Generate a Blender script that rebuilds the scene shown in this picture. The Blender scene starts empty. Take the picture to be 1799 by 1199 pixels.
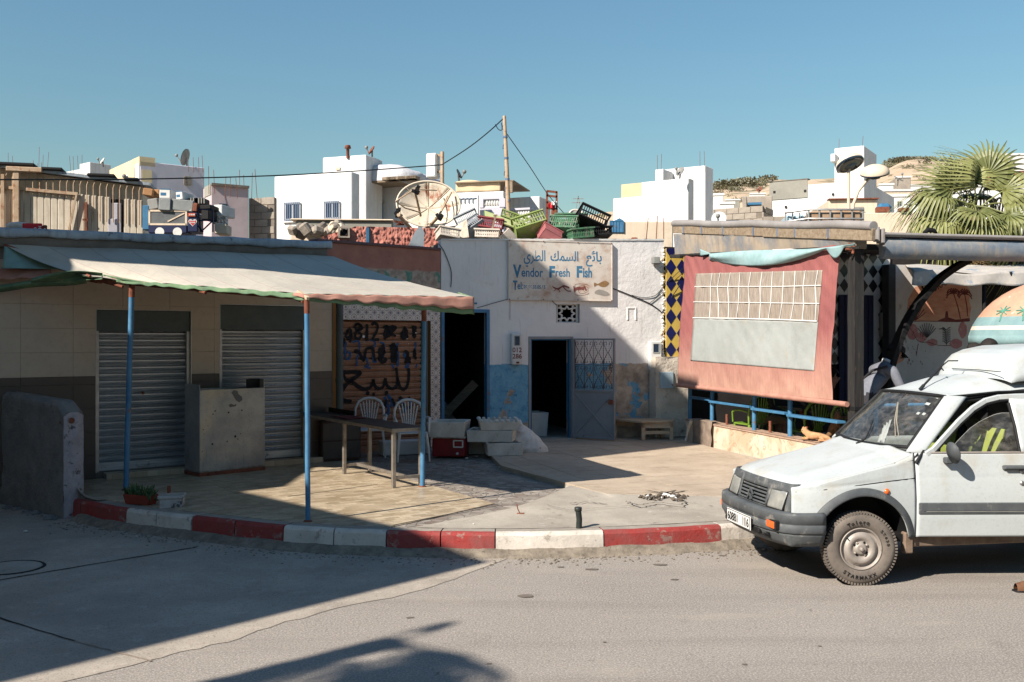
import bpy, bmesh, math, random
from mathutils import Vector, Matrix, noise
random.seed(7)
sin, cos, pi, pn, ru, rr0 = math.sin, math.cos, math.pi, noise.noise, random.uniform, random.random
scn = bpy.context.scene
COL = scn.collection
R = math.radians
# camera
F = 1749.0; HZ = 596.0; CX = 899.5; CH = 2.05        # 35 mm lens on a 36 mm wide frame, pixels of the photograph
cam_d = bpy.data.cameras.new('camera'); cam = bpy.data.objects.new('camera', cam_d); COL.objects.link(cam)
cam.location = (0, 0, CH); cam.rotation_euler = (R(90), 0, 0)
cam_d.sensor_width = 36; cam_d.lens = 36*F/1799; cam_d.shift_y = -3.5/1799
cam_d.clip_end = 4000; cam_d.clip_start = 0.05
scn.camera = cam
# sky and sun
TX, TY, TE = 0.743, 0.669, 0.78                      # the way the sunlight travels, and the tangent of its elevation
ELEV = math.atan(TE)
world = bpy.data.worlds.new('World'); scn.world = world; world.use_nodes = True
wn = world.node_tree; bg = wn.nodes['Background']
sky = wn.nodes.new('ShaderNodeTexSky'); sky.sky_type = 'NISHITA'; sky.sun_disc = False
sky.sun_elevation = ELEV; sky.sun_rotation = math.atan2(-TX, -TY)
sky.altitude = 0; sky.air_density = 2.0; sky.dust_density = 0.0; sky.ozone_density = 9.0
tint = wn.nodes.new('ShaderNodeMix'); tint.data_type = 'RGBA'; tint.blend_type = 'MULTIPLY'; tint.inputs[0].default_value = 1; tint.inputs[7].default_value = (.98, 1.07, 1.05, 1)
wn.links.new(sky.outputs[0], tint.inputs[6]); wn.links.new(tint.outputs[2], bg.inputs[0]); bg.inputs[1].default_value = 0.056
sun_d = bpy.data.lights.new('sun', 'SUN'); sun = bpy.data.objects.new('sun', sun_d); COL.objects.link(sun)
sun_d.energy = 5.0; sun_d.angle = R(0.55); sun_d.color = (1.0, 0.93, 0.83)
sun.rotation_euler = Vector((TX, TY, -TE)).to_track_quat('-Z', 'Y').to_euler(); sun.location = (-8, -8, 20)
scn.view_settings.view_transform = 'Standard'; scn.view_settings.look = 'None'
scn.view_settings.gamma = 1; scn.view_settings.exposure = 0.93; scn.view_settings.use_curve_mapping = False
# pixel rays > places
def G(px, py, z=0.0):
 Y = F*(CH-z)/(py-HZ); return Vector(((px-CX)/F*Y, Y, z))
def D(px, py, Y):
 return Vector(((px-CX)/F*Y, Y, CH+(HZ-py)/F*Y))
# mesh builder
class MB:
 def __init__(s): s.v = []; s.f = []; s.m = []; s.s = []
 def add(s, vs, fs, m=0, sm=False, M=None):
  b = len(s.v)
  s.v += [tuple(M @ Vector(p)) if M else tuple(p) for p in vs]
  for f in fs: s.f.append(tuple(b+i for i in f)); s.m.append(m); s.s.append(sm)
  return s
 def box(s, x0, x1, y0, y1, z0, z1, m=0, M=None, c=0.0):
  if x1 < x0: x0, x1 = x1, x0
  if y1 < y0: y0, y1 = y1, y0
  if z1 < z0: z0, z1 = z1, z0
  if c <= 0:
   vs = [(x, y, z) for z in (z0, z1) for y in (y0, y1) for x in (x0, x1)]
   return s.add(vs, [(0,2,3,1),(4,5,7,6),(0,1,5,4),(2,6,7,3),(0,4,6,2),(1,3,7,5)], m, False, M)
  c = min(c, (x1-x0)*.45, (y1-y0)*.45, (z1-z0)*.45)
  vs = []; idx = {}
  for i, x in enumerate((x0, x1)):
   for j, y in enumerate((y0, y1)):
    for k, z in enumerate((z0, z1)):
     dx = c*(1-2*i); dy = c*(1-2*j); dz = c*(1-2*k)
     idx[i,j,k] = len(vs)
     vs += [(x, y+dy, z+dz), (x+dx, y, z+dz), (x+dx, y+dy, z)]
  I = lambda i, j, k, a: idx[i,j,k]+a
  fs = [(I(0,0,0,0),I(0,0,1,0),I(0,1,1,0),I(0,1,0,0)), (I(1,0,0,0),I(1,1,0,0),I(1,1,1,0),I(1,0,1,0)),
 (I(0,0,0,1),I(1,0,0,1),I(1,0,1,1),I(0,0,1,1)), (I(0,1,0,1),I(0,1,1,1),I(1,1,1,1),I(1,1,0,1)),
 (I(0,0,0,2),I(0,1,0,2),I(1,1,0,2),I(1,0,0,2)), (I(0,0,1,2),I(1,0,1,2),I(1,1,1,2),I(0,1,1,2))]
  for k in (0, 1):
   for j in (0, 1): fs.append((I(0,j,k,1),I(0,j,k,2),I(1,j,k,2),I(1,j,k,1)))
   for i in (0, 1): fs.append((I(i,0,k,0),I(i,0,k,2),I(i,1,k,2),I(i,1,k,0)))
  for i in (0, 1):
   for j in (0, 1): fs.append((I(i,j,0,0),I(i,j,0,1),I(i,j,1,1),I(i,j,1,0)))
  for i in (0, 1):
   for j in (0, 1):
    for k in (0, 1): fs.append((I(i,j,k,0),I(i,j,k,1),I(i,j,k,2)))
  return s.add(vs, fs, m, False, M)
 def bar(s, a, b, w, h=None, m=0, c=0.0, up=(0,0,1), M=None):
  a = Vector(a); b = Vector(b); h = h or w; d = b-a; L = d.length
  if L < 1e-6: return s
  d.normalize(); u = Vector(up)
  if abs(d.dot(u)) > .98: u = Vector((0,1,0))
  x = d.cross(u).normalized(); u = x.cross(d)
  T = Matrix(((x.x,d.x,u.x,a.x),(x.y,d.y,u.y,a.y),(x.z,d.z,u.z,a.z),(0,0,0,1)))
  if M: T = M @ T
  return s.box(-w/2, w/2, 0, L, -h/2, h/2, m, T, c)
 def tube(s, pts, r, n=8, m=0, caps=True, M=None, closed=False):
  pts = [Vector(p) for p in pts]; k = len(pts)
  rs = r if isinstance(r, (list, tuple)) else [r]*k
  vs = []; prev = None
  for i, p in enumerate(pts):
   if closed: d = pts[(i+1) % k]-pts[i-1]
   elif i == 0: d = pts[1]-p
   elif i == k-1: d = p-pts[-2]
   else: d = (pts[i+1]-p).normalized()+(p-pts[i-1]).normalized()
   if d.length < 1e-9: d = Vector((0,0,1))
   d.normalize()
   if prev is None:
    a = Vector((0,0,1)) if abs(d.z) < .9 else Vector((1,0,0))
    x = d.cross(a).normalized()
   else:
    x = (prev-d*prev.dot(d))
    x = x.normalized() if x.length > 1e-6 else d.orthogonal().normalized()
   prev = x; y = d.cross(x)
   vs += [p+(x*cos(2*pi*j/n)+y*sin(2*pi*j/n))*rs[i] for j in range(n)]
  fs = []
  for i in range(k if closed else k-1):
   for j in range(n):
    a = i*n+j; b = i*n+(j+1) % n; i2 = (i+1) % k
    fs.append((a, b, i2*n+(j+1) % n, i2*n+j))
  s.add(vs, fs, m, True, M)
  if caps and not closed:
   s.add(vs[:n], [tuple(range(n-1, -1, -1))], m, False, M); s.add(vs[-n:], [tuple(range(n))], m, False, M)
  return s
 def lathe(s, prof, n=24, m=0, M=None, sm=True, a0=0, a1=2*pi):
  full = abs(a1-a0-2*pi) < 1e-6; cols = n if full else n+1
  vs = [(r*cos(a0+(a1-a0)*j/n), r*sin(a0+(a1-a0)*j/n), z) for r, z in prof for j in range(cols)]
  fs = []
  for i in range(len(prof)-1):
   for j in range(n):
    j2 = (j+1) % cols
    fs.append((i*cols+j, i*cols+j2, (i+1)*cols+j2, (i+1)*cols+j))
  return s.add(vs, fs, m, sm, M)
 def prism(s, poly, a, b, ax='z', m=0, M=None):
  """poly (list of 2-tuples) extruded from a to b along the axis"""
  n = len(poly)
  mk = {'z': lambda p, t: (p[0], p[1], t), 'y': lambda p, t: (p[0], t, p[1]), 'x': lambda p, t: (t, p[0], p[1])}[ax]
  vs = [mk(p, a) for p in poly]+[mk(p, b) for p in poly]
  fs = [tuple(range(n-1, -1, -1)), tuple(range(n, 2*n))]+[(i, (i+1) % n, n+(i+1) % n, n+i) for i in range(n)]
  return s.add(vs, fs, m, False, M)
 def grid(s, fn, nu, nv, m=0, sm=True, M=None, mf=None, skip=None):
  b = len(s.v)
  for j in range(nv+1):
   for i in range(nu+1):
    p = Vector(fn(i/nu, j/nv)); s.v.append(tuple(M @ p if M else p))
  for j in range(nv):
   for i in range(nu):
    if skip and skip((i+.5)/nu, (j+.5)/nv): continue
    a = b+j*(nu+1)+i
    s.f.append((a, a+1, a+nu+2, a+nu+1)); s.m.append(mf((i+.5)/nu, (j+.5)/nv) if mf else m); s.s.append(sm)
  return s
 def ball(s, c, r, n=10, m=0, sc=(1,1,1), M=None):
  c = Vector(c)
  T = Matrix.Translation(c) @ Matrix.Diagonal((sc[0], sc[1], sc[2], 1))
  if M: T = M @ T
  k = max(4, n//2)
  return s.lathe([(max(1e-4, r*sin(pi*i/k)), -r*cos(pi*i/k)) for i in range(k+1)], n, m, T)
 def build(s, name, mats, parent=None, loc=None, rz=None, norm=True, thick=0, bevel=0, sub=0):
  me = bpy.data.meshes.new(name); me.from_pydata(s.v, [], s.f)
  if not isinstance(mats, (list, tuple)): mats = [mats]
  for q in mats: me.materials.append(q)
  me.polygons.foreach_set('material_index', s.m); me.polygons.foreach_set('use_smooth', s.s)
  if norm:
   bm = bmesh.new(); bm.from_mesh(me)
   if sub or bevel or thick: bmesh.ops.remove_doubles(bm, verts=bm.verts, dist=1e-5)
   bmesh.ops.recalc_face_normals(bm, faces=bm.faces); bm.to_mesh(me); bm.free()
  me.update()
  o = bpy.data.objects.new(name, me); COL.objects.link(o)
  if parent: o.parent = parent
  if loc is not None: o.location = loc
  if rz is not None: o.rotation_euler = (0, 0, rz)
  if thick:
   md = o.modifiers.new('solid', 'SOLIDIFY'); md.thickness = thick; md.offset = 0
  if bevel:
   md = o.modifiers.new('bevel', 'BEVEL'); md.width = bevel; md.segments = 2; md.limit_method = 'ANGLE'
  if sub:
   md = o.modifiers.new('sub', 'SUBSURF'); md.levels = sub; md.render_levels = sub
  return o
def tag(o, label, cat, group=None):
 o['label'] = label; o['category'] = cat
 if group: o['group'] = group
 return o
def struct(o): o['kind'] = 'structure'; return o
def stuff(o): o['kind'] = 'stuff'; return o
def thing(name, label, cat, loc=(0,0,0), rz=0.0, group=None):
 o = bpy.data.objects.new(name, None); COL.objects.link(o); o.empty_display_size = .2
 o.location = loc; o.rotation_euler = (0, 0, rz); return tag(o, label, cat, group)
def dup(root, loc=None, rot=None, label=None, parent=None, scale=None):
 r = root.copy(); COL.objects.link(r)
 if parent is not None: r.parent = parent
 if loc is not None: r.location = loc
 if rot is not None: r.rotation_euler = rot if isinstance(rot, (tuple, list)) else (0, 0, rot)
 if scale is not None: r.scale = (scale,)*3 if not isinstance(scale, tuple) else scale
 if label: r['label'] = label
 for ch in [c for c in root.children]: dup(ch, parent=r)
 return r
def T3(loc=(0,0,0), rot=(0,0,0), sc=(1,1,1)):
 from mathutils import Euler
 return Matrix.Translation(loc) @ Euler(rot).to_matrix().to_4x4() @ Matrix.Diagonal((sc[0], sc[1], sc[2], 1))
def clip(poly, region):
 """Sutherland-Hodgman: poly against a convex counter-clockwise region"""
 out = list(poly); n = len(region)
 for i in range(n):
  a = region[i]; b = region[(i+1) % n]; inp = out; out = []
  if not inp: return []
  side = lambda p: (b[0]-a[0])*(p[1]-a[1])-(b[1]-a[1])*(p[0]-a[0])
  for k in range(len(inp)):
   p = inp[k]; q = inp[(k+1) % len(inp)]; sp = side(p); sq = side(q)
   if sp >= 0: out.append(p)
   if (sp > 0) != (sq > 0) and abs(sp-sq) > 1e-12:
    t = sp/(sp-sq); out.append((p[0]+(q[0]-p[0])*t, p[1]+(q[1]-p[1])*t))
 return out
def area(p): return abs(sum(p[i][0]*p[(i+1) % len(p)][1]-p[(i+1) % len(p)][0]*p[i][1] for i in range(len(p))))/2
# materials
ALB = .90                                             # overall scale of the sRGB swatches below
def lin(c):
 if len(c) == 4: c = c[:3]
 return tuple((x/255/12.92 if x/255 <= .04045 else ((x/255+.055)/1.055)**2.4) for x in (q*ALB for q in c))+(1.0,)
class NT:
 """tiny node-graph helper"""
 def __init__(s, name):
  s.mat = bpy.data.materials.new(name); s.mat.use_nodes = True; s.t = s.mat.node_tree
  s.b = s.t.nodes['Principled BSDF']; s.tc = s.n('ShaderNodeTexCoord')
  s.co = s.tc.outputs['Object']
 def n(s, kind, **kw):
  o = s.t.nodes.new(kind)
  for k, v in kw.items(): setattr(o, k, v)
  return o
 def l(s, a, b): s.t.links.new(a, b)
 def map(s, scale=(1,1,1), loc=(0,0,0), rot=(0,0,0), co=None):
  m = s.n('ShaderNodeMapping'); s.l(co or s.co, m.inputs[0])
  m.inputs['Scale'].default_value = scale; m.inputs['Location'].default_value = loc; m.inputs['Rotation'].default_value = rot
  return m.outputs[0]
 def noise(s, scale, detail=4, rough=.6, co=None, out=0, dist=0):
  t = s.n('ShaderNodeTexNoise'); s.l(co or s.co, t.inputs['Vector'])
  t.inputs['Scale'].default_value = scale; t.inputs['Detail'].default_value = detail
  t.inputs['Roughness'].default_value = rough; t.inputs['Distortion'].default_value = dist
  return t.outputs[out]
 def vor(s, scale, co=None, feat='F1', out='Distance', rnd=1):
  t = s.n('ShaderNodeTexVoronoi'); t.feature = feat; s.l(co or s.co, t.inputs['Vector'])
  t.inputs['Scale'].default_value = scale; t.inputs['Randomness'].default_value = rnd
  return t.outputs[out]
 def ramp(s, v, lo, hi, a=0.0, b=1.0):
  m = s.n('ShaderNodeMapRange'); s.l(v, m.inputs[0]); m.clamp = True
  m.inputs[1].default_value = lo; m.inputs[2].default_value = hi; m.inputs[3].default_value = a; m.inputs[4].default_value = b
  return m.outputs[0]
 def mix(s, f, a, b, mode='MIX'):
  m = s.n('ShaderNodeMix'); m.data_type = 'RGBA'; m.blend_type = mode
  for sock, v in ((m.inputs[0], f), (m.inputs[6], a), (m.inputs[7], b)):
   if isinstance(v, (int, float)): sock.default_value = v
   elif isinstance(v, (tuple, list)): sock.default_value = lin(v)
   else: s.l(v, sock)
  return m.outputs[2]
 def math(s, op, a, b=0.0, c=None):
  m = s.n('ShaderNodeMath'); m.operation = op
  for i, v in enumerate((a, b) if c is None else (a, b, c)):
   if isinstance(v, (int, float)): m.inputs[i].default_value = v
   else: s.l(v, m.inputs[i])
  return m.outputs[0]
 def xyz(s, co=None):
  m = s.n('ShaderNodeSeparateXYZ'); s.l(co or s.co, m.inputs[0]); return m.outputs
 def bump(s, h, strength=.3, dist=.01, prev=None):
  b = s.n('ShaderNodeBump'); s.l(h, b.inputs['Height']); b.inputs['Strength'].default_value = strength
  b.inputs['Distance'].default_value = dist
  if prev: s.l(prev, b.inputs['Normal'])
  return b.outputs[0]
 def done(s, col, rough=.8, normal=None, metal=0, spec=.3, **kw):
  if isinstance(col, (tuple, list)): s.b.inputs['Base Color'].default_value = lin(col)
  else: s.l(col, s.b.inputs['Base Color'])
  if isinstance(rough, (int, float)): s.b.inputs['Roughness'].default_value = rough
  else: s.l(rough, s.b.inputs['Roughness'])
  if normal: s.l(normal, s.b.inputs['Normal'])
  s.b.inputs['Metallic'].default_value = metal; s.b.inputs['Specular IOR Level'].default_value = spec
  for k, v in kw.items(): s.b.inputs[k.replace('_', ' ')].default_value = v
  return s.mat
_cache = {}
def mat(name, col, col2=None, sc=3.0, rough=.8, bump=.15, bsc=60, bd=.004, metal=0, spec=.3, spots=None, streak=None, big=None):
 """spots=(colour, scale, lo, hi)  streak=(colour, amount)  big=(colour, scale, amount)"""
 if name in _cache: return _cache[name]
 n = NT(name); col2 = col2 or tuple(max(0, x*.9) for x in col)
 c = n.mix(n.ramp(n.noise(sc, 6, .65), .35, .65), col, col2)
 if bump: c = n.mix(n.ramp(n.noise(bsc*.45, 5, .75), .52, .74, 0, .38), c, tuple(x*.72 for x in col)); c = n.mix(n.ramp(n.noise(max(.5, sc*.35), 4, .6), .48, .72, 0, .35), c, tuple(x*.84 for x in col))
 if big: c = n.mix(n.math('MULTIPLY', n.ramp(n.noise(big[1], 3, .5), .4, .65), big[2]), c, big[0])
 if streak:
  c = n.mix(n.math('MULTIPLY', n.ramp(n.noise(2.0, 5, .6, n.map((6, 6, .5))), .5, .75), streak[1]), c, streak[0])
 if spots:
  sp = spots if isinstance(spots[0][0], (tuple, list)) else [spots]
  for q in sp: c = n.mix(n.ramp(n.noise(q[1], 7, .7), q[2], q[3]), c, q[0])
 nb = n.bump(n.noise(bsc, 5, .6), bump, bd) if bump else None
 _cache[name] = n.done(c, rough, nb, metal, spec); return _cache[name]
# shared materials
m_asphalt = None
def _asphalt():
 n = NT('asphalt road'); g = n.noise(70, 3, .7); g2 = n.noise(.35, 4, .5); v = n.vor(120)
 c = n.mix(n.ramp(g2, .35, .65), (152,143,135), (136,128,121))
 c = n.mix(n.ramp(g, .46, .66), c, (192,182,170)); c = n.mix(n.ramp(v, .0, .38, .75, 0), c, (84,78,74)); c = n.mix(n.ramp(n.noise(28, 4, .7), .56, .70, 0, .55), c, (104,98,92))
 c = n.mix(n.ramp(n.noise(2.2, 6, .7, n.map((1, .45, 1))), .60, .74, 0, .35), c, (104,94,86))
 c = n.mix(n.ramp(n.noise(5, 3, .5), .73, .76, 0, .8), c, (92,76,64))
 c = n.mix(n.ramp(n.noise(1.0, 4, .6, n.map((.12, 1.6, 1))), .5, .72, 0, .4), c, (116,108,102)); c = n.mix(n.ramp(n.noise(.8, 6, .7, n.map((.4, 1, 1), (7, 3, 0))), .55, .7, 0, .45), c, (180,168,154))
 return n.done(c, .92, n.bump(n.noise(110, 4, .7), .6, .006, n.bump(n.noise(3, 3), .3, .02)), 0, .2)
def _apron():
 n = NT('old concrete road'); c = n.mix(n.ramp(n.noise(1.1, 6, .65), .35, .65), (186,174,160), (160,149,137))
 c = n.mix(n.ramp(n.noise(6, 6, .7), .55, .7, 0, .5), c, (206,194,180))
 c = n.mix(n.ramp(n.vor(9), .03, .06, 1, 0), c, (70,64,60))
 c = n.mix(n.ramp(n.noise(80, 3, .7), .54, .68, 0, .7), c, (96,90,84)); c = n.mix(n.ramp(n.noise(20, 5, .75), .56, .70, 0, .5), c, (118,110,102)); c = n.mix(n.ramp(n.noise(.5, 5, .6), .5, .7, 0, .4), c, (134,126,118))
 return n.done(c, .92, n.bump(n.noise(60, 5, .7), .6, .006, n.bump(n.noise(2.2, 4), .4, .03)), 0, .2)
m_asphalt = _asphalt(); m_apron = _apron()
m_dirt = mat('dirty gutter grit', (150,138,122), (112,102,90), 9, .95, .8, 45, .012, spots=((80,72,64), 24, .58, .68))
m_ground = mat('dusty ground', (176,160,138), (150,134,112), .2, .95, .3, 4, .05)
m_conc = mat('worn concrete', (184,174,160), (154,145,133), 1.4, .9, .5, 50, .008, spots=(((112,103,94), 3.3, .6, .72), ((190,182,170), 5, .6, .7)))
def _mosaic():
 n = NT('broken stone mosaic'); d = n.vor(9.5, feat='DISTANCE_TO_EDGE'); col = n.vor(9.5, out='Color')
 sep = n.n('ShaderNodeSeparateColor'); n.l(col, sep.inputs[0])
 c = n.mix(sep.outputs[0], (128,118,110), (176,166,154)); c = n.mix(n.ramp(sep.outputs[1], .6, .95, 0, .8), c, (118,98,88))
 c = n.mix(n.ramp(d, .02, .06, 1, 0), c, (104,96,88)); c = n.mix(n.ramp(n.noise(1.2, 5, .6), .45, .7, 0, .7), c, (158,148,136))
 return n.done(c, n.ramp(n.noise(4), .3, .7, .45, .85), n.bump(n.ramp(d, 0, .07), .5, .006, n.bump(n.noise(40, 4), .3, .004)), 0, .35)
m_mosaic = _mosaic()
def _woodtile():
 n = NT('strip patterned ceramic'); br = n.n('ShaderNodeTexBrick')
 n.l(n.map((1,1,1)), br.inputs['Vector'])
 br.offset = .43; br.offset_frequency = 2; br.squash = 1.0
 for k, v in (('Scale', 1.0), ('Mortar Size', .0022), ('Mortar Smooth', .3), ('Bias', 0.0), ('Brick Width', .15), ('Row Height', .075)): br.inputs[k].default_value = v
 br.inputs['Color1'].default_value = lin((208,190,164)); br.inputs['Color2'].default_value = lin((160,140,114)); br.inputs['Mortar'].default_value = lin((132,112,88))
 c = n.mix(n.ramp(n.noise(5, 5, .7, n.map((1, 5, 1))), .40, .7, 0, .35), br.outputs[0], (190,172,142))
 c = n.mix(n.ramp(n.noise(.9, 5, .6), .45, .75, 0, .55), c, (146,128,104))
 c = n.mix(n.ramp(n.noise(14, 6, .7), .63, .72, 0, .5), c, (104,88,70))
 return n.done(c, n.ramp(n.noise(6, 4), .3, .7, .28, .6), n.bump(br.outputs[1], -.25, .002), 0, .5)
m_woodtile = _woodtile()
m_ptile = mat('dusty floor tile', (196,178,156), (172,154,134), 1.6, .75, .3, 30, .004, spots=(((150,132,112), 4.5, .56, .72), ((122,106,92), 11, .66, .74)))
def _kerb(name, a, b):
 n = NT(name); x = n.xyz()
 c = n.mix(n.ramp(n.noise(4, 6, .65), .35, .68), a, b)
 c = n.mix(n.ramp(n.noise(7, 7, .75), .57, .64, 0, .75), c, (150,138,126)); c = n.mix(n.ramp(n.noise(2.2, 6, .7, n.map((1, 1, .5))), .52, .66, 0, .55), c, tuple(v*.72 for v in a))
 edge = n.math('ADD', x[2], n.math('MULTIPLY', n.noise(11, 5, .7), .09))
 c = n.mix(n.ramp(edge, .062, .078, 1, 0), c, (156,144,130))
 c = n.mix(n.ramp(n.noise(26, 5, .7), .62, .70, 0, .8), c, tuple(v*.55 for v in a))
 return n.done(c, .8, n.bump(n.noise(34, 6, .7), .7, .008), 0, .3)
m_kred = _kerb('red kerb paint', (158,56,52), (140,76,72)); m_kwhite = _kerb('white kerb paint', (222,212,200), (196,186,174))
m_ktop = mat('kerb top concrete', (170,160,148), (146,137,126), 4, .9, .6, 45, .006)
# walls
m_walltile = mat('beige wall tile', (192,174,154), (184,166,146), 2, .38, .05, 30, .002, spec=.5)
m_browntile = mat('brown wall tile', (80,68,60), (72,60,52), 3, .35, .05, 30, .002, spec=.5)
m_render = mat('grey cement render', (140,137,132), (116,113,110), 3, .92, .9, 26, .018, spots=((96,94,96), 8, .58, .72))
m_parapet = mat('flaking white parapet', (176,188,198), (150,158,166), 3, .9, .6, 26, .01, spots=((104,104,106), 5, .60, .64), streak=((90,92,96), .5))
m_cement = mat('rough cement', (132,122,112), (108,99,91), 3, .92, .8, 30, .012)
def _mural():
 n = NT('salmon painted render'); x = n.xyz()
 c = n.mix(n.ramp(n.noise(3, 5, .6), .35, .65), (176,124,108), (156,108,96))
 z = n.math('ADD', x[2], n.math('MULTIPLY', n.noise(5, 4, .6), .08))
 c = n.mix(n.ramp(z, 3.22, 3.25, 1, 0), c, n.mix(n.ramp(n.noise(9, 5), .4, .62), (184,170,156), (150,132,120)))
 tr = n.noise(6.5, 5, .6, n.map((1, 1, .6)))
 band = n.math('MULTIPLY', n.ramp(z, 3.20, 3.24, 1, 0), n.ramp(z, 2.98, 3.03, 0, 1))
 c = n.mix(n.math('MULTIPLY', n.ramp(tr, .54, .6), band), c, (92,140,124))
 c = n.mix(n.ramp(z, 2.93, 2.96, 1, 0), c, (150,104,54))
 c = n.mix(n.ramp(n.noise(16, 5, .7), .66, .7, 0, .9), c, (90,66,58))
 return n.done(c, .88, n.bump(n.noise(30, 5), .5, .008), 0, .25)
m_mural = _mural()
m_rough = mat('pink roughcast', (206,140,124), (182,112,98), 10, .95, .6, 40, .01)
def _plasterC():
 n = NT('whitewashed plaster with blue dado'); x = n.xyz()
 w = n.mix(n.ramp(n.noise(1.3, 6, .6), .3, .7), (244,240,236), (230,225,222))
 w = n.mix(n.ramp(n.noise(3.2, 6, .7), .60, .74, 0, .5), w, (196,176,162))
 w = n.mix(n.ramp(n.noise(5, 5, .6, n.map((5, 5, .4))), .58, .75, 0, .4), w, (150,128,112))
 zz = n.math('ADD', x[2], n.math('MULTIPLY', n.noise(2.2, 6, .75), .16))
 b = n.mix(n.ramp(n.noise(5, 6, .7), .35, .65), (96,156,190), (134,180,202))
 b = n.mix(n.ramp(n.noise(9, 7, .75), .54, .62, 0, .8), b, (66,114,146))
 peel = n.noise(1.9, 8, .62)
 pe = n.ramp(n.math('ADD', peel, n.math('MULTIPLY', x[2], -.12)), .462, .475)
 right = n.ramp(n.math('ADD', x[0], n.math('MULTIPLY', peel, 1.0)), 1.98, 2.02)     # the right end has lost most of its paint
 lowest = n.ramp(n.math('ADD', x[2], n.math('MULTIPLY', peel, .5)), .82, .86, 1, 0)
 pk = n.math('MAXIMUM', n.math('MAXIMUM', pe, n.math('MULTIPLY', right, n.ramp(n.noise(2.6, 6, .6), .45, .47))), lowest)
 cem = n.mix(n.ramp(n.noise(4, 6, .7), .38, .62), (206,188,168), (150,136,122))
 b = n.mix(pk, b, cem)
 c = n.mix(n.ramp(zz, 1.685, 1.70, 1, 0), w, b)
 hb = n.math('ADD', n.math('MULTIPLY', n.noise(2.6, 6, .55), 1.0), n.math('MULTIPLY', n.noise(18, 5, .6), .22))
 nb = n.bump(hb, .5, .05, n.bump(n.noise(45, 4), .35, .006))
 nb = n.bump(pk, -.4, .01, nb)
 return n.done(c, .9, nb, 0, .2)
m_plasterC = _plasterC()
def _patterntile(name='blue patterned tile'):
 n = NT(name); f = n.n('ShaderNodeVectorMath'); f.operation = 'FRACTION'
 n.l(n.map((1/.155, 1, 1/.155)), f.inputs[0]); x = n.xyz(f.outputs[0])
 ax = n.math('ABSOLUTE', n.math('SUBTRACT', x[0], .5)); az = n.math('ABSOLUTE', n.math('SUBTRACT', x[2], .5))
 r = n.math('SQRT', n.math('ADD', n.math('MULTIPLY', ax, ax), n.math('MULTIPLY', az, az)))
 dia = n.math('ADD', ax, az)
 ring = n.math('MULTIPLY', n.ramp(r, .25, .27), n.ramp(r, .33, .35, 1, 0))
 ang = n.math('SINE', n.math('MULTIPLY', n.math('ARCTAN2', ax, az), 12.0))
 ring = n.math('MULTIPLY', ring, n.ramp(ang, -.2, .2, .25, 1))
 dot = n.ramp(r, .10, .13, 1, 0); core = n.ramp(r, .04, .06, 1, 0)
 cor = n.ramp(dia, .80, .83); cor2 = n.math('MULTIPLY', n.ramp(dia, .66, .68), n.ramp(dia, .72, .74, 1, 0))
 k = n.math('MAXIMUM', n.math('MAXIMUM', ring, n.math('MULTIPLY', dot, .8)), n.math('MAXIMUM', cor, cor2))
 c = n.mix(n.math('MULTIPLY', k, .85), (222,208,196), (62,66,92)); c = n.mix(core, c, (170,96,80))
 c = n.mix(n.ramp(n.noise(3, 5), .5, .75, 0, .45), c, (150,136,126))
 return n.done(c, .4, None, 0, .5)
m_ptn = _patterntile()
m_blue = mat('bright blue metal paint', (56,112,152), (78,132,168), 6, .55, .3, 50, .002, spots=((112,92,82), 9, .60, .64), spec=.5)
m_bluedk = mat('blue door paint', (62,118,154), (50,100,136), 6, .6, .3, 50, .003, spots=((120,96,84), 9, .62, .66))
m_rust = mat('rusty steel', (142,84,62), (112,64,48), 12, .85, .5, 60, .003, spots=((70,44,36), 14, .58, .66))
m_rustpaint = mat('rust streaked cream paint', (200,176,150), (180,150,120), 6, .7, .3, 50, .002, spots=((150,92,62), 9, .55, .66))
m_slat = None
def _slat():
 n = NT('galvanised shutter steel'); co = n.map((1, 1, 14))
 c = n.mix(n.ramp(n.noise(3, 6, .7, n.map((.7, .7, 12))), .3, .7), (206,210,214), (146,150,156))
 c = n.mix(n.ramp(n.noise(18, 6, .75), .60, .68, 0, .6), c, (70,66,62))
 return n.done(c, n.ramp(n.noise(8, 4), .3, .7, .30, .5), n.bump(n.noise(20, 4, .6, n.map((1, 1, 4))), .25, .004), .55, .5)
m_slat = _slat()
m_slatbr = mat('brown painted shutter', (172,128,100), (150,108,84), 5, .6, .2, 40, .003, spots=((96,62,46), 10, .62, .72), streak=((110,72,52), .5))
m_boxgrey = mat('grey green shutter box', (92,100,98), (80,88,87), 4, .6, .15, 40, .003)
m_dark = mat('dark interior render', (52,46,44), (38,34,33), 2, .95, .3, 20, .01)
m_black = mat('black', (16,16,17), (24,23,24), 6, .7, .1)
m_spray = mat('black spray paint', (20,19,22), (34,29,30), 14, .8, 0)
m_spraybl = mat('blue spray paint', (36,84,138), (52,84,118), 14, .8, 0)
m_alu = mat('brushed aluminium', (196,192,188), (168,164,160), 6, .38, .1, 60, .001, metal=.8, spots=((120,112,104), 9, .62, .72))
m_steelbox = None
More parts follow.
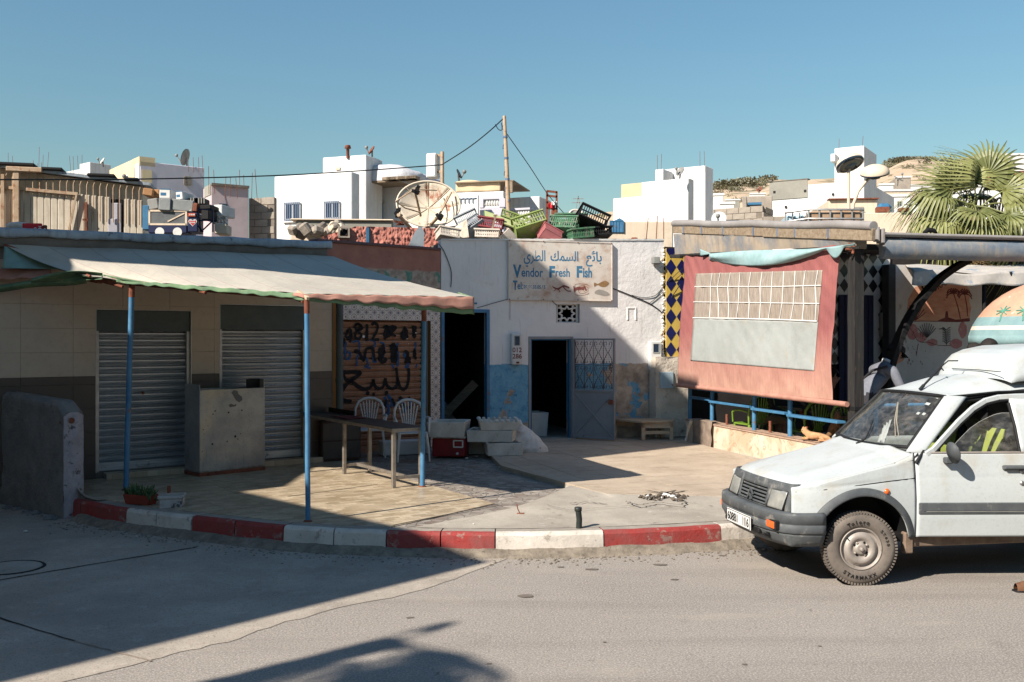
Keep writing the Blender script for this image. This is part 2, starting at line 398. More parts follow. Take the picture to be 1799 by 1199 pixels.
def _steelbox():
 n = NT('weathered sheet steel'); x = n.xyz()
 c = n.mix(n.ramp(n.noise(1.8, 6, .65), .35, .65), (176,174,168), (132,134,136))
 c = n.mix(n.ramp(n.noise(1.1, 3, .5, n.map((1,1,1), (3,1,0))), .55, .66, 0, .6), c, (196,180,150))
 c = n.mix(n.ramp(n.noise(38, 4, .7), .60, .66, 0, .8), c, (58,54,50))
 c = n.mix(n.ramp(n.noise(5, 5, .6, n.map((7, 7, .4))), .60, .75, 0, .5), c, (80,74,68))
 z = n.math('ADD', x[2], n.math('MULTIPLY', n.noise(6, 5, .7), .1)); c = n.mix(n.ramp(z, .08, .13, 1, 0), c, (64,36,28))
 return n.done(c, n.ramp(n.noise(5, 4), .3, .7, .3, .55), n.bump(n.noise(3, 3), .3, .02), .35, .5)
m_steelbox = _steelbox()
m_table = mat('dark worn tabletop', (66,56,50), (46,40,38), 4, .42, .15, 30, .003, spots=((110,92,78), 8, .62, .72), spec=.5)
m_stainless = mat('dull stainless steel', (176,166,154), (140,130,120), 8, .45, .2, 40, .002, metal=.6, spots=((100,84,72), 9, .6, .7))
m_plas = mat('white moulded plastic', (214,212,208), (198,196,192), 5, .45, .05, 40, .001, spec=.45, spots=((150,142,134), 6, .62, .75))
m_green = mat('lime plastic', (118,150,50), (102,134,44), 5, .45, .05, 40, .001, spec=.45)
m_foam = mat('dirty polystyrene', (222,216,206), (200,192,180), 6, .85, .4, 60, .004, spots=((136,120,104), 7, .57, .72))
m_red = mat('red cool box plastic', (150,24,34), (128,20,30), 4, .5, .1, 40, .002, spots=((90,40,40), 9, .62, .72))
m_sack = mat('white woven sack', (226,220,212), (206,198,190), 20, .85, .3, 120, .003, spots=((188,96,80), 6, .64, .67))
m_wood = None
def _wood(name, a, b, c3, axis='x'):
 n = NT(name); s = {'x': (1.2, 16, 16), 'y': (16, 1.2, 16), 'z': (16, 16, 1.2)}[axis]
 g = n.noise(1.3, 7, .7, n.map(s), dist=.4)
 c = n.mix(n.ramp(g, .32, .62), a, b); c = n.mix(n.ramp(n.noise(2.4, 7, .7, n.map(s)), .58, .70), c, c3)
 return n.done(c, .85, n.bump(g, .6, .006), 0, .25)
m_wood = _wood('weathered timber', (166,148,126), (130,112,92), (84,68,54))
m_woodz = _wood('dark painted post', (54,52,50), (36,34,34), (104,86,68), 'z')
m_woodbench = _wood('pale bench wood', (214,192,164), (188,160,130), (140,112,88))
m_awn = None
def _awning():
 n = NT('faded awning canvas')
 c = n.mix(n.ramp(n.noise(1.0, 5, .55), .35, .65), (190,182,168), (180,172,160))
 c = n.mix(n.ramp(n.noise(2.4, 7, .7), .52, .72, 0, .5), c, (158,148,132))
 c = n.mix(n.ramp(n.noise(44, 3, .6), .70, .74, 0, .5), c, (150,136,118))
 c = n.mix(n.ramp(n.noise(2, 3, .5, n.map((9, .35, 1), rot=(0,0,R(-37)))), .62, .74, 0, .3), c, (172,160,144))
 m = n.done(c, .85, n.bump(n.noise(1.6, 5, .6), .6, .06, n.bump(n.noise(5, 3, .5, n.map((1, 4, 1), rot=(0,0,R(-37)))), .35, .02)), 0, .2)
 return m
m_awn = _awning()
m_awngreen = mat('green awning underside', (112,140,104), (88,114,90), 4, .8, .3, 14, .01, spots=((150,150,120), 5, .58, .72))
m_awnpink = mat('faded pink valance', (190,140,122), (168,120,106), 5, .85, .3, 14, .01, spots=((170,130,100), 6, .58, .7))
m_awnteal = mat('teal side canvas', (140,176,172), (118,152,150), 3, .85, .3, 10, .01)
# cafe canvas
def _pink():
 n = NT('faded red canvas'); x = n.xyz()
 a = n.mix(n.ramp(n.noise(1.5, 5, .6), .35, .65), (164,100,96), (148,90,88))
 b = n.mix(n.ramp(n.noise(2.5, 5, .6), .35, .65), (198,154,136), (180,136,120))
 z = n.math('ADD', x[2], n.math('MULTIPLY', n.noise(3, 6, .7), .35))
 c = n.mix(n.ramp(z, 1.5, 2.35, 1, 0), a, b)
 c = n.mix(n.ramp(n.noise(4, 4, .6, n.map((8, 8, .8))), .55, .75, 0, .35), c, (150,78,76))
 return n.done(c, .85, n.bump(n.noise(3, 4, .6, n.map((6, 6, 1.2))), .5, .03, n.bump(n.noise(150, 2), .3, .001)), 0, .2)
m_pink = _pink()
def _net():
 n = NT('translucent dusty plastic'); n.mat.blend_method = 'BLEND' if hasattr(n.mat, 'blend_method') else n.mat
 g = n.noise(2.2, 5, .6, n.map((26, 26, 2.2), rot=(0, R(24), 0)))
 c = n.mix(n.ramp(g, .35, .65), (178,164,150), (140,126,114))
 return n.done(c, .5, n.bump(g, .5, .01), 0, .4)
m_net = _net()
m_greycanvas = mat('pale grey canvas', (172,175,172), (160,163,158), 1.5, .85, .35, 5, .03, spots=((166,158,140), 2.4, .6, .75))
m_aqua = mat('pale blue canvas', (164,192,192), (140,170,172), 3, .85, .3, 10, .01)
m_white = mat('white paint', (230,228,224), (216,213,208), 3, .7, .2, 30, .004)
m_whitewall = mat('whitewashed house wall', (236,232,228), (222,217,212), .5, .9, .3, 3, .03, streak=((176,164,152), .6))
m_whitewall2 = mat('bright white house wall', (240,238,236), (230,227,224), .4, .9, .25, 3, .02, streak=((190,180,170), .5))
m_mauve = mat('mauve rendered house wall', (206,186,186), (194,172,174), .5, .9, .3, 3, .02)
m_lilac = mat('lilac grey house wall', (204,200,208), (192,188,198), .5, .9, .3, 3, .02)
m_yellow = mat('pale yellow house wall', (232,212,172), (220,198,158), .6, .9, .3, 3, .02)
m_peach = mat('peach house wall', (230,196,158), (218,184,148), .6, .9, .3, 3, .02)
m_cream = mat('cream house wall', (232,212,188), (216,196,172), .7, .9, .4, 5, .02, streak=((176,140,112), .3))
m_block = mat('grey concrete block', (172,160,146), (150,138,126), 2, .95, .6, 14, .02)
m_mortar = mat('block mortar', (134,122,110), (120,110,100), 2, .95, .4, 14, .02)
m_cemgrey = mat('bare cement render', (164,160,148), (146,142,132), .8, .95, .3, 6, .02)
def _glass(name, col=(30,40,44), rough=.05):
 n = NT(name); return n.done(col, rough, None, 0, .8)
m_pane = _glass('dark window pane', (44,60,78))
m_bars = mat('blue grey window bars', (110,126,150), (96,110,134), 3, .6, 0)
m_dish = None
def _dish():
 n = NT('cream satellite dish');
 c = n.mix(n.ramp(n.noise(1.3, 5, .6), .35, .65), (230,216,196), (212,196,174))
 c = n.mix(n.ramp(n.noise(2.0, 6, .7, n.map((1, 1, .7), (4,2,0))), .57, .63, 0, .85), c, (170,96,62))
 c = n.mix(n.ramp(n.noise(12, 6, .7), .60, .68, 0, .5), c, (168,140,110))
 return n.done(c, .75, n.bump(n.noise(40, 4), .2, .003), 0, .3)
m_dish = _dish()
m_dishg = mat('grey dish', (150,148,144), (126,124,120), 4, .6, .1)
m_corr = mat('beige painted sheet', (226,214,194), (208,194,174), 2, .75, .2, 30, .004, streak=((134,96,70), .6))
m_sign = None
def _sign():
 n = NT('rust stained white sign')
 c = n.mix(n.ramp(n.noise(1.6, 5, .6), .35, .65), (228,218,206), (212,200,188))
 c = n.mix(n.ramp(n.noise(2.3, 8, .75), .50, .66, 0, .75), c, (184,140,108))
 c = n.mix(n.ramp(n.noise(9, 8, .8), .56, .66, 0, .6), c, (158,104,74))
 return n.done(c, .6, n.bump(n.noise(50, 4), .15, .002), 0, .4)
m_sign = _sign()
m_bluelet = mat('faded blue lettering', (52,112,150), (84,136,166), 7, .7, 0, spots=((170,160,150), 18, .64, .72))
m_maroon = mat('dark maroon print', (110,50,52), (140,86,78), 10, .7, 0)
m_ochre = mat('ochre print', (160,126,84), (140,106,72), 14, .7, 0)
m_greylet = mat('grey print', (150,146,140), (170,160,150), 14, .7, 0)
m_doorg = mat('blue grey door paint', (150,150,152), (136,137,140), 2, .5, .15, 30, .003, spots=((96,84,78), 7, .64, .72), spec=.45)
m_marble = None
def _marble():
 n = NT('beige marble cladding'); g = n.noise(2.2, 8, .62, dist=1.2)
 c = n.mix(n.ramp(g, .36, .6), (228,208,186), (202,176,148)); c = n.mix(n.ramp(n.noise(5, 8, .7, dist=2.2), .55, .60, 0, .7), c, (168,136,108))
 c = n.mix(n.ramp(n.noise(3.5, 8, .7, dist=1.5), .62, .72, 0, .8), c, (240,226,208))
 return n.done(c, .5, None, 0, .4)
m_marble = _marble()
m_navy = mat('navy tile', (30,34,92), (24,28,78), 4, .3, 0, spec=.5); m_yel = mat('yellow tile', (222,190,96), (208,174,84), 4, .4, 0, spec=.5)
m_blk = mat('black tile', (26,24,28), (36,34,38), 4, .3, 0, spec=.5); m_wht = mat('white tile', (228,222,216), (214,208,200), 4, .4, 0, spec=.5)
m_bluefascia = None
def _fascia():
 n = NT('weathered blue folded awning')
 c = n.mix(n.ramp(n.noise(1.2, 6, .65, n.map((1, 1, 3))), .35, .65), (92,108,126), (140,140,138))
 c = n.mix(n.ramp(n.noise(3, 6, .7, n.map((5, 5, 1))), .52, .68, 0, .55), c, (166,150,132))
 c = n.mix(n.ramp(n.noise(16, 4, .7), .62, .7, 0, .5), c, (70,84,104))
 return n.done(c, .75, n.bump(n.noise(4, 4, .6, n.map((3, 3, 1))), .5, .01), 0, .3)
m_bluefascia = _fascia()
m_fascia2 = mat('stained beige fascia', (186,170,150), (164,146,126), 1.5, .85, .3, 20, .004, spots=((112,124,138), 1.3, .46, .66), streak=((120,112,112), .6))
m_gutter = mat('grey metal roof edge', (160,154,150), (142,136,132), 3, .6, .2, 20, .004)
m_skin = mat('tanned skin', (166,122,102), (150,108,90), 8, .55, .1, 80, .001); m_sweater = mat('grey knitted sweater', (128,130,138), (112,114,124), 20, .95, .4, 160, .003)
m_cap = mat('black cap', (34,34,36), (26,26,28), 10, .8, .2); m_trous = mat('dark trousers', (54,52,56), (44,42,46), 8, .9, .2)
m_shirt = mat('charcoal shirt', (60,60,66), (48,48,54), 6, .9, .2); m_khaki = mat('khaki shorts', (140,120,96), (124,104,82), 6, .9, .2)
m_hair = mat('dark hair', (30,24,22), (40,34,30), 30, .8, .4, 120, .003); m_djell = mat('white striped djellaba', (214,210,206), (170,166,162), 30, .9, .3)
m_catb = mat('brown cat fur', (132,98,66), (96,72,50), 14, .95, .4, 150, .003); m_cato = mat('orange cat fur', (200,156,116), (172,124,84), 14, .95, .4, 150, .003)
m_vest = mat('lime seat cover', (170,178,84), (150,160,72), 6, .8, .2)
m_leaf = None
def _leaf(name, a, b, trans=.15):
 n = NT(name); oi = n.n('ShaderNodeObjectInfo')
 c = n.mix(oi.outputs['Random'], a, b); c = n.mix(n.ramp(n.noise(3, 4), .4, .7, 0, .5), c, tuple(x*1.12 for x in b))
 return n.done(c, .5, None, 0, .4)
m_leaf = _leaf('palm leaf green', (92,98,52), (138,138,84)); m_leafdry = mat('dry palm leaf', (168,142,104), (140,112,80), 4, .8, .1)
m_trunk = mat('palm trunk fibre', (120,100,80), (92,76,60), 8, .95, .9, 24, .03)
m_bush = _leaf('scrub green', (98,98,78), (124,118,94)); m_hill = mat('dry hillside', (206,182,154), (182,158,132), .05, .95, .4, .6, .3, spots=((112,106,78), .16, .52, .6))
m_bollard = mat('black green pipe', (38,44,42), (52,56,52), 10, .5, .2)
m_wire = mat('black cable', (26,32,36), None, 4, .6, 0)
m_cardb = mat('cardboard brown', (176,132,92), (150,108,74), 4, .9, .1)
m_applpaint = mat('paint flecked cabinet', (150,152,150), (120,124,126), 3, .7, .2, 20, .004, spots=(((70,98,120), 8, .58, .62), ((210,200,186), 12, .60, .64)))
m_navyp = mat('navy blue panel', (28,36,72), (36,44,80), 3, .5, 0); m_redp = mat('red sign plastic', (206,40,52), (190,34,46), 3, .5, 0)
# GROUND
def sheet(name, pts, z, m, thick=0.0):
 mb = MB(); n = len(pts); mb.add([(p[0], p[1], z) for p in pts], [tuple(range(n))]); return struct(mb.build(name, m, norm=False))
mb = MB(); mb.grid(lambda u, v: ((u-.5)*3000, -200+v*2400, -.06), 6, 6); struct(mb.build('ground', m_ground))
sheet('road', [(-40, -30), (60, -30), (60, 16), (-40, 30)], 0.0, m_asphalt)
seam = [(0, 1225), (150, 1190), (266, 1162), (335, 1143), (400, 1129), (473, 1102), (590, 1071), (722, 1043), (800, 1018), (875, 990)]
sp = []
for i in range(len(seam)-1):
 for k in range(4):
  t = k/4; sp.append(G(seam[i][0]*(1-t)+seam[i+1][0]*t, seam[i][1]*(1-t)+seam[i+1][1]*t+ru(-2, 2)*(i > 1), 0))
sheet('concrete_apron', [(p.x, p.y) for p in sp]+[(.6, 10.4), (-1.5, 11), (-6, 14), (-30, 24), (-30, 0)], .004, m_apron)
# joints in the apron, manhole
def strip(name, pts, w, z, m, parent=None, wob=0.0):
 mb = MB(); P = []
 for i in range(len(pts)-1):
  for k in range(8): P.append(Vector(pts[i]).lerp(Vector(pts[i+1]), k/8))
 P.append(Vector(pts[-1])); vs = []
 for i, p in enumerate(P):
  d = (P[min(i+1, len(P)-1)]-P[max(i-1, 0)]); nn = Vector((-d.y, d.x, 0)).normalized()
  ww = w*(.6+.6*rr0()) if wob else w
  o = nn*ru(-wob, wob)
  vs += [(p.x+nn.x*ww/2+o.x, p.y+nn.y*ww/2+o.y, z), (p.x-nn.x*ww/2+o.x, p.y-nn.y*ww/2+o.y, z)]
 mb.add(vs, [(2*i, 2*i+1, 2*i+3, 2*i+2) for i in range(len(P)-1)])
 return struct(mb.build(name, m, parent, norm=False))
m_joint_shade = mat('dark joint and cable shade', (58,52,48), (44,40,38), 20, .95, .4, 60, .004)
m_jlight = mat('pale mortar joint', (176,158,140), (120,108,98), 12, .95, .4, 60, .004)
strip('road_joint', [G(-20, 1024), G(150, 995), G(345, 963)], .025, .008, m_joint_shade, wob=.006)
strip('road_joint', [G(-20, 1082), G(130, 1128)], .02, .008, m_joint_shade, wob=.006)
strip('road_joint', [G(130, 1128), G(266, 1163)], .02, .008, m_jlight, wob=.004)
mh = thing('manhole_cover', 'round concrete manhole cover set in the shaded road by the left frame edge', 'manhole', G(18, 998, .004))
mb = MB(); mb.lathe([(0.001, .010), (.24, .010), (.26, .006)], 32); mb.build('lid', m_conc, mh)
mb = MB(); mb.lathe([(.265, .002), (.27, .008), (.285, .008), (.295, .001)], 32); mb.build('rim', m_joint_shade, mh)
# stains on the road (flat, irregular)
m_stain = mat('oil stain', (112,100,90), (130,120,110), 14, .8, .1)
def blot(px, py, r, zz, m, el=1.0, name='road_stain'):
 c = G(px, py, zz); k = rr0()*9; mb = MB(); n = 18
 vs = [(c.x, c.y, zz)]+[(c.x+cos(a)*r*el*(1+.45*pn((cos(a)*1.3+k, sin(a)*1.3, k))), c.y+sin(a)*r*(1+.45*pn((cos(a)*1.3, sin(a)*1.3+k, k))), zz) for a in [2*pi*i/n for i in range(n)]]
 mb.add(vs, [(0, 1+i, 1+(i+1) % n) for i in range(n)]); struct(mb.build(name, m, norm=False))
for q in [(925,1047,.045,1.5), (1160,992,.03,2.5), (1040,1000,.03,2.2), (1185,1018,.02,1.8), (1270,976,.02,2), (985,996,.018,2), (1308,1207-40,.012,1.5), (1062,1128,.012,1), (1440,1135,.012,1), (720,1085,.015,2)]:
 blot(q[0], q[1], q[2], .006, m_stain, q[3])
# kerb
kp = [(80, 866), (145, 879), (225, 893), (340, 906), (500, 923), (680, 932), (870, 935), (1060, 932), (1265, 922), (1340, 916)]
KZ = .22
kc = [G(x, y, KZ) for x, y in kp]; kpx = [x for x, _ in kp]
kc += [Vector((3.6, 10.45, KZ)), Vector((6.5, 11.5, KZ)), Vector((11, 13.2, KZ)), Vector((20, 16.5, KZ))]
def catmull(P, i, t):
 p0 = P[max(i-1, 0)]; p1 = P[i]; p2 = P[min(i+1, len(P)-1)]; p3 = P[min(i+2, len(P)-1)]
 return .5*((2*p1)+(-p0+p2)*t+(2*p0-5*p1+4*p2-p3)*t*t+(-p0+3*p1-3*p2+p3)*t**3)
def kerb_at(u):
 i = min(int(u), len(kc)-2); return catmull(kc, i, u-i)
def kn(u):
 d = kerb_at(min(u+.02, len(kc)-1.001))-kerb_at(max(u-.02, 0)); return Vector((-d.y, d.x, 0)).normalized()
kerb = bpy.data.objects.new('kerb', None); COL.objects.link(kerb); struct(kerb)
cols = [m_kred, m_kred, m_kwhite, m_kred, m_kwhite, m_kred, m_kwhite, m_kred, m_kwhite]
segs = [(0, 1, 'r'), (1, 2, 'r'), (2, 2.5, 'w'), (2.5, 3, 'w'), (3, 3.5, 'r'), (3.5, 4, 'r'), (4, 4.5, 'w'), (4.5, 5, 'w'), (5, 5.5, 'r'), (5.5, 6, 'r'), (6, 7, 'w'), (7, 8, 'r'), (8, 9.3, 'w'), (9.3, 9.9, 'r'), (9.9, 10.4, 'w'), (10.4, 10.8, 'r'), (10.8, 11.2, 'w'), (11.2, 12.95, 'r')]
for a, b, cc in segs:
 prof = [(-.10, -.02), (-.035, .0), (-.022, KZ-.035), (-.006, KZ-.008), (.03, KZ), (.17, KZ), (.17, -.02)]   # offset inward, z
 n = 8; mbk = MB(); L = []
 ea, eb = a+.006, b-.006
 for i in range(n+1):
  u = ea+(eb-ea)*i/n; p = kerb_at(u); q = kn(u)
  w = .006*pn((p.x*4, p.y*4, 1))+.004*pn((p.x*17, p.y*17, 1))
  L.append([(p.x+q.x*(o+w), p.y+q.y*(o+w), z+(w*.8 if z > .1 else 0)) for o, z in prof])
 m = len(prof)
 vs = [v for l in L for v in l]; fs = []
 for i in range(n):
  for j in range(m-1): fs.append((i*m+j, (i+1)*m+j, (i+1)*m+j+1, i*m+j+1))
 mbk.add(vs, fs, 0, False); mbk.add(L[0], [tuple(range(m))]); mbk.add(L[-1], [tuple(range(m-1, -1, -1))])
 # the paint covers the face, the top shows bare concrete
 for k, f in enumerate(mbk.f[:n*(m-1)]):
  if k % (m-1) in (4, 5): mbk.m[k] = 1
 mbk.build('kerb_stone', [m_kred if cc == 'r' else m_kwhite, m_ktop], kerb)
# gritty haunch at the foot of the kerb
mb = MB(); N = 220; rows = []
for i in range(N+1):
 u = 1.0+(9.6-1.0)*i/N; p = kerb_at(u); q = kn(u); h = .07+.02*pn((u*3, 0, 0)); w = .12+.05*pn((u*5, 3, 0))+.03*pn((u*19, 3, 0))
 r = []
 for k, (o, z) in enumerate([(-.02, h), (-.06, h*.95), (-.06-w*.4, h*.5), (-.06-w*.75, h*.15), (-.06-w, -.005)]):
  j = .012*pn((u*30, k*3, 5)); r.append((p.x+q.x*(o+j), p.y+q.y*(o+j), max(-.01, z+j*.8)))
 rows.append(r)
vs = [v for r in rows for v in r]
mb.add(vs, [(i*5+j, (i+1)*5+j, (i+1)*5+j+1, i*5+j+1) for i in range(N) for j in range(4)], 0, True)
struct(mb.build('kerb_haunch', m_dirt))
# grit lying along it: nobody could count it
mb = MB()
for _ in range(900):
 u = ru(1, 9.3); p = kerb_at(u); q = kn(u); o = -.16-abs(random.gauss(0, .16)); s = ru(.003, .011)
 x, y = p.x+q.x*o, p.y+q.y*o; mb.box(x-s, x+s, y-s, y+s, .0, s*1.2, 0, None, s*.4)
stuff(mb.build('gravel', m_dirt))
# terrace base, mosaic, tiles
kb = [kerb_at(u/4)+kn(u/4)*.17 for u in range(0, 52)]
mb = MB(); mb.prism([(p.x, p.y) for p in kb]+[(26, 40), (-30, 40), (-12, 16)], -.04, .19); struct(mb.build('terrace', m_conc))
mb = MB(); mb.prism([(p.x, p.y) for p in kb[2:44]]+[(14, 22), (-4, 22), (-8, 14)], .18, .212); struct(mb.build('terrace_paving', m_mosaic))
reg = [kerb_at(u)+kn(u)*.172 for u in (1.0, 1.5, 2, 2.5, 3, 3.5, 4, 4.5, 5.0)]
reg = [(p.x, p.y) for p in reg]+[tuple(G(720, 919, .22)[:2]), tuple(G(876, 887, .22)[:2]), tuple(G(590, 806, .22)[:2]), (-4.6, 14.6), (-6.9, 12.9)]
ca, sa = cos(R(33)), sin(R(33))
def rot(p): return (p[0]*ca-p[1]*sa, p[0]*sa+p[1]*ca)
def inv(p): return (p[0]*ca+p[1]*sa, -p[0]*sa+p[1]*ca)
fl = bpy.data.objects.new('tile_floor', None); COL.objects.link(fl); struct(fl); fl.location = (0, 0, 0); fl.rotation_euler = (0, 0, R(33))
rl = [inv(p) for p in reg]; TS = .46
xs = [p[0] for p in rl]; ys = [p[1] for p in rl]
i0, i1 = int(min(xs)/TS)-1, int(max(xs)/TS)+1; j0, j1 = int(min(ys)/TS)-1, int(max(ys)/TS)+1
for i in range(i0, i1+1):
 for j in range(j0, j1+1):
  g = .0015; q = [(i*TS+g, j*TS+g), ((i+1)*TS-g, j*TS+g), ((i+1)*TS-g, (j+1)*TS-g), (i*TS+g, (j+1)*TS-g)]
  q = clip(q, rl)
  if len(q) < 3 or area(q) < .004: continue
  dz = ru(-.0008, .0008); MB().prism(q, .20, .2225+dz).build('tile', m_woodtile, fl)
strip('floor_dark_strip', [G(505, 873.5, .22), G(590, 862, .22), G(664, 851.5, .22)], .014, .2262, m_joint_shade)  # dark strips stand in for overhead cable shadows; the second also edges the tiles
strip('floor_dark_strip', [G(690, 924, .22), G(780, 906, .22), G(875, 887, .22)], .016, .2262, m_joint_shade)
# raised tiled floor in front of the fish shop
RZ = .28
front = [G(1003, 851, RZ), G(1067, 868, RZ), G(1200, 872, RZ), G(1400, 866, RZ), G(1799, 846, RZ)]
left = [G(850, 788, RZ), G(880, 818, RZ), G(930, 831, RZ)]
rs = [(p.x, p.y) for p in left+front]
mb = MB(); mb.prism([rs[0]]+[(x, y) for x, y in rs[1:]]+[(14, 14), (14, 26), (-2.0, 26), (-.9, 17.3)], .16, .265); struct(mb.build('raised_floor', m_conc))
rf = bpy.data.objects.new('raised_tile_floor', None); COL.objects.link(rf); struct(rf); rf.rotation_euler = (0, 0, R(18.26))
ca2, sa2 = cos(R(18.26)), sin(R(18.26))
inv2 = lambda p: (p[0]*ca2+p[1]*sa2, -p[0]*sa2+p[1]*ca2)
reg2 = [tuple(p[:2]) for p in (left[2], front[0], front[1], G(1200, 871.5, RZ))]+[(3.9, 11.1), (3.9, 13.0), (2.9, 18.2), (-.3, 17.2), tuple(left[0][:2]), tuple(left[1][:2])]
# convex hull of the region keeps the clipping simple
def hull(P):
 P = sorted(set(P));
 def half(Q):
  h = []
  for p in Q:
   while len(h) > 1 and (h[-1][0]-h[-2][0])*(p[1]-h[-2][1])-(h[-1][1]-h[-2][1])*(p[0]-h[-2][0]) <= 0: h.pop()
   h.append(p)
  return h
 a = half(P); b = half(P[::-1]); return a[:-1]+b[:-1]
rl = hull([inv2(p) for p in reg2]); TS = .40
xs = [p[0] for p in rl]; ys = [p[1] for p in rl]
for i in range(int(min(xs)/TS)-1, int(max(xs)/TS)+2):
 for j in range(int(min(ys)/TS)-1, int(max(ys)/TS)+2):
  g = .004; q = clip([(i*TS+g, j*TS+g), ((i+1)*TS-g, j*TS+g), ((i+1)*TS-g, (j+1)*TS-g), (i*TS+g, (j+1)*TS-g)], rl)
  if len(q) < 3 or area(q) < .004: continue
  MB().prism(q, .262, .2805+ru(-.0015, .0015)).build('tile', m_ptile, rf)
# sloping concrete between the raised floor and the kerb
fr = [Vector((p.x, p.y, RZ-.004)) for p in ([G(905, 893, .222), G(960, 872, .24)]+front[:1]+front[1:])]+[Vector((9, 13.2, RZ-.004))]
fr[0].z = .222; fr[1].z = .24; fr[2].z = .262
def frf(u): i = min(int(u*(len(fr)-1)), len(fr)-2); return fr[i].lerp(fr[i+1], u*(len(fr)-1)-i)
def kk(u): return kerb_at(5.2+u*6.0)+kn(5.2+u*6.0)*.16
def apf(u, v):
 a = kk(u); b = frf(u); p = a.lerp(b, v); e = min(v, 1-v)*2
 p.z += .004+.014*e*pn((p.x*2.2, p.y*2.2, 2))+.005*pn((p.x*11, p.y*11, 2))*min(1, e*3); return p
mb = MB(); mb.grid(apf, 90, 24); struct(mb.build('sloping_concrete', m_conc))
m_hole = mat('broken concrete hollow', (110,98,86), (70,62,54), 12, .95, .8, 30, .02)
c = G(1150, 874, RZ)
mb = MB()
for _ in range(70):
 a = rr0()*6.3; r = rr0()**.6*.3; s = ru(.008, .03)
 x, y = c.x+.12+cos(a)*r*1.0, c.y+sin(a)*r*.7
 mb.box(-s, s, -s*.8, s*.8, -s*.3, s*.5, 0 if rr0() < .85 else 1, T3((x, y, .285), (rr0(), rr0(), a)), s*.3)
stuff(mb.build('rubble', [m_hole, m_white]))
def crack(pts, w, z, name='ground_crack'):
 strip(name, [G(x, y, z) for x, y in pts], w, z+.012, m_hole, wob=w*1.2)
crack([(1100, 882), (1122, 890), (1150, 884), (1200, 889), (1205, 882)], .02, .27); crack([(1000, 886), (1030, 884), (1065, 887)], .02, .25); crack([(1120, 889), (1000, 898), (960, 889)], .008, .25)
crack([(1150, 868), (1170, 866), (1195, 868)], .16, .272)
# odd litter by the fish boxes
for px, py, s in [(820, 806, .02), (838, 803, .015), (878, 822, .02), (1170, 872, .035), (1182, 874, .03), (968, 845, .012), (832, 921, .008), (240, 943, .01), (45, 935, .02)]:
 z = .285 if py > 860 and px > 1000 else .225
 if px < 300: z = .01
 if px == 832: z = .235
 b = MB().ball((0,0,0), s, 6, 0, (1.3, .9, .6)); o = b.build('litter', m_white, None, G(px, py, z)+Vector((0,0,s*.4))); tag(o, 'crumpled white scrap of litter on the ground', 'litter', 'scraps of white litter on the paving')
# WALL FRAMES (x along the wall, y into the building, z up)
class Wall:
 def __init__(s, P, ang):
  s.P = Vector((P[0], P[1], 0)); s.a = ang; s.u = Vector((cos(ang), sin(ang), 0)); s.n = Vector((-sin(ang), cos(ang), 0))
 def s_(s, px, off=0.0):                      # distance along the wall where pixel column px meets it
  k = (px-CX)/F; P = s.P+s.n*off; return -(P.x-k*P.y)/(s.u.x-k*s.u.y)
 def Y(s, px, off=0.0): return (s.P+s.n*off+s.u*s.s_(px, off)).y
 def z_(s, px, py, off=0.0): return CH+(HZ-py)/F*s.Y(px, off)
 def at(s, px, py, off=0.0): p = s.P+s.n*off+s.u*s.s_(px, off); return Vector((p.x, p.y, s.z_(px, py, off)))
 def W(s, x, y, z): p = s.P+s.u*x+s.n*y; return Vector((p.x, p.y, z))
 def empty(s, name, label, cat, group=None): return thing(name, label, cat, s.P, s.a, group)
WA = Wall((-5.43, 13.02), math.atan2(1.78, 2.36))
WC = Wall((.305, 17.5), math.atan(.33))
pA = WA.P+WA.u*WA.s_(585)
pB0 = Vector((-2.69, 15.7, 0)); pB1 = WC.P+WC.u*WC.s_(775)
WB = Wall((pB0.x, pB0.y), math.atan2(pB1.y-pB0.y, pB1.x-pB0.x))
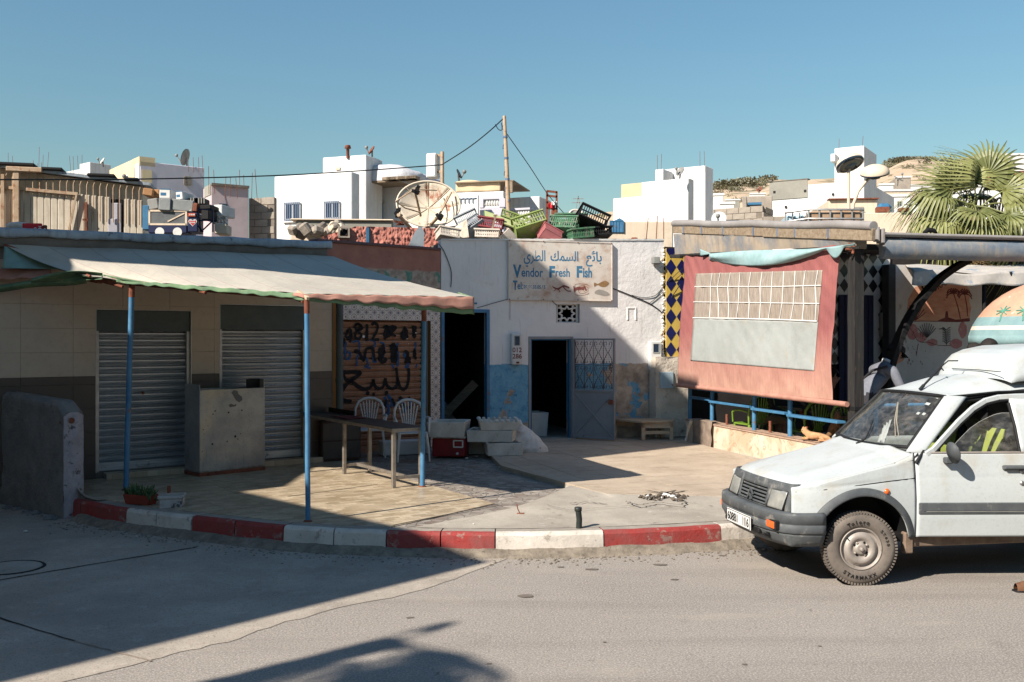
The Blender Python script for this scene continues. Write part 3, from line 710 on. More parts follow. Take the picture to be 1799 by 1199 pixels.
def wall_panel(mb, x0, x1, z0, ztop, openings, th=.2, y=0.0, m=0, mr=None):
 """wall with real thickness and reveals; ztop is a number or a function of x; openings are (x0,x1,z0,z1)"""
 zt = ztop if callable(ztop) else (lambda x: ztop)
 mr = m if mr is None else mr
 xs = sorted(set([x0, x1]+[v for o in openings for v in (o[0], o[1]) if x0 < v < x1]))
 zs = sorted(set([z0]+[v for o in openings for v in (o[2], o[3]) if z0 < v]))
 for i in range(len(xs)-1):
  a, b = xs[i], xs[i+1]; xm = (a+b)/2
  for k in range(len(zs)):
   c = zs[k]; last = k == len(zs)-1; d = None if last else zs[k+1]
   zm = c+.001 if last else (c+d)/2
   if any(o[0] < xm < o[1] and o[2]-1e-6 < zm < o[3] for o in openings): continue
   if last: vs = [(a, y, c), (b, y, c), (b, y, zt(b)), (a, y, zt(a))]
   else: vs = [(a, y, c), (b, y, c), (b, y, d), (a, y, d)]
   mb.add(vs, [(0,1,2,3)], m)
   mb.add([(v[0], y+th, v[2]) for v in vs], [(3,2,1,0)], m)
 for o in openings:
  a, b, c, d = o
  mb.add([(a,y,c),(a,y+th,c),(a,y+th,d),(a,y,d)], [(0,1,2,3)], mr); mb.add([(b,y,c),(b,y+th,c),(b,y+th,d),(b,y,d)], [(3,2,1,0)], mr)
  mb.add([(a,y,d),(b,y,d),(b,y+th,d),(a,y+th,d)], [(0,1,2,3)], mr)
  if c > z0+.001: mb.add([(a,y,c),(b,y,c),(b,y+th,c),(a,y+th,c)], [(3,2,1,0)], mr)
 mb.add([(x0,y,zt(x0)),(x1,y,zt(x1)),(x1,y+th,zt(x1)),(x0,y+th,zt(x0))], [(0,1,2,3)], m)
 mb.add([(x0,y,z0),(x0,y+th,z0),(x0,y+th,zt(x0)),(x0,y,zt(x0))], [(0,1,2,3)], m); mb.add([(x1,y,z0),(x1,y+th,z0),(x1,y+th,zt(x1)),(x1,y,zt(x1))], [(3,2,1,0)], m)
 return mb
def room(mb, x0, x1, y0, y1, z0, z1, m=0):
 """inside of a room: back, sides, floor, ceiling as thin slabs"""
 t = .05
 mb.box(x0, x1, y1, y1+t, z0, z1, m); mb.box(x0-t, x0, y0, y1, z0, z1, m); mb.box(x1, x1+t, y0, y1, z0, z1, m)
 mb.box(x0-t, x1+t, y0, y1+t, z1, z1+t, m); mb.box(x0, x1, y0, y1, z0-t, z0, m)
def shutter(parent, x0, x1, z0, z1, n, m, y=.10, mflat=None, corr=True):
 """each interlocking slat is a piece of its own"""
 h = (z1-z0)/n
 mb = MB(); pr = [(0, .0), (.006, .012), (.020, .30*h), (.014, .42*h), (.022, .55*h), (.024, .74*h), (.008, .86*h), (-.022, .90*h), (-.024, .985*h), (0, h)]
 vs = [];
 for x in (x0, x1): vs += [(x, y-d, z) for d, z in pr]
 k = len(pr); mb.add(vs, [(i, i+1, k+i+1, k+i) for i in range(k-1)], 0, False)
 first = None
 for i in range(n):
  if first is None: first = mb.build('slat', m, parent, (0, 0, z0))
  else:
   o = first.copy(); COL.objects.link(o); o.location = (0, ru(-.003, .003), z0+i*h)
 return first
# LEFT BUILDING
sA0, sA1 = WA.s_(-150), WA.s_(585)
bA = WA.empty('tiled_shop_building', 'low tiled shop with two steel shutters behind the canvas awning', 'building')
d1 = (WA.s_(169.5), WA.s_(335)); d2 = (WA.s_(387), WA.s_(539))
zs_ = .30; zt1 = WA.z_(250, 546); zt2 = WA.z_(460, 537)
topA = lambda x: 3.43+(x-WA.s_(0))*(.09/(sA1-WA.s_(0)))
mb = MB(); wall_panel(mb, sA0, sA1, .19, lambda x: topA(x)-.22, [(d1[0], d1[1], zs_, zt1), (d2[0], d2[1], zs_, zt2)], .25, .012)
mb.box(sA0, sA1, .27, 6.5, 3.0, 3.12); mb.box(sA0, sA0+.2, .27, 6.5, .19, 3.1); mb.box(sA1-.25, sA1, .262, 6.5, .19, 3.12); mb.box(sA0, sA1, 6.3, 6.5, .19, 3.0)
mb.box(d1[0]-.1, d2[1]+.1, .30, .34, .2, 3.0)
mb.build('wall', m_cement, bA)
# parapet: a rough cement band below a flaking white coping
def rough_band(x0, x1, zlo, zhi, y0, y1, amp, seed):
 mb = MB(); n = int((x1-x0)/.06)
 def f(u, v):
  x = x0+(x1-x0)*u; lo = zlo(x)+amp*pn((x*2.3, seed, 0))+amp*.5*pn((x*9, seed, 1)); hi = zhi(x)+amp*.5*pn((x*3.1, seed, 4))
  ring = [(y1, hi), (y0+.03, hi), (y0, hi-.03), (y0, lo+.02), (y0+.02, lo), (y1, lo)]
  k = v*5; i = min(int(k), 4); t = k-i; a = ring[i]; b = ring[i+1]
  return (x, a[0]*(1-t)+b[0]*t+.008*pn((x*7, v*6, seed)), a[1]*(1-t)+b[1]*t)
 mb.grid(f, n, 10, 0, True); return mb
rough_band(sA0, sA1-.06, lambda x: topA(x)-.11, lambda x: topA(x), -.10, .24, .03, 3).build('parapet_coping', m_parapet, bA)
rough_band(sA0, sA1-.12, lambda x: topA(x)-.245, lambda x: topA(x)-.09, -.05, .22, .02, 8).build('parapet_band', m_cement, bA)
# ceramic cladding: every tile its own piece
def clad(parent, x0, x1, z0, z1, tw, th, m, holes, y=0.0, x_off=0.0, gap=.0016, name='tile', t=.011, z_off=None):
 zo = z0 if z_off is None else z_off
 i = math.floor((x0-x_off)/tw)
 n = 0
 while x_off+i*tw < x1:
  a = max(x0, x_off+i*tw)+gap/2; b = min(x1, x_off+(i+1)*tw)-gap/2; i += 1
  if b-a < .012: continue
  j = math.floor((z0-zo)/th)
  while zo+j*th < z1-.003:
   c = max(z0, zo+j*th)+gap/2; d = min(z1, zo+(j+1)*th)-gap/2; j += 1
   if d-c < .01: continue
   pieces = [(a, b, c, d)]
   for h in holes:
    nxt = []
    for (p, q, r, s) in pieces:
     if q <= h[0] or p >= h[1] or s <= h[2] or r >= h[3]: nxt.append((p, q, r, s)); continue
     if p < h[0]: nxt.append((p, h[0], r, s))
     if q > h[1]: nxt.append((h[1], q, r, s))
     pp, qq = max(p, h[0]), min(q, h[1])
     if r < h[2]: nxt.append((pp, qq, r, h[2]))
     if s > h[3]: nxt.append((pp, qq, h[3], s))
    pieces = nxt
   for (p, q, r, s) in pieces:
    if q-p < .01 or s-r < .01: continue
    MB().box(p, q, y-ru(0, .0012), y+t, r, s, 0, None, .0015).build(name, m, parent); n += 1
 return n
zdado = WA.z_(80, 663)
holes = [(d1[0], d1[1], zs_, zt1), (d2[0], d2[1], zs_, zt2)]
nt = clad(bA, WA.s_(-30), sA1-.02, .22, zdado, .62, .31, m_browntile, [(d1[0]-.01, d1[1]+.01, 0, zt1), (d2[0]-.01, d2[1]+.01, 0, zt2)], 0, WA.s_(36))
nt += clad(bA, WA.s_(-30), sA1-.02, zdado, 3.04, .62, .31, m_walltile, holes, 0, WA.s_(36))
for k, (dd, zt) in enumerate(((d1, zt1), (d2, zt2))):
 x0, x1 = dd
 sh = bpy.data.objects.new('roller_shutter', None); COL.objects.link(sh); sh.parent = bA
 hb = WA.z_((170, 388)[k], (582, 579)[k]);
 mb = MB(); mb.box(x0+.004, x1-.004, .02, .22, hb, zt-.004, 0, None, .004)
 for i in range(9): mb.tube([(x0+.06+i*(x1-x0-.12)/8, .024, zt-.05), (x0+.06+i*(x1-x0-.12)/8, .014, zt-.05)], .008, 6)
 mb.build('shutter_box', m_boxgrey, sh)
 mb = MB(); mb.box(x0+.002, x0+.04, .03, .14, zs_, hb); mb.box(x1-.045, x1-.002, .03, .14, zs_, hb); mb.build('guide_rail', m_alu, sh)
 shutter(sh, x0+.03, x1-.035, zs_+.12, hb, 19 if k == 0 else 19, m_slat, .115)
 mb = MB(); mb.box(x0+.03, x1-.035, .085, .12, zs_+.002, zs_+.118, 0, None, .006)
 xm = (x0+x1)/2
 mb.tube([(xm-.07, .085, zs_+.09), (xm-.09, .07, zs_+.06), (xm-.05, .065, zs_+.03), (xm+.05, .065, zs_+.03), (xm+.09, .07, zs_+.06), (xm+.07, .085, zs_+.09)], .007, 6)
 mb.build('bottom_rail', m_slat, sh)
 mb = MB(); mb.lathe([(.001, .01), (.018, .01), (.022, 0)], 12, 0, T3((xm, .083, zs_+1.02), (R(90), 0, 0))); mb.build('lock', m_rust, sh)
 mb = MB(); mb.box(x0-.012, x0, -.004, .03, zs_, zt+.01); mb.box(x1, x1+.012, -.004, .03, zs_, zt+.01); mb.box(x0, x1, -.004, .03, zt, zt+.012); mb.build('frame_trim', m_alu, sh)
# tiled threshold step along the shutters
st0, st1 = WA.s_(182), WA.s_(560)
mb = MB(); mb.box(st0, st1, -.16, .10, .20, zs_-.003, 0, None, .004); mb.build('step', m_woodtile, bA)
mb = MB(); mb.box(st0-.008, st0, -.165, -.1, .222, zs_-.002); mb.build('step_edge', m_alu, bA)
# end pier and down pipe between the two shops
xe = sA1
pp = thing('drain_pipe', 'grey vertical pipe at the corner between the tiled shop and the graffiti shutter', 'pipe', WA.W(xe+.03, -.04, .2), WA.a)
mb = MB(); mb.tube([(.06, .0, 0), (.06, 0, 2.55)], .055, 14); mb.tube([(.06, 0, 1.2), (.06, 0, 1.26)], .065, 14); mb.build('pipe', m_boxgrey, pp)
# GRAFFITI SHOP
bB = WB.empty('graffiti_shop_building', 'salmon painted shop with a brown graffiti covered shutter', 'building')
LB = (pB1-pB0).length
o1 = (WB.s_(594), WB.s_(757)); zB = WB.z_(670, 563); zp = WB.z_(680, 531)
topB = lambda x: WB.z_(680, 432)
xb0 = -.45
mb = MB(); wall_panel(mb, xb0, LB-.003, .19, topB(0), [(o1[0], o1[1], .2, zB)], .22, .012)
mb.box(xb0, LB-.2, .235, 5, topB(0)-.5, topB(0)-.42); mb.box(xb0, xb0+.2, .235, 5, .19, topB(0)-.5); mb.box(o1[0]-.1, o1[1]+.1, .26, .3, .19, zB+.2)
mb.build('wall', m_mural, bB)
mb = MB(); mb.box(xb0, LB-.01, -.02, .25, topB(0)-.02, topB(0)+.03, 0, None, .012); mb.build('coping', mat('dirty dark coping', (126,88,80), (92,84,92), 6, .9, .6, 30, .01), bB)
clad(bB, -.02, LB-.02, .22, zp+.14, .155, .155, m_ptn, [(o1[0], o1[1], 0, zB)], 0, WB.s_(594), .0018, 'tile', .011, zB)
nb = 20; shb = bpy.data.objects.new('roller_shutter', None); COL.objects.link(shb); shb.parent = bB
shutter(shb, o1[0]+.02, o1[1]-.15, .32, zB-.01, nb, m_slatbr, .10)
mb = MB(); mb.box(o1[0]+.02, o1[1]-.15, .075, .1, .2, .318, 0, None, .004); mb.build('bottom_rail', m_slatbr, shb)
mb = MB(); mb.box(o1[1]-.13, o1[1]-.03, .04, .14, .2, zB); mb.box(o1[0]-.002, o1[0]+.018, .02, .14, .2, zB); mb.build('guide_rail', m_boxgrey, shb)
# graffiti: sprayed strokes lying just on the slats
def ribbon(mb, pts, w, y, m=0, n=6):
 P = [Vector((p[0], 0, p[1])) for p in pts]; Q = []
 if len(P) > 2:
  for i in range(len(P)-1):
   for k in range(n): Q.append(catmull(P, i, k/n))
  Q.append(P[-1])
 else: Q = P
 vs = []
 for i, p in enumerate(Q):
  d = Q[min(i+1, len(Q)-1)]-Q[max(i-1, 0)]; nn = Vector((-d.z, 0, d.x)).normalized() if d.length > 1e-9 else Vector((1,0,0))
  ww = w*(.85+.3*rr0()) if not callable(w) else w(i/max(1, len(Q)-1))
  vs += [(p.x+nn.x*ww/2, y, p.z+nn.z*ww/2), (p.x-nn.x*ww/2, y, p.z-nn.z*ww/2)]
 mb.add(vs, [(2*i, 2*i+1, 2*i+3, 2*i+2) for i in range(len(Q)-1)], m)
def disc(mb, x, z, r, y, m=0, sx=1.0, n=14):
 mb.add([(x+cos(2*pi*i/n)*r*sx, y, z+sin(2*pi*i/n)*r) for i in range(n)], [tuple(range(n))], m)
def wb(px, py): return (WB.s_(px), WB.z_(px, py))
# strokes are given in the photograph's pixels and laid on the shutter plane
def zz(x, y): return wb(580+x/6.2034, 540+y/6.2034)       # coordinates read off an enlargement
blk = MB(); blu = MB(); yb = .068
for st, w in [([(155,190),(140,260),(150,330),(180,360),(170,400),(130,405),(120,360),(160,345)], .035), ([(215,250),(200,320),(235,330),(255,260),(230,240),(215,270)], .035), ([(250,290),(262,330),(240,385)], .035),
 ([(300,190),(350,190),(375,230),(320,250),(300,210),(330,180),(360,215),(310,270),(300,330),(340,345),(365,300),(320,260)], .032), ([(430,185),(425,370)], .04), ([(480,200),(505,170),(545,200),(530,270),(490,350),(560,355)], .035),
 ([(150,715),(350,712),(300,770),(240,810),(160,900),(140,960),(150,1010),(260,1030)], .05), ([(150,722),(200,790),(265,815),(330,865),(400,895),(460,880),(490,830),(495,785)], .045),
 ([(495,785),(510,850),(560,890),(610,860),(630,775)], .04), ([(630,775),(645,850),(700,890),(750,860),(760,780),(745,660)], .04), ([(760,780),(790,870),(830,900),(870,850),(885,760),(880,665)], .04),
 ([(290,480),(340,490),(390,580),(410,490),(430,450),(490,450),(500,520),(520,590)], .04), ([(560,560),(600,600),(640,560)], .05)]:
 ribbon(blk, [zz(*p) for p in st], w*1.3, yb)
for x, y, r in [(435,940,.035), (500,950,.028), (640,935,.035)]: disc(blk, *zz(x, y), r, yb)
for x0, y0, x1, y1, nsc in [(610,200,750,350,9), (800,190,870,360,6), (920,200,960,340,5), (680,400,760,600,8), (560,400,620,600,5), (840,470,900,610,6), (940,450,960,600,3)]:
 for i in range(nsc):
  a = [(x0+(x1-x0)*rr0(), y0+(y1-y0)*rr0()) for _ in range(4)]; ribbon(blk, [zz(*p) for p in a], .045, yb+.0005*i, n=4)
for st, w in [([(120,400),(150,440),(155,500),(110,540),(100,545)], .03), ([(200,380),(190,470),(200,560),(235,560),(245,500),(210,490)], .035), ([(270,380),(340,375),(345,470),(320,560),(320,640)], .032),
 ([(400,520),(430,580),(440,640),(400,650),(470,665)], .03), ([(470,360),(520,390),(490,470),(500,590),(540,590)], .03), ([(570,385),(610,400),(620,480),(600,560)], .03), ([(770,390),(740,450),(770,520),(760,650)], .04),
 ([(960,380),(955,500)], .035), ([(700,620),(720,665)], .04), ([(830,500),(850,560),(880,640),(840,650)], .05), ([(975,620),(960,665)], .03)]:
 ribbon(blu, [zz(*p) for p in st], w, yb+.002)
for i, (a, b) in enumerate([((655,655+300),(700,1090)), ((620,980),(660,1180)), ((780,1000),(830,1150)), ((880,1000),(900,1100))]):
 ribbon(blu, [zz(*a), zz((a[0]+b[0])/2+20, (a[1]+b[1])/2), zz(*b)], .05, yb+.002)
for a, b in [((700,1000),(760,1060)), ((780,980),(900,990)), ((640,1010),(600,1090)), ((820,1060),(900,1090))]:
 ribbon(blk, [zz(*a), zz((a[0]+b[0])/2, (a[1]+b[1])/2+30), zz(*b)], .05, yb)
blk.build('graffiti', m_spray, shb); blu.build('graffiti', m_spraybl, shb)
mb = MB()
for x, y, r in [(390,320,.022), (865,345,.010), (960,280,.012), (880,400,.008), (230,460,.006), (395,380,.008)]: disc(mb, *zz(x, y), r, yb-.003)
mb.build('sticker_scrap', m_white, shb)
# pink roughcast wall standing back on the roof
rc = thing('roughcast_wall', 'pink roughcast parapet wall with a leaning grey slab in front', 'wall', (0,0,0))
WR = Wall((-2.9, 17.6), R(12))
xr0, xr1 = WR.s_(566), WR.s_(772); zr1 = WR.z_(700, 400); zr0 = WR.z_(700, 436)-.5
def rcf(u, v):
 x = xr0+(xr1-xr0)*u; zt = zr1-(.0 if u > .28 else (.28-u)*.7); z = zr0+(zt-zr0)*v
 d = .05*pn((x*11, z*11, 0))+.03*pn((x*25, z*25, 3)); return WR.W(x, -abs(d)*1.2, z)
mb = MB(); mb.grid(rcf, 150, 34, 0, True)
mb.grid(lambda u, v: WR.W(xr0+(xr1-xr0)*u, .2*v, zr1-(.0 if u > .28 else (.28-u)*.7)), 40, 1); mb.grid(lambda u, v: WR.W(xr0+(xr1-xr0)*u, .2, zr0+(zr1-zr0-.2)*v), 2, 1)
mb.build('wall', m_rough, rc)
mb = MB(); a = WR.s_(643); mb.box(a, a+.05, -.06, .0, zr0, zr1-.02, 0, T3(WR.P, (0,0,WR.a))); mb.build('blue_paint_stripe', m_bluedk, rc)
mb = MB(); a = WR.s_(604); zc = WR.z_(604, 409); MW = T3(WR.P, (0,0,WR.a))
for k in range(4): mb.box(*[(a-.10, a+.10, -.09, -.02, zc+.07, zc+.10), (a-.10, a+.10, -.09, -.02, zc-.10, zc-.07), (a-.10, a-.07, -.09, -.02, zc-.07, zc+.07), (a+.07, a+.10, -.09, -.02, zc-.07, zc+.07)][k], 0, MW)
mb.build('concrete_vent', m_block, rc)
mb = MB(); mb.lathe([(.001, 0), (.06, 0), (.06, .04)], 16, 0, MW @ T3((a, -.03, zc), (R(90), 0, 0))); mb.build('vent_hole', m_black, rc)
sl = thing('leaning_slab', 'grey rounded board leaning on the pink roughcast wall', 'board', WR.W(WR.s_(720), -.3, zr1-1.0), WR.a)
pts = [(-.28, 0), (-.17, .28), (-.08, .62), (.02, .86), (.12, 1.02), (.19, 1.03), (.24, .92), (.22, .6), (.2, .3), (.16, 0)]
sc_ = (WR.z_(720, 402)-(zr1-1.0))/1.03
MB().prism([(x*.95, z*sc_) for x, z in pts], 0, .035, 'y').build('board', mat('grey painted board', (158,166,172), (146,154,160), 3, .7, .1), sl)
mb = MB(); mb.bar((0, .25, .0), (0, .05, .7), .04, .04); mb.build('prop', m_wood, sl)
# FISH SHOP
bC = WC.empty('fish_shop_building', 'white and blue plastered fish shop with two open doorways', 'building')
c0 = WC.s_(775); c1 = WC.s_(1166)
q1 = (WC.s_(780), WC.s_(857), .19, WC.z_(820, 548)); q2 = (WC.s_(931), WC.s_(1003), .19, WC.z_(960, 594))
g1 = (WC.s_(977), WC.s_(1019), WC.z_(1000, 567.5), WC.z_(1000, 534.5))
ztC = lambda x: WC.z_(780, 421)+(x-c0)*.03
mb = MB(); wall_panel(mb, c0, c1, .19, ztC, [q1, q2, g1], .22); mb.build('wall', m_plasterC, bC)
mb = MB(); mb.grid(lambda u, v: (c0+(c1-c0)*u, -.015+.26*v+.01*pn((u*40, v, 0)), ztC(c0+(c1-c0)*u)+.012+.008*pn((u*50, v*3, 2))), 90, 2, 0, True)
mb.grid(lambda u, v: (c0+(c1-c0)*u, -.015-.004*pn((u*60, v*3, 0)), ztC(c0+(c1-c0)*u)+.012+.008*pn((u*50, 0, 2))-.03*v), 90, 2, 0, True)
mb.build('wall_top', m_white, bC)
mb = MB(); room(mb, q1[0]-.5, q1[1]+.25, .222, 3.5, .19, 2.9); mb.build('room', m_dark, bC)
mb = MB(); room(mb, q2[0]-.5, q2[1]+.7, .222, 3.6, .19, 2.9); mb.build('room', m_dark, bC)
# roof and rear mass
mb = MB(); mb.box(c0, c1, .24, 5.5, 3.15, 3.3); mb.box(c0, c0+.18, .24, 5.5, 3.3, 3.7); mb.build('roof', m_cement, bC)
# door frames
def frame(mb, x0, x1, z0, z1, w, y0, y1, m=0, c=.004):
 mb.box(x0, x0+w, y0, y1, z0, z1, m, None, c); mb.box(x1-w, x1, y0, y1, z0, z1, m, None, c); mb.box(x0+w, x1-w, y0, y1, z1-w, z1, m, None, c)
mb = MB(); frame(mb, q1[0]-.05, q1[1]+.03, .2, q1[3]+.04, .055, -.025, .1); mb.box(q1[1]-.33, q1[1]-.30, -.02, .02, q1[3]+.04, q1[3]+.16); mb.box(q1[1]-.36, q1[1]-.2, -.02, .02, q1[3]+.13, q1[3]+.16); mb.build('door_frame', m_blue, bC)
mb = MB(); frame(mb, q2[0]-.03, q2[1]+.04, .2, q2[3]+.025, .045, -.015, .12); mb.build('door_frame', m_doorg, bC)
mb = MB(); frame(mb, q2[0]+.016, q2[1]-.01, .2, q2[3]-.021, .02, .0, .1); mb.build('inner_door_frame', m_bluedk, bC)
mb = MB(); mb.box(q2[0]-.05, q2[1]+.05, -.14, .2, .24, .292, 0, None, .006); mb.build('door_sill', m_conc, bC)
# star shaped plaster grille
mb = MB(); gx = (g1[0]+g1[1])/2+.0; gz = (g1[2]+g1[3])/2; gw = (g1[1]-g1[0])/2*.86; gh = (g1[3]-g1[2])/2
bw = .026
def gb(a, b): mb.bar((gx+a[0]*gw, .07, gz+a[1]*gh), (gx+b[0]*gw, .07, gz+b[1]*gh), bw, .04, 0, .004, (0,1,0))
st = .55
P8 = [(-.72,.0),(-.38,.38),(-.42,.72),(0,.42)]
star = []
for k in range(8):
 a = pi/8*0+k*pi/4; star.append((cos(a)*.78, sin(a)*.78)); star.append((cos(a+pi/8)*.50, sin(a+pi/8)*.50))
for k in range(16): gb(star[k], star[(k+1) % 16])
for x in (-.97, .97): gb((x,-1), (x,1))
for z in (-.96, .96): gb((-1,z), (1,z))
for sx in (-1, 1):
 for sz in (-1, 1):
  gb((sx*.55, sz*.55), (sx, sz*.62)); gb((sx*.55, sz*.55), (sx*.62, sz)); gb((sx*.78*.0+.0, sz*.78), (0, sz)); gb((sx*.78, 0), (sx, 0)); gb((sx*.97, sz*.62), (sx*.62, sz*.62)); gb((sx*.62, sz*.62), (sx*.62, sz*.97))
mb.build('star_grille', m_white, bC)
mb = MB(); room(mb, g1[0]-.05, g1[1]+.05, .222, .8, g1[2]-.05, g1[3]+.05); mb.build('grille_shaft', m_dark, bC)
# open steel door leaf: sheet below, scrolled grille above
hp = WC.W(WC.s_(1004)+.01, -.03, 0)
dl = thing('door_leaf', 'open grey steel door with sheet panel below and scrolled ironwork above', 'door', (hp.x, hp.y, .30), R(-35.5))
LW = .865; LH = WC.z_(1004, 594)-.31; GZ = .84
mb = MB();
for a in [(0,.04,0,LH),(LW-.035,LW,0,LH),(.04,LW-.035,LH-.03,LH),(.04,LW-.035,0,.035),(.04,LW-.035,GZ-.02,GZ+.02)]: mb.box(a[0], a[1], -.02, .02, a[2], a[3], 0, None, .003)
mb.build('frame', m_doorg, dl)
mb = MB(); mb.box(.04, LW-.035, -.004, .004, .035, GZ-.02); mb.build('sheet_panel', m_doorg, dl)
mb = MB(); mb.bar((.04, -.012, .04), (LW-.04, -.012, GZ-.03), .025, .012, 0, .002, (0,1,0)); mb.bar((LW-.04, -.018, .04), (.04, -.018, GZ-.03), .025, .012, 0, .002, (0,1,0)); mb.build('cross_brace', m_doorg, dl)
m_iron = mat('wrought iron', (88,84,90), (70,66,72), 8, .6, .1, 60, .002)
mb = MB(); n = 4; w = (LW-.09)/n
def arc(cx, cz, r, a0, a1, k=12, dr=0.0): return [(cx+cos(a0+(a1-a0)*i/k)*(r+dr*i/k), 0, cz+sin(a0+(a1-a0)*i/k)*(r+dr*i/k)) for i in range(k+1)]
for i in range(n+1): mb.tube([(.045+w*i, .008, GZ+.02), (.045+w*i, .008, LH-.03)], .006, 6)
H = LH-.03-GZ-.02;
for i in range(n):
 xc = .045+w*(i+.5)
 for r in range(2):
  zb = GZ+.02+H*r*.5; h = H*.5
  for s in (-1, 1):
   mb.tube([(xc+s*w*.46, 0, zb+.02), (xc+s*w*.40, 0, zb+h*.2), (xc+s*w*.05, 0, zb+h*.5), (xc+s*w*.40, 0, zb+h*.8), (xc+s*w*.40, 0, zb+h*.92), (xc+s*w*.2, 0, zb+h*.93), (xc+s*w*.12, 0, zb+h*.84), (xc+s*w*.24, 0, zb+h*.8)], .0055, 5)
   mb.tube([(xc+s*w*.05, 0, zb+h*.5), (xc+s*w*.40, 0, zb+h*.22), (xc+s*w*.38, 0, zb+h*.08), (xc+s*w*.18, 0, zb+h*.08), (xc+s*w*.16, 0, zb+h*.17)], .0055, 5)
 mb.tube([(.045+w*i, 0, GZ+.02+H*.5), (.045+w*(i+1), 0, GZ+.02+H*.5)], .006, 5)
mb.build('scrollwork', m_iron, dl)
mb = MB()      # fine wire mesh behind the scrollwork
k = 0
x = .05
while x < LW-.04:
 mb.bar((x, .012, GZ+.02), (x, .012, LH-.03), .0022, .0022); x += .032
z = GZ+.04
while z < LH-.04:
 mb.bar((.045, .012, z), (LW-.035, .012, z), .0022, .0022); z += .032
mb.build('wire_mesh', m_iron, dl)
mb = MB(); mb.box(LW-.11, LW-.02, -.05, -.018, .62, .70, 0, None, .006); mb.tube([(LW-.08, -.06, .66), (LW-.15, -.065, .66)], .008, 6); mb.build('lock_case', m_rust, dl)
mb = MB(); mb.tube(arc(0,0,.035,0,6.2,14), .006, 5, 0, True, T3((LW-.07,-.025,1.28))); mb.tube([(LW-.07,-.02,1.33),(LW-.09,-.02,1.22),(LW-.05,-.02,1.18)], .006, 5); mb.build('bent_wire', m_iron, dl)
# painted sign
def text_mesh(s, size, m, parent, loc, rot=(R(90), 0, 0), bold=.0, sx=1.0, name='lettering', align='LEFT', ext=.0, shear=0.0, spacing=1.0):
 cu = bpy.data.curves.new(name, 'FONT'); cu.body = s; cu.size = size; cu.offset = bold; cu.align_x = align; cu.extrude = ext; cu.shear = shear; cu.space_character = spacing
 t = bpy.data.objects.new(name, cu); COL.objects.link(t)
 dg = bpy.context.evaluated_depsgraph_get(); me = bpy.data.meshes.new_from_object(t.evaluated_get(dg)); bpy.data.objects.remove(t)
 me.materials.clear(); me.materials.append(m)
 o = bpy.data.objects.new(name, me); COL.objects.link(o)
 if parent: o.parent = parent
 o.location = loc; o.rotation_euler = rot; o.scale = (sx, 1, 1); return o
sx0, sx1 = WC.s_(893, -.05), WC.s_(1076, -.05); sz0, sz1 = WC.z_(893, 527.5, -.05), WC.z_(893, 421, -.05)
sg = thing('shop_sign', 'rust stained white sign with hand painted Arabic, Vendor Fresh Fish and sea creatures', 'sign', WC.W(sx0, -.05, sz0), WC.a)
SW, SH = sx1-sx0, sz1-sz0
mb = MB(); mb.box(0, SW, -.0, .012, 0, SH, 0, None, .002)
for a in ((0, .018, 0, SH), (SW-.018, SW, 0, SH), (.018, SW-.018, SH-.018, SH), (.018, SW-.018, 0, .018)): mb.box(a[0], a[1], -.008, .04, a[2], a[3], 0, None, .002)
mb.build('board', m_sign, sg)
mb = MB()
for x in (.02, SW*.33, SW*.66, SW-.02):
 for z in (.015, SH-.015): mb.lathe([(.001, .008), (.009, .006), (.011, 0)], 8, 0, T3((x, -.008, z), (R(90), 0, 0)))
mb.build('rivets', m_rust, sg)
def sp_(px, py):          # pixel -> sign coordinates
 s = WC.s_(px, -.05); return (s-sx0, WC.z_(px, py, -.05)-sz0)
def put(s, px, py, size, m, **k):
 x, z = sp_(px, py); return text_mesh(s, size, m, sg, (x, -.002, z), **k)
ar = '\uFEF1\uFEAE\uFEC4\uFEDF\uFE8D'; ar2 = '\uFEDA\uFEE4\uFEB4\uFEDF\uFE8D'; ar3 = '\uFECA\uFE8B\uFE8E\uFE91'
def fit(s, px0, px1, py, size, m, **k):
 o = put(s, px0, py, size, m, **k); xs = [v.co.x for v in o.data.vertices]
 w = (max(xs)-min(xs)) if xs else 1; x0 = sp_(px0, py)[0]; x1 = sp_(px1, py)[0]
 f = (x1-x0)/w; o.scale = (f, 1, 1); o.location.x = x0-min(xs)*f; return o
fit(ar, 920, 958, 458, .26, m_bluelet, bold=.0035); fit(ar2, 967, 1016, 458, .24, m_bluelet, bold=.0035); fit(ar3, 1029, 1057, 459, .24, m_bluelet, bold=.0035)
fit('V', 901, 916, 487, .30, m_bluelet, bold=.013); fit('endor', 916, 954, 486, .22, m_bluelet, bold=.0045)
fit('F', 965, 975, 487, .27, m_bluelet, bold=.012); fit('resh', 976, 1001, 486, .21, m_bluelet, bold=.004)
fit('F', 1013, 1023, 487, .27, m_bluelet, bold=.012); fit('ish', 1024, 1040, 487, .24, m_bluelet, bold=.008)
fit('T', 901, 909, 509, .22, m_bluelet, bold=.008); fit('el:', 909, 919, 508, .17, m_bluelet, bold=.003); fit('06.66.33.05.65', 920, 958, 507, .085, m_bluelet, bold=.002)
def blob_poly(pts, m, name, y=-.003, n=5):
 P = [Vector((*sp_(*p), 0)) for p in pts]; Q = []
 k = len(P)
 for i in range(k):
  p0, p1, p2, p3 = P[i-1], P[i], P[(i+1) % k], P[(i+2) % k]
  for j in range(n):
   t = j/n; Q.append(.5*((2*p1)+(-p0+p2)*t+(2*p0-5*p1+4*p2-p3)*t*t+(-p0+3*p1-3*p2+p3)*t**3))
 b = MB(); b.add([(q.x, y, q.y) for q in Q], [tuple(range(len(Q)))]); return b.build(name, m, sg)
blob_poly([(1044,497),(1050,499),(1056,496),(1064,494),(1070,498),(1064,504),(1056,504),(1050,501),(1044,504)], m_ochre, 'painted_fish')
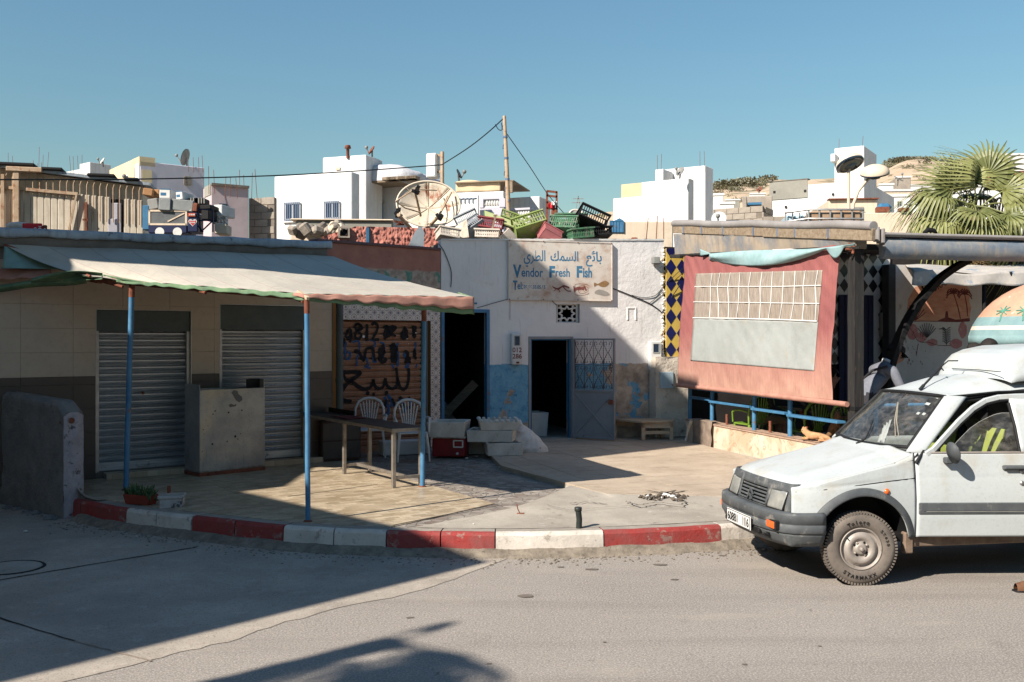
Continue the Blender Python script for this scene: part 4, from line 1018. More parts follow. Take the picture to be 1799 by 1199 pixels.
blob_poly([(1046,512),(1054,509),(1066,513),(1071,518),(1064,520),(1052,518),(1045,516)], m_greylet, 'painted_oyster')
b = MB()
def sr(pts, w, m=0):
 P = [sp_(*p) for p in pts]; ribbon(b, P, w, -.0035, m)
sr([(1008,509),(1016,507),(1026,507)], .05, 0); sr([(1008,503),(1009,514)], .02); sr([(1026,503),(1030,511)], .03)
b.build('painted_lobster', m_maroon, sg); b = MB()
for s in (-1, 1):
 sr([(1012,509),(1010,509+s*8),(1018,509+s*10),(1030,509+s*9),(1035,509+s*6)], .006); sr([(1016,509),(1018,509+s*6),(1028,509+s*7)], .005); sr([(1024,509),(1028,509+s*5),(1033,509+s*3),(1032,509)], .005)
b.build('lobster_legs', m_maroon, sg); b = MB()
sr([(972,505),(980,508),(990,503),(1000,506)], .03); sr([(973,512),(978,507)], .012); sr([(980,507),(984,514)], .014); sr([(988,503),(996,511),(1003,512)], .02); sr([(970,503),(974,507)], .012)
b.build('painted_shrimp', m_maroon, sg)
# electricity meters, lamp, cables
def meter(px0, px1, py0, py1, label, txt=None):
 x0, x1 = WC.s_(px0), WC.s_(px1); z0, z1 = WC.z_(px0, py1), WC.z_(px0, py0)
 e = thing('meter_box', label, 'meter box', WC.W(x0, 0, z0), WC.a); w = x1-x0; h = z1-z0
 mb = MB(); mb.box(0, w, -.11, 0, 0, h, 0, None, .015); mb.build('housing', m_white, e)
 mb = MB(); frame(mb, w*.2, w*.8, h*.6, h*.93, .016, -.12, -.105); mb.box(w*.2+.016, w*.8-.016, -.12, -.105, h*.6, h*.6+.014); mb.build('window_frame', m_greycanvas, e)
 mb = MB(); mb.box(w*.2+.014, w*.8-.014, -.112, -.108, h*.6, h*.92); mb.build('pane', m_pane, e)
 mb = MB(); mb.box(w*.4, w*.7, -.118, -.11, h*.04, h*.1, 0, None, .003); mb.build('latch', m_rust, e)
 if txt:
  for i, t in enumerate(txt): text_mesh(t, .115, m_maroon, e, (w*.5, -.112, h*(.40-.20*i)), bold=.003, align='CENTER')
 return e
meter(896, 914, 586, 641, 'white electricity meter painted 012 286 between the two doorways', ('012', '286'))
meter(1138, 1158, 600, 651, 'white electricity meter at the right end of the fish shop wall')
lm = thing('wall_lamp', 'small grey floodlight on the crumbling edge of the fish shop wall', 'lamp', WC.at(1148, 460, 0), WC.a)
mb = MB(); mb.box(-.06, .08, -.12, -.02, -.05, .08, 0, None, .012); mb.bar((.02, 0, .02), (.02, -.04, .02), .03); mb.build('housing', m_dishg, lm)
mb = MB(); mb.box(-.045, .065, -.128, -.121, -.035, .065); mb.build('lens', m_greycanvas, lm)
def cable(name, pts, r, label=None, m=None, n=5, cat='cable'):
 P = [Vector(p) for p in pts]; Q = []
 for i in range(len(P)-1):
  for k in range(n): Q.append(catmull(P, i, k/n))
 Q.append(P[-1]); o = MB().tube(Q, r, 5).build(name, m or m_wire)
 return tag(o, label, cat) if label else o
wc = lambda px, py, o=-.015: WC.at(px, py, o)
cable('cable', [wc(1076, 507), wc(1090, 512), wc(1112, 521), wc(1140, 533), wc(1158, 545), wc(1163, 549), wc(1172, 535), wc(1195, 500, -.1)], .009, 'thick dark cable sagging from the fish sign to the cafe corner')
cable('cable', [wc(1110, 519), wc(1128, 523), wc(1150, 520), wc(1165, 505), wc(1190, 480, -.1), wc(1204, 470, -.12)], .006, 'thin cable looping upward beside the blue and yellow tiles')
cable('cable', [wc(1140, 534), wc(1160, 518), wc(1180, 498), wc(1204, 476, -.14)], .006, 'thin cable crossing over the blue and yellow tiles')
cable('cable', [wc(770, 428, -.03), wc(780, 442), wc(791, 470), wc(793, 486), wc(792, 505)], .007, 'black wire dropping down the left end of the fish shop wall')
cable('cable', [wc(893, 526), wc(870, 532), wc(850, 538), wc(838, 541)], .005, 'thin wire from the lower left corner of the fish sign to the blue door')
cable('cable', [wc(969, 528), wc(974, 533), wc(978, 537)], .006, 'short wire between the fish sign and the star grille')
cable('cable', [wc(896, 528), wc(896, 545), wc(896, 562)], .003, 'hairline wire hanging below the fish sign corner')
# crumbling brick edge of the wall
mb = MB()
for i in range(70):
 z = .3+i*.05+ru(-.01, .01); s = ru(.02, .05); x = c1-.01+ru(-.03, .03)
 mb.box(-s, s, -s*.6, s*.6, -s*.6, s*.6, random.choice((0, 0, 1)), T3((x, -.0, z), (rr0(), rr0(), rr0())), s*.35)
stuff(mb.build('crumbled_edge', [m_white, m_cream], bC))
# outlines of a bricked up hatch
mb = MB(); frame(mb, WC.s_(1101), WC.s_(1118), WC.z_(1110, 563), WC.z_(1110, 540), .03, -.012, .02, 0, .006); mb.build('plaster_outline', m_plasterC, bC)
# cement pier with the little hatch
ws = thing('cement_wall', 'low rough cement wall with a pale blue hatch beside the cafe canvas', 'wall', WC.W(WC.s_(1152, -.3), -.3, RZ), WC.a)
W_ = WC.s_(1212, -.3)-WC.s_(1152, -.3); H_ = WC.z_(1160, 628, -.3)-RZ
def cw(u, v): x = W_*u; z = H_*v; return (x, -.02*pn((x*5, z*5, 1))-.02*pn((x*2, z*2, 7)), z)
mb = MB(); mb.grid(cw, 20, 40, 0, True); mb.grid(lambda u, v: (W_*u, .26*v, H_+.01*pn((u*5, v*3, 0))), 10, 3); mb.grid(lambda u, v: (0, .26*u, H_*v), 3, 10); mb.grid(lambda u, v: (W_, .26*u, H_*v), 3, 10)
mb.build('wall', mat('pale rough cement', (222,208,192), (196,182,166), 2.2, .92, .9, 20, .02, spots=((140,124,110), 3, .56, .7)), ws)
hx0 = WC.s_(1159, -.3)-WC.s_(1152, -.3); hx1 = WC.s_(1182, -.3)-WC.s_(1152, -.3)
mb = MB(); mb.box(hx0, hx1, -.03, .0, WC.z_(1159, 683, -.3)-RZ, WC.z_(1159, 654, -.3)-RZ, 0, None, .006); mb.build('hatch', mat('pale blue hatch paint', (176,194,204), (164,182,192), 3, .5, .1), ws)
mb = MB(); mb.tube([(hx1-.03, -.034, .95), (hx1-.03, -.05, .93)], .008, 6); mb.build('latch', m_rust, ws)
# AWNING
aw = thing('canvas_awning', 'large faded cream canvas awning on blue poles with a pink valance', 'awning', (0,0,0))
bx0, bx1 = WA.s_(6), sA1-.02
fpts = [(0, Vector((-5.06, 11.95, 2.80))), (.075, Vector((-4.70, 12.02, 2.76))), (.60, Vector((-2.1, 10.03, 2.505))), (1, Vector((-.42, 11.03, 2.515)))]
def fedge(u):
 for (a, p), (b, q) in zip(fpts, fpts[1:]):
  if u <= b: return p.lerp(q, (u-a)/(b-a))
 return fpts[-1][1]
def bedge(u): x = bx0+(bx1-bx0)*u; return WA.W(x, -.05, topA(x)-.215+.006*sin(x*5))
def aws(u, v, off=0.0):
 p = bedge(u).lerp(fedge(u), v); s = 4*v*(1-v)
 p.z -= .05*s; seam = abs(((u*9.0) % 1)-.5)*2; p.z -= .004*s*(1-seam)
 p.z += .010*pn((p.x*.9, p.y*1.3, 3))*s+off
 if v > .96: p.z += .006*sin(u*60)*(v-.96)/.04
 return p
mb = MB(); mb.grid(lambda u, v: aws(u, v), 140, 50); mb.build('canopy', m_awn, aw)
mb = MB(); mb.grid(lambda u, v: aws(u, v, -.012), 140, 50); mb.build('canopy_lining', m_awngreen, aw)
mb = MB()
for k in range(1, 9):
 u = (k+0.0)/9; mb.tube([aws(u, v/50, .0) for v in range(51)], .003, 4)
mb.build('seam', mat('grey canvas seam', (168,150,142), (150,134,128), 5, .85, .1), aw)
def val(u0, u1, h0, h1, out, m, name, n=90, scal=0, off=0.0, thick=.004, top=0.0):
 mb = MB()
 def f(a, v):
  u = u0+(u1-u0)*a; p = fedge(u).copy(); h = h0+(h1-h0)*a
  if scal and v > 0: h += (.010*abs(sin(a*pi*scal))+.012*pn((a*9, 1, scal)))*v
  q = Vector((p.x, p.y-out*v-off+.012*sin(a*37+2)*v, p.z-top-h*v+.006*sin(a*60))); return q
 mb.grid(f, n, 4); mb.build(name, m, aw, thick=thick)
val(.575, 1, .03, .13, .02, m_awnpink, 'valance', scal=9, off=.006)
val(.56, 1, .05, .19, .015, m_awngreen, 'valance_lining', scal=11, off=-.012)
val(.06, .60, .03, .045, .01, m_awngreen, 'valance_edge', scal=13, off=.002)
# returning side flap of the right end
mb = MB(); cpt = fpts[-1][1]
mb.grid(lambda a, v: (cpt.x-.20*a, cpt.y+.36*a+.01*sin(a*9), cpt.z+.075*a-(.20-.12*a)*v+.01*sin(a*14)*v), 12, 5); mb.build('corner_flap', m_awngreen, aw, thick=.004)
# teal side canvas and rolled green edge on the left
mb = MB(); b0 = WA.W(bx0, -.06, topA(bx0)-.215); b1 = D(112, 467, 12.45)
a0 = WA.at(4, 472, -.2); a1 = D(110, 473, 12.3)
mb.grid(lambda u, v: b0.lerp(b1, u).lerp(a0.lerp(a1, u), v)+Vector((0, -.02*sin(u*6)*v, 0)), 20, 8); mb.build('side_canvas', m_awnteal, aw, thick=.004)
mb = MB(); mb.tube([b0.lerp(b1, t/6) for t in range(7)]+[fpts[0][1]], .018, 6); mb.build('edge_pole', m_rust, aw)
mb = MB(); mb.grid(lambda u, v: D(-40+u*130, 470+v*(24-8*u)+1.5*sin(u*24+v*3)*v, 12.35-.15*v), 60, 6); mb.build('pink_side_valance', m_awnpink, aw, thick=.004)
def roll(u, v):
 px = -40+u*192; return D(px, 503-u*16+v*(13-3*u)-2*sin(v*3.1)+1.5*sin(u*9), 12.2-.1*sin(v*3))
mb = MB(); mb.grid(roll, 50, 8); mb.build('rolled_green_edge', m_awngreen, aw, thick=.01)
def fold(u, v):
 px = 55+u*125; top = 490-10*sin(min(1, u*1.25)*pi*.55)-8*u*(1-u)*4*.5; bot = 497-6*u
 return D(px, top*(1-v)+bot*v, 12.0-.10*sin(v*3+u*4))
mb = MB(); mb.grid(fold, 40, 8); mb.build('folded_green_cloth', m_awngreen, aw, thick=.006)
# frame
mb = MB(); p1 = Vector((-4.70, 12.10, 2.735));
mb.bar(D(165, 490.5, 12.12), D(238, 496.5, 12.02), .06, .06, 0, .004); mb.bar(D(150, 487, 12.2), D(176, 492, 12.12), .09, .09, 0, .004); mb.build('rusty_arm', m_rust, aw)
mb = MB(); mb.bar(D(524, 513, 10.2), D(541, 525, 9.97), .035, .035, 0, .004); mb.build('pale_arm', m_woodbench, aw)
mb = MB(); mb.tube([p1+Vector((0,0,-.01)), Vector((-2.1, 10.12, 2.46))], .02, 8); mb.tube([Vector((-2.1, 10.12, 2.46)), Vector((-.46, 11.1, 2.47))], .02, 8)
for u in (.075, .34, .60, .99):
 mb.tube([aws(u, v/12, -.075) for v in range(13)], .018, 8)
mb.build('frame_tube', m_rust, aw)
def post(pb, pt, r, label):
 e = thing('awning_pole', label, 'pole', pb, 0, 'blue poles holding the canvas awning'); d = pt-pb; L = d.length
 mb = MB(); n = 14; mb.tube([(d.x*i/n+.0015*sin(i*1.3), d.y*i/n, d.z*i/n) for i in range(n+1)], r, 12); mb.build('pole', m_blue, e)
 mb = MB(); mb.tube([d*.93, d*1.0], r+.002, 12); mb.build('rusty_top', m_rust, e)
 mb = MB(); mb.lathe([(r+.022, 0), (r+.018, .01), (r+.003, .02)], 12); mb.build('foot', m_rust, e); return e
post(G(221, 862, .22), D(232, 497, 12.05), .033, 'leftmost blue awning pole beside the potted succulent')
post(G(541, 917, .22), D(539, 524, 10.02), .026, 'middle blue awning pole standing at the kerb')
post(G(742, 856, .22), D(745, 543, 12.35), .03, 'blue awning pole at the end of the metal table')
# LEFT GREY WALL
wl0 = Vector((-5.10, 11.32, 0)); wl1 = Vector((-6.45, 12.45, 0)); a_ = math.atan2(wl0.y-wl1.y, wl0.x-wl1.x)
gw_ = thing('grey_wall', 'rough grey cement wall end in shadow at the left of the kerb', 'wall', wl0, a_)
Lw = 6.0
def gwf(u, v):
 # a closed ring swept along x; rounded top and rounded free end
 x = -Lw+Lw*u; e = max(0, (u-.965)/.035); top = 1.33-.12*e*e+ (1-u)*.25
 th = .235; k = v*8;
 ring = [(0, 0), (0, top*.33), (0, top*.66), (0.0, top-.05), (.04, top), (th-.04, top), (th, top-.05), (th, top*.5), (th, 0)]
 i = min(int(k), 7); t = k-i; a = ring[i]; b = ring[i+1]; y = a[0]*(1-t)+b[0]*t; z = a[1]*(1-t)+b[1]*t
 d = .022*pn((x*3, z*3, y))+.012*pn((x*10, z*10, y))
 return (x+(.0), y+d*(1 if y < .12 else -1), z)
mb = MB(); mb.grid(gwf, 120, 64, 0, True)
mb.grid(lambda u, v: (.0+.03*sin(v*2.8)*sin(u*3.1)+.02*pn((u*4, v*7, 2)), .235*u, (1.21-.05*(abs(u-.5)*2)**4)*v), 12, 50, 1, True)
mb.build('wall', [m_render, mat('pale chipped cement', (186,176,178), (160,152,156), 4, .92, .9, 24, .02, spots=((96,92,94), 9, .57, .63))], gw_)
mb = MB()
for i in range(26):
 s = ru(.02, .06); mb.box(-s, s, -s, s, -s*.5, s*.6, 0, T3((-rr0()*1.4+.1, -.03-rr0()*.10, .0), (0, rr0()*.6, rr0()*3)), s*.4)
mb.build('broken_foot', m_render, gw_)
mb = MB(); mb.lathe([(.001, .004), (.03, .004), (.035, 0)], 12, 0, T3((.035, .08, 1.12), (0, R(90), 0))); mb.lathe([(.001, .004), (.016, .004), (.018, 0)], 10, 0, T3((-.05, -.015, 1.1), (R(90), 0, 0))); mb.build('rusty_stub', m_rust, gw_)
mb = MB()      # mortar fillet between the wall foot and the kerb
mb.grid(lambda u, v: Vector((-5.12, 11.5, .23)).lerp(kerb_at(1.35)+Vector((0,.05,.02)), u)+Vector((.05*v, .12*v, (.28*(1-u)**3)*(1-v)+.004*pn((u*20, v*9, 1)))), 20, 6); struct(mb.build('mortar_fillet', m_ktop))
# PROPS ON THE TERRACE
TZ = .2235
# steel cabinet
p = G(351, 838, TZ)
sb = thing('steel_cabinet', 'tall weathered sheet steel box standing before the shutters', 'cabinet', p, R(45))
W_, D_, H_ = .98, .42, 1.15
mb = MB(); t = .012
mb.box(0, W_, 0, t, .02, H_, 0, None, .004); mb.box(0, t, t, D_, .02, H_+.07, 0, None, .003); mb.box(W_-t, W_, t, D_, .02, H_+.12, 0, None, .003); mb.box(t, W_-t, D_-t, D_, .02, H_+.0, 0, None, .003); mb.box(t, W_-t, t, D_-t, .02, .05)
mb.box(t, W_-t, t, D_-t, H_*.6, H_*.62)
mb.build('steel_sheet', m_steelbox, sb)
mb = MB(); mb.box(W_-.22, W_-t, .12, .13, H_-.02, H_+.12, 0, None, .002); mb.build('bent_flap', m_black, sb)
mb = MB(); mb.box(.0, W_, -.006, .0, 0.0, .05); mb.box(-.006, 0, 0, D_, 0, .05); mb.build('rusty_foot', m_rust, sb)
mb = MB()
for x, z, r in [(.22,.86,.008),(.19,.82,.007),(.42,.83,.01),(.62,.85,.009),(.18,.42,.011),(.40,.44,.008),(.52,.50,.013),(.56,.46,.007),(.60,.53,.006),(.05,.62,.006)]:
 mb.lathe([(.001, .001), (r, .001), (r*1.3, 0)], 8, 0, T3((x, -.0015, z), (R(90), 0, 0)))
mb.build('screw_hole', m_black, sb)
mb = MB(); P = [(.46,1.10),(.50,1.13),(.55,1.12),(.57,1.07),(.62,1.04),(.63,.99),(.58,.96),(.53,.99),(.50,1.04)]
mb.add([(x, -.002, z) for x, z in P], [tuple(range(len(P)))]); P = [(.42,.93),(.45,.95),(.50,.93),(.54,.94),(.53,.91),(.44,.90)]; mb.add([(x, -.002, z) for x, z in P], [tuple(range(len(P)))])
mb.build('scraped_patch', mat('scraped steel patch', (104,104,104), (92,92,92), 8, .6, .1), sb)
# long metal table
p = G(690, 858, TZ); ang = math.atan2(.84, -.545)
tb = thing('metal_table', 'long dark topped table with steel legs beside the blue pole', 'table', p, ang)   # local x runs away from the camera, local y to the left
TL, TW, THt = 3.02, .42, .70
ty = -TW
mb = MB(); mb.box(-.02, TL+.02, -TW-.02, .02, THt, THt+.035, 0, None, .004); mb.build('tabletop', m_table, tb)
mb = MB(); mb.box(-.028, -.02, -TW-.02, .02, THt-.015, THt+.03, 0, None, .002); mb.box(-.02, TL, .02, .027, THt-.01, THt+.03, 0, None, .002); mb.build('edge_strip', m_stainless, tb)
for x in (0, 1.5, TL-.04):
 for y in (-TW, -.045):
  mb = MB(); mb.box(x, x+.045, y, y+.045, 0, THt, 0, None, .003); mb.build('leg', m_stainless, tb)
mb = MB(); mb.box(.005, .04, -TW+.045, -.045, .10, .14, 0, None, .003); mb.box(1.505, 1.54, -TW+.045, -.045, .10, .14, 0, None, .003); mb.box(.04, 1.5, -TW/2-.02, -TW/2+.02, .10, .14, 0, None, .003); mb.build('stretcher', m_stainless, tb)
mb = MB(); mb.box(TL-.9, TL+.02, -TW-.02, -TW, THt+.035, THt+.10, 0, None, .003); mb.build('raised_lip', m_black, tb)
rc_ = thing('red_cloth', 'dark red cloth lying on the far half of the metal table', 'cloth', p+Vector((cos(ang)*1.7, sin(ang)*1.7, THt+.037)), ang)
MB().grid(lambda u, v: (u*.55-.2, -.05-v*.3+.02*sin(u*7), .004+.018*abs(pn((u*5, v*5, 1)))), 14, 10).build('cloth', mat('dark red cloth', (112,44,44), (92,34,36), 9, .9, .2), rc_, thick=.004)
# brown chest under the table
p2 = G(565, 812, TZ)
cb = thing('brown_chest', 'dark brown wooden chest in shade under the table', 'chest', p2, R(30))
mb = MB(); mb.box(0, .62, 0, .35, .0, .60, 0, None, .01); mb.build('body', mat('dark brown wood', (70,48,40), (54,38,32), 4, .7, .3, 20, .004), cb); mb = MB(); mb.box(.02, .60, -.008, 0, .04, .29, 0, None, .004); mb.box(.02, .60, -.008, 0, .31, .57, 0, None, .004); mb.build('drawer_front', m_table, cb)
# monobloc chairs
def make_chair(name, label, m, group, loc, rz):
 e = thing(name, label, 'chair', loc, rz, group)      # faces local -y
 mb = MB(); mb.grid(lambda u, v: ((u-.5)*(.42+.02*(1-v)), -.22+.42*v, .43-.012*sin(v*3.1)-.01*sin(u*3.1)+(.012 if v > .97 else 0)), 8, 8); mb.build('seat', m, e, thick=.012)
 mb = MB(); mb.tube([(-.21,-.22,.425),(.21,-.22,.425)], .012, 6); mb.tube([(-.22,-.2,.42),(-.22,.18,.42)], .012, 6); mb.tube([(.22,-.2,.42),(.22,.18,.42)], .012, 6); mb.build('seat_rim', m, e)
 # back: arched rim and fanned slats
 def bk(x, z): return (x, .19+.16*(z-.43)+.05*(1-(x/.23)**2), z)
 arch = [bk(-.21,.43), bk(-.225,.60), bk(-.22,.74), bk(-.17,.84), bk(-.08,.885), bk(0,.895), bk(.08,.885), bk(.17,.84), bk(.22,.74), bk(.225,.60), bk(.21,.43)]
 mb = MB(); mb.tube(arch, [.016,.018,.02,.022,.024,.024,.024,.022,.02,.018,.016], 8); mb.build('back_frame', m, e)
 for k in range(7):
  t = (k-3)/3; mb = MB(); mb.bar(bk(t*.07, .46), bk(t*.145, .86-.05*t*t), .020, .008, 0, .002, (0,1,0)); mb.build('back_slat', m, e)
 mb = MB(); mb.bar(bk(-.1,.46), bk(.1,.46), .03, .012, 0, .003, (0,1,0)); mb.build('back_bar', m, e)
 for sx in (-1, 1):
  mb = MB(); mb.tube([(sx*.225,.20,.62),(sx*.255,.05,.645),(sx*.26,-.12,.64),(sx*.245,-.21,.60),(sx*.235,-.215,.44)], [.014,.018,.02,.018,.014], 8); mb.build('armrest', m, e)
  for sy, yy in ((-1,-.20),(1,.20)):
   mb = MB(); mb.tube([(sx*.20, yy, .42), (sx*.225, yy+sy*.025, .2), (sx*.24, yy+sy*.05, 0)], [.026,.022,.017], 6); mb.build('leg', m, e)
 return e
q = G(645, 806, TZ); ch = make_chair('plastic_chair', 'white plastic chair with fanned back, left one behind the metal table', m_plas, 'white plastic chairs behind the metal table', (q.x, q.y+.25, TZ), R(8)); ch.scale = (1.0, 1.0, 1.0)
q = G(722, 812, TZ); dup(ch, (q.x-.02, q.y+.22, TZ), R(14), 'white plastic chair with fanned back, right one next to the blue pole')
# low white bench behind the chairs
q = G(745, 803, TZ); bn = thing('white_plinth', 'low white slab bench in shade behind the right plastic chair', 'bench', (q.x-.65, q.y+.1, TZ), R(25)); MB().box(0, .75, 0, .25, 0, .22, 0, None, .01).build('slab', m_white, bn)
# cool box and fish boxes
def openbox(e, w, d, h, t, m, rim=.0, name='box', taper=.03, floor=.03):
 mb = MB(); a, b = w/2-taper, d/2-taper; A, B = w/2, d/2
 o0 = [(-a,-b,0),(a,-b,0),(a,b,0),(-a,b,0)]; o1 = [(-A,-B,h),(A,-B,h),(A,B,h),(-A,B,h)]
 i1 = [(-A+t,-B+t,h),(A-t,-B+t,h),(A-t,B-t,h),(-A+t,B-t,h)]; i0 = [(-a+t,-b+t,floor),(a-t,-b+t,floor),(a-t,b-t,floor),(-a+t,b-t,floor)]
 vs = o0+o1+i1+i0; fs = [(3,2,1,0),(15,14,13,12)[::-1]]
 for k in range(4):
  n = (k+1) % 4; fs += [(k,n,4+n,4+k),(4+k,4+n,8+n,8+k),(8+k,8+n,12+n,12+k)]
 mb.add(vs, fs); return mb.build(name, m, e, bevel=.008)
q = G(790, 806, TZ)
cl = thing('cool_box', 'dark red cool box on the floor under a white foam box', 'cool box', (q.x, q.y+.24, TZ), R(-8))
mb = MB(); mb.prism([(-.24,-.17),(.24,-.17),(.26,-.15),(.26,.15),(.24,.17),(-.24,.17),(-.26,.15),(-.26,-.15)], .02, .30); mb.build('body', m_red, cl, bevel=.012)
mb = MB(); mb.box(-.265, .265, -.175, .175, .30, .33, 0, None, .01); mb.build('rim', m_white, cl)
mb = MB(); hx = .08
mb.bar((hx-.0, -.185, .27), (hx+.15, -.185, .27), .02, .02, 0, .003); mb.bar((hx, -.185, .17), (hx+.15, -.185, .17), .02, .02, 0, .003); mb.bar((hx+.005, -.185, .17), (hx+.005, -.185, .27), .02, .02, 0, .003); mb.bar((hx+.145, -.185, .17), (hx+.145, -.185, .27), .02, .02, 0, .003); mb.build('handle', m_white, cl)
mb = MB(); mb.lathe([(.001, .03), (.018, .03), (.02, 0)], 12, 0, T3((.14, -.17, .07), (R(90), 0, 0))); mb.build('drain_plug', m_white, cl)
g_ = 'dirty white foam fish boxes by the doorway'
e = thing('foam_box', 'clean white open foam box on top of the red cool box', 'foam box', (q.x-.02, q.y+.2, TZ+.332), R(-6), g_); openbox(e, .58, .66, .23, .045, m_foam)
q = G(878, 808, TZ)
e = thing('foam_box', 'lowest foam fish box of the stack by the sack', 'foam box', (q.x+.04, q.y+.30, RZ), R(9), g_); openbox(e, .56, .6, .19, .045, m_foam, taper=.015)
e = thing('foam_box', 'middle foam fish box of the stack by the sack', 'foam box', (q.x-.12, q.y+.42, RZ+.192), R(-7), g_); openbox(e, .72, .6, .18, .045, m_foam, taper=.015)
e = thing('foam_box', 'topmost tray of the foam fish box stack with torn rim', 'foam box', (q.x-.03, q.y+.42, RZ+.374), R(5), g_); openbox(e, .62, .62, .13, .055, m_foam)
mb = MB()
for k in range(30):
 a = k/30*2*pi; x = max(-.29, min(.29, .42*cos(a))); y = max(-.29, min(.29, .42*sin(a))); s = ru(.015, .035); mb.box(x-s, x+s, y-s, y+s, .12, .13+s*1.2, 0, None, s*.5)
mb.build('torn_rim', m_foam, e)
q3 = G(822, 797, TZ); e = thing('foam_box', 'grimy foam box behind, between the cool box and the stack', 'foam box', (q3.x, q3.y+.1, TZ), R(10), g_); openbox(e, .46, .5, .30, .04, m_foam, taper=.01)
# sack
q = G(922, 796, RZ)
sk = thing('plastic_sack', 'white woven sack slumped on the floor beside the foam boxes', 'sack', (q.x, q.y+.2, RZ), 0)
def skf(u, v):
 a = u*2*pi; h = .42*(1-v)**.9; r = .05+.23*sin(min(1, v*1.05)*pi/2); x = cos(a)*r*(1+.25*v)+.10*v-.07; y = sin(a)*r*.62
 w = .03*pn((x*7, y*7, h*9)); return (x+w, y+w, max(0.0, h+w*.7*(1-v)))
mb = MB(); mb.grid(skf, 40, 26); mb.build('sack', m_sack, sk)
mb = MB(); mb.tube([(.0-.05, -.01, .40), (-.09, 0, .46), (-.13, .01, .47)], [.03, .05, .02], 8); mb.build('tied_neck', m_sack, sk)
bt = thing('water_bottle', 'clear blue plastic bottle behind the white sack', 'bottle', (q.x-.12, q.y+.65, RZ), 0)
mb = MB(); mb.lathe([(.001,0),(.045,.005),(.048,.2),(.04,.24),(.016,.28),(.016,.31)], 14); mb.build('bottle', mat('pale blue plastic', (110,150,180), (96,136,168), 4, .25, 0, spec=.5), bt); mb = MB(); mb.lathe([(.019,.30),(.019,.325),(.001,.326)], 10); mb.build('cap', m_bluedk, bt)
# bits standing in the dark room behind the first door
rm = thing('stacked_furniture', 'dark pile of furniture inside the left doorway', 'furniture', WC.W(q1[0]+.1, .9, .2), WC.a)
mb = MB(); mb.bar((.1, .3, .35), (.75, .1, 1.05), .16, .02, 0, .004, (0,1,0)); mb.build('leaning_board', m_wood, rm)
mb = MB(); mb.box(.0, .5, .3, .8, .3, .36);
for x in (0, .46):
 for y in (.3, .76): mb.box(x, x+.04, y, y+.04, 0, .3)
mb.build('table', m_rust, rm)
mb = MB(); mb.grid(lambda u, v: (u*.5, .5+.15*sin(v*3), .36+.35*sin(u*3.1)*sin(v*3.1)), 10, 10); mb.build('bundle', m_greylet, rm)
bu = thing('blue_bucket', 'blue bucket inside the left doorway of the fish shop', 'bucket', WC.W(q1[1]-.25, .7, .2), WC.a); mb = MB(); mb.lathe([(.001,0),(.09,0),(.12,.2),(.125,.2),(.11,.19)], 16); mb.build('bucket', m_bluedk, bu)
fr_ = thing('white_crate', 'pale crate just inside the right doorway of the fish shop', 'crate', WC.W(q2[1]-.38, .9, .2), WC.a); openbox(fr_, .4, .5, .5, .03, m_white)
# wooden bench table by the cafe
q = G(1128, 774, RZ)
bt_ = thing('wooden_bench', 'small pale wooden table with plank top in front of the peeling wall', 'table', (q.x-.0, q.y, RZ), R(6))
hh = CH-(740-HZ)/F*q.y-RZ
mb = MB(); top = [(-.02,-.05),(.56,.0),(.66,.25),(.35,.62),(-.42,.62),(-.44,.5)]
for k in range(3):
 a, b = k/3+.004, (k+1)/3-.004
 pl = clip(top, [(-9, -.05+.67*a), (9, -.05+.67*a), (9, -.05+.67*b), (-9, -.05+.67*b)])
 if len(pl) > 2: MB().prism(pl, hh-.03, hh+ru(0, .004)).build('plank', m_woodbench, bt_, bevel=.004)
mb = MB(); mb.box(-.0, .57, .02, .05, hh-.13, hh-.032, 0, None, .004); mb.box(-.40, -.02, .5, .53, hh-.13, hh-.032, 0, None, .004); mb.build('apron_board', m_woodbench, bt_)
for x, y in ((.0, .02), (.50, .02), (.46, .48), (-.4, .5)):
 MB().box(x, x+.065, y, y+.06, 0, hh-.032, 0, None, .004).build('leg', m_woodbench, bt_)
MB().box(.065, .50, .03, .06, .10, .16, 0, None, .004).build('stretcher', m_woodbench, bt_)
# kerb side bits
q = G(246, 884, .235)
pl = thing('plant_pot', 'terracotta trough of spiky succulents at the shaded kerb', 'planter', (q.x, q.y+.02, .222), R(-22))
openbox(pl, .36, .17, .11, .014, mat('terracotta', (150,66,48), (130,58,44), 5, .8, .2), name='trough', taper=.02, floor=.07)
m_succ = _leaf('succulent green', (52,78,40), (74,100,56))
sb_ = None
for i in range(90):
 a = rr0()*6.3; r = rr0(); x = (rr0()-.5)*.40-(.06 if i % 4 == 0 else 0); y = (rr0()-.5)*.14
 if sb_ is None:
  mb = MB(); mb.tube([(0,0,0),(.012,0,.03),(.03,0,.055),(.034,0,.08)], [.006,.008,.006,.001], 5); sb_ = mb.build('leaf', m_succ, pl)
  o = sb_
 else: o = sb_.copy(); COL.objects.link(o)
 o.location = (x, y, .085+rr0()*.03-(.05 if abs(x) > .18 else 0)); o.rotation_euler = (ru(-.6,.6), ru(-.5,.5), a); o.scale = (ru(.8, 1.5),)*3
q = G(296, 893, .22)
bk_ = thing('cement_bucket', 'square white painted bucket filled with cement and an iron stub', 'bucket', (q.x, q.y+.10, .2), R(12))
m_bk = mat('peeling white bucket', (196,190,186), (176,170,168), 6, .8, .5, 40, .005, spots=(((70,66,66), 7, .56, .6), ((150,130,120), 14, .6, .66)))
mb = MB(); mb.prism([(-.115,-.1),(.115,-.1),(.125,.1),(-.125,.1)], 0, .12); mb.prism([(-.135,-.115),(.135,-.115),(.14,.115),(-.14,.115)], .12, .155); mb.build('bucket', m_bk, bk_, bevel=.008)
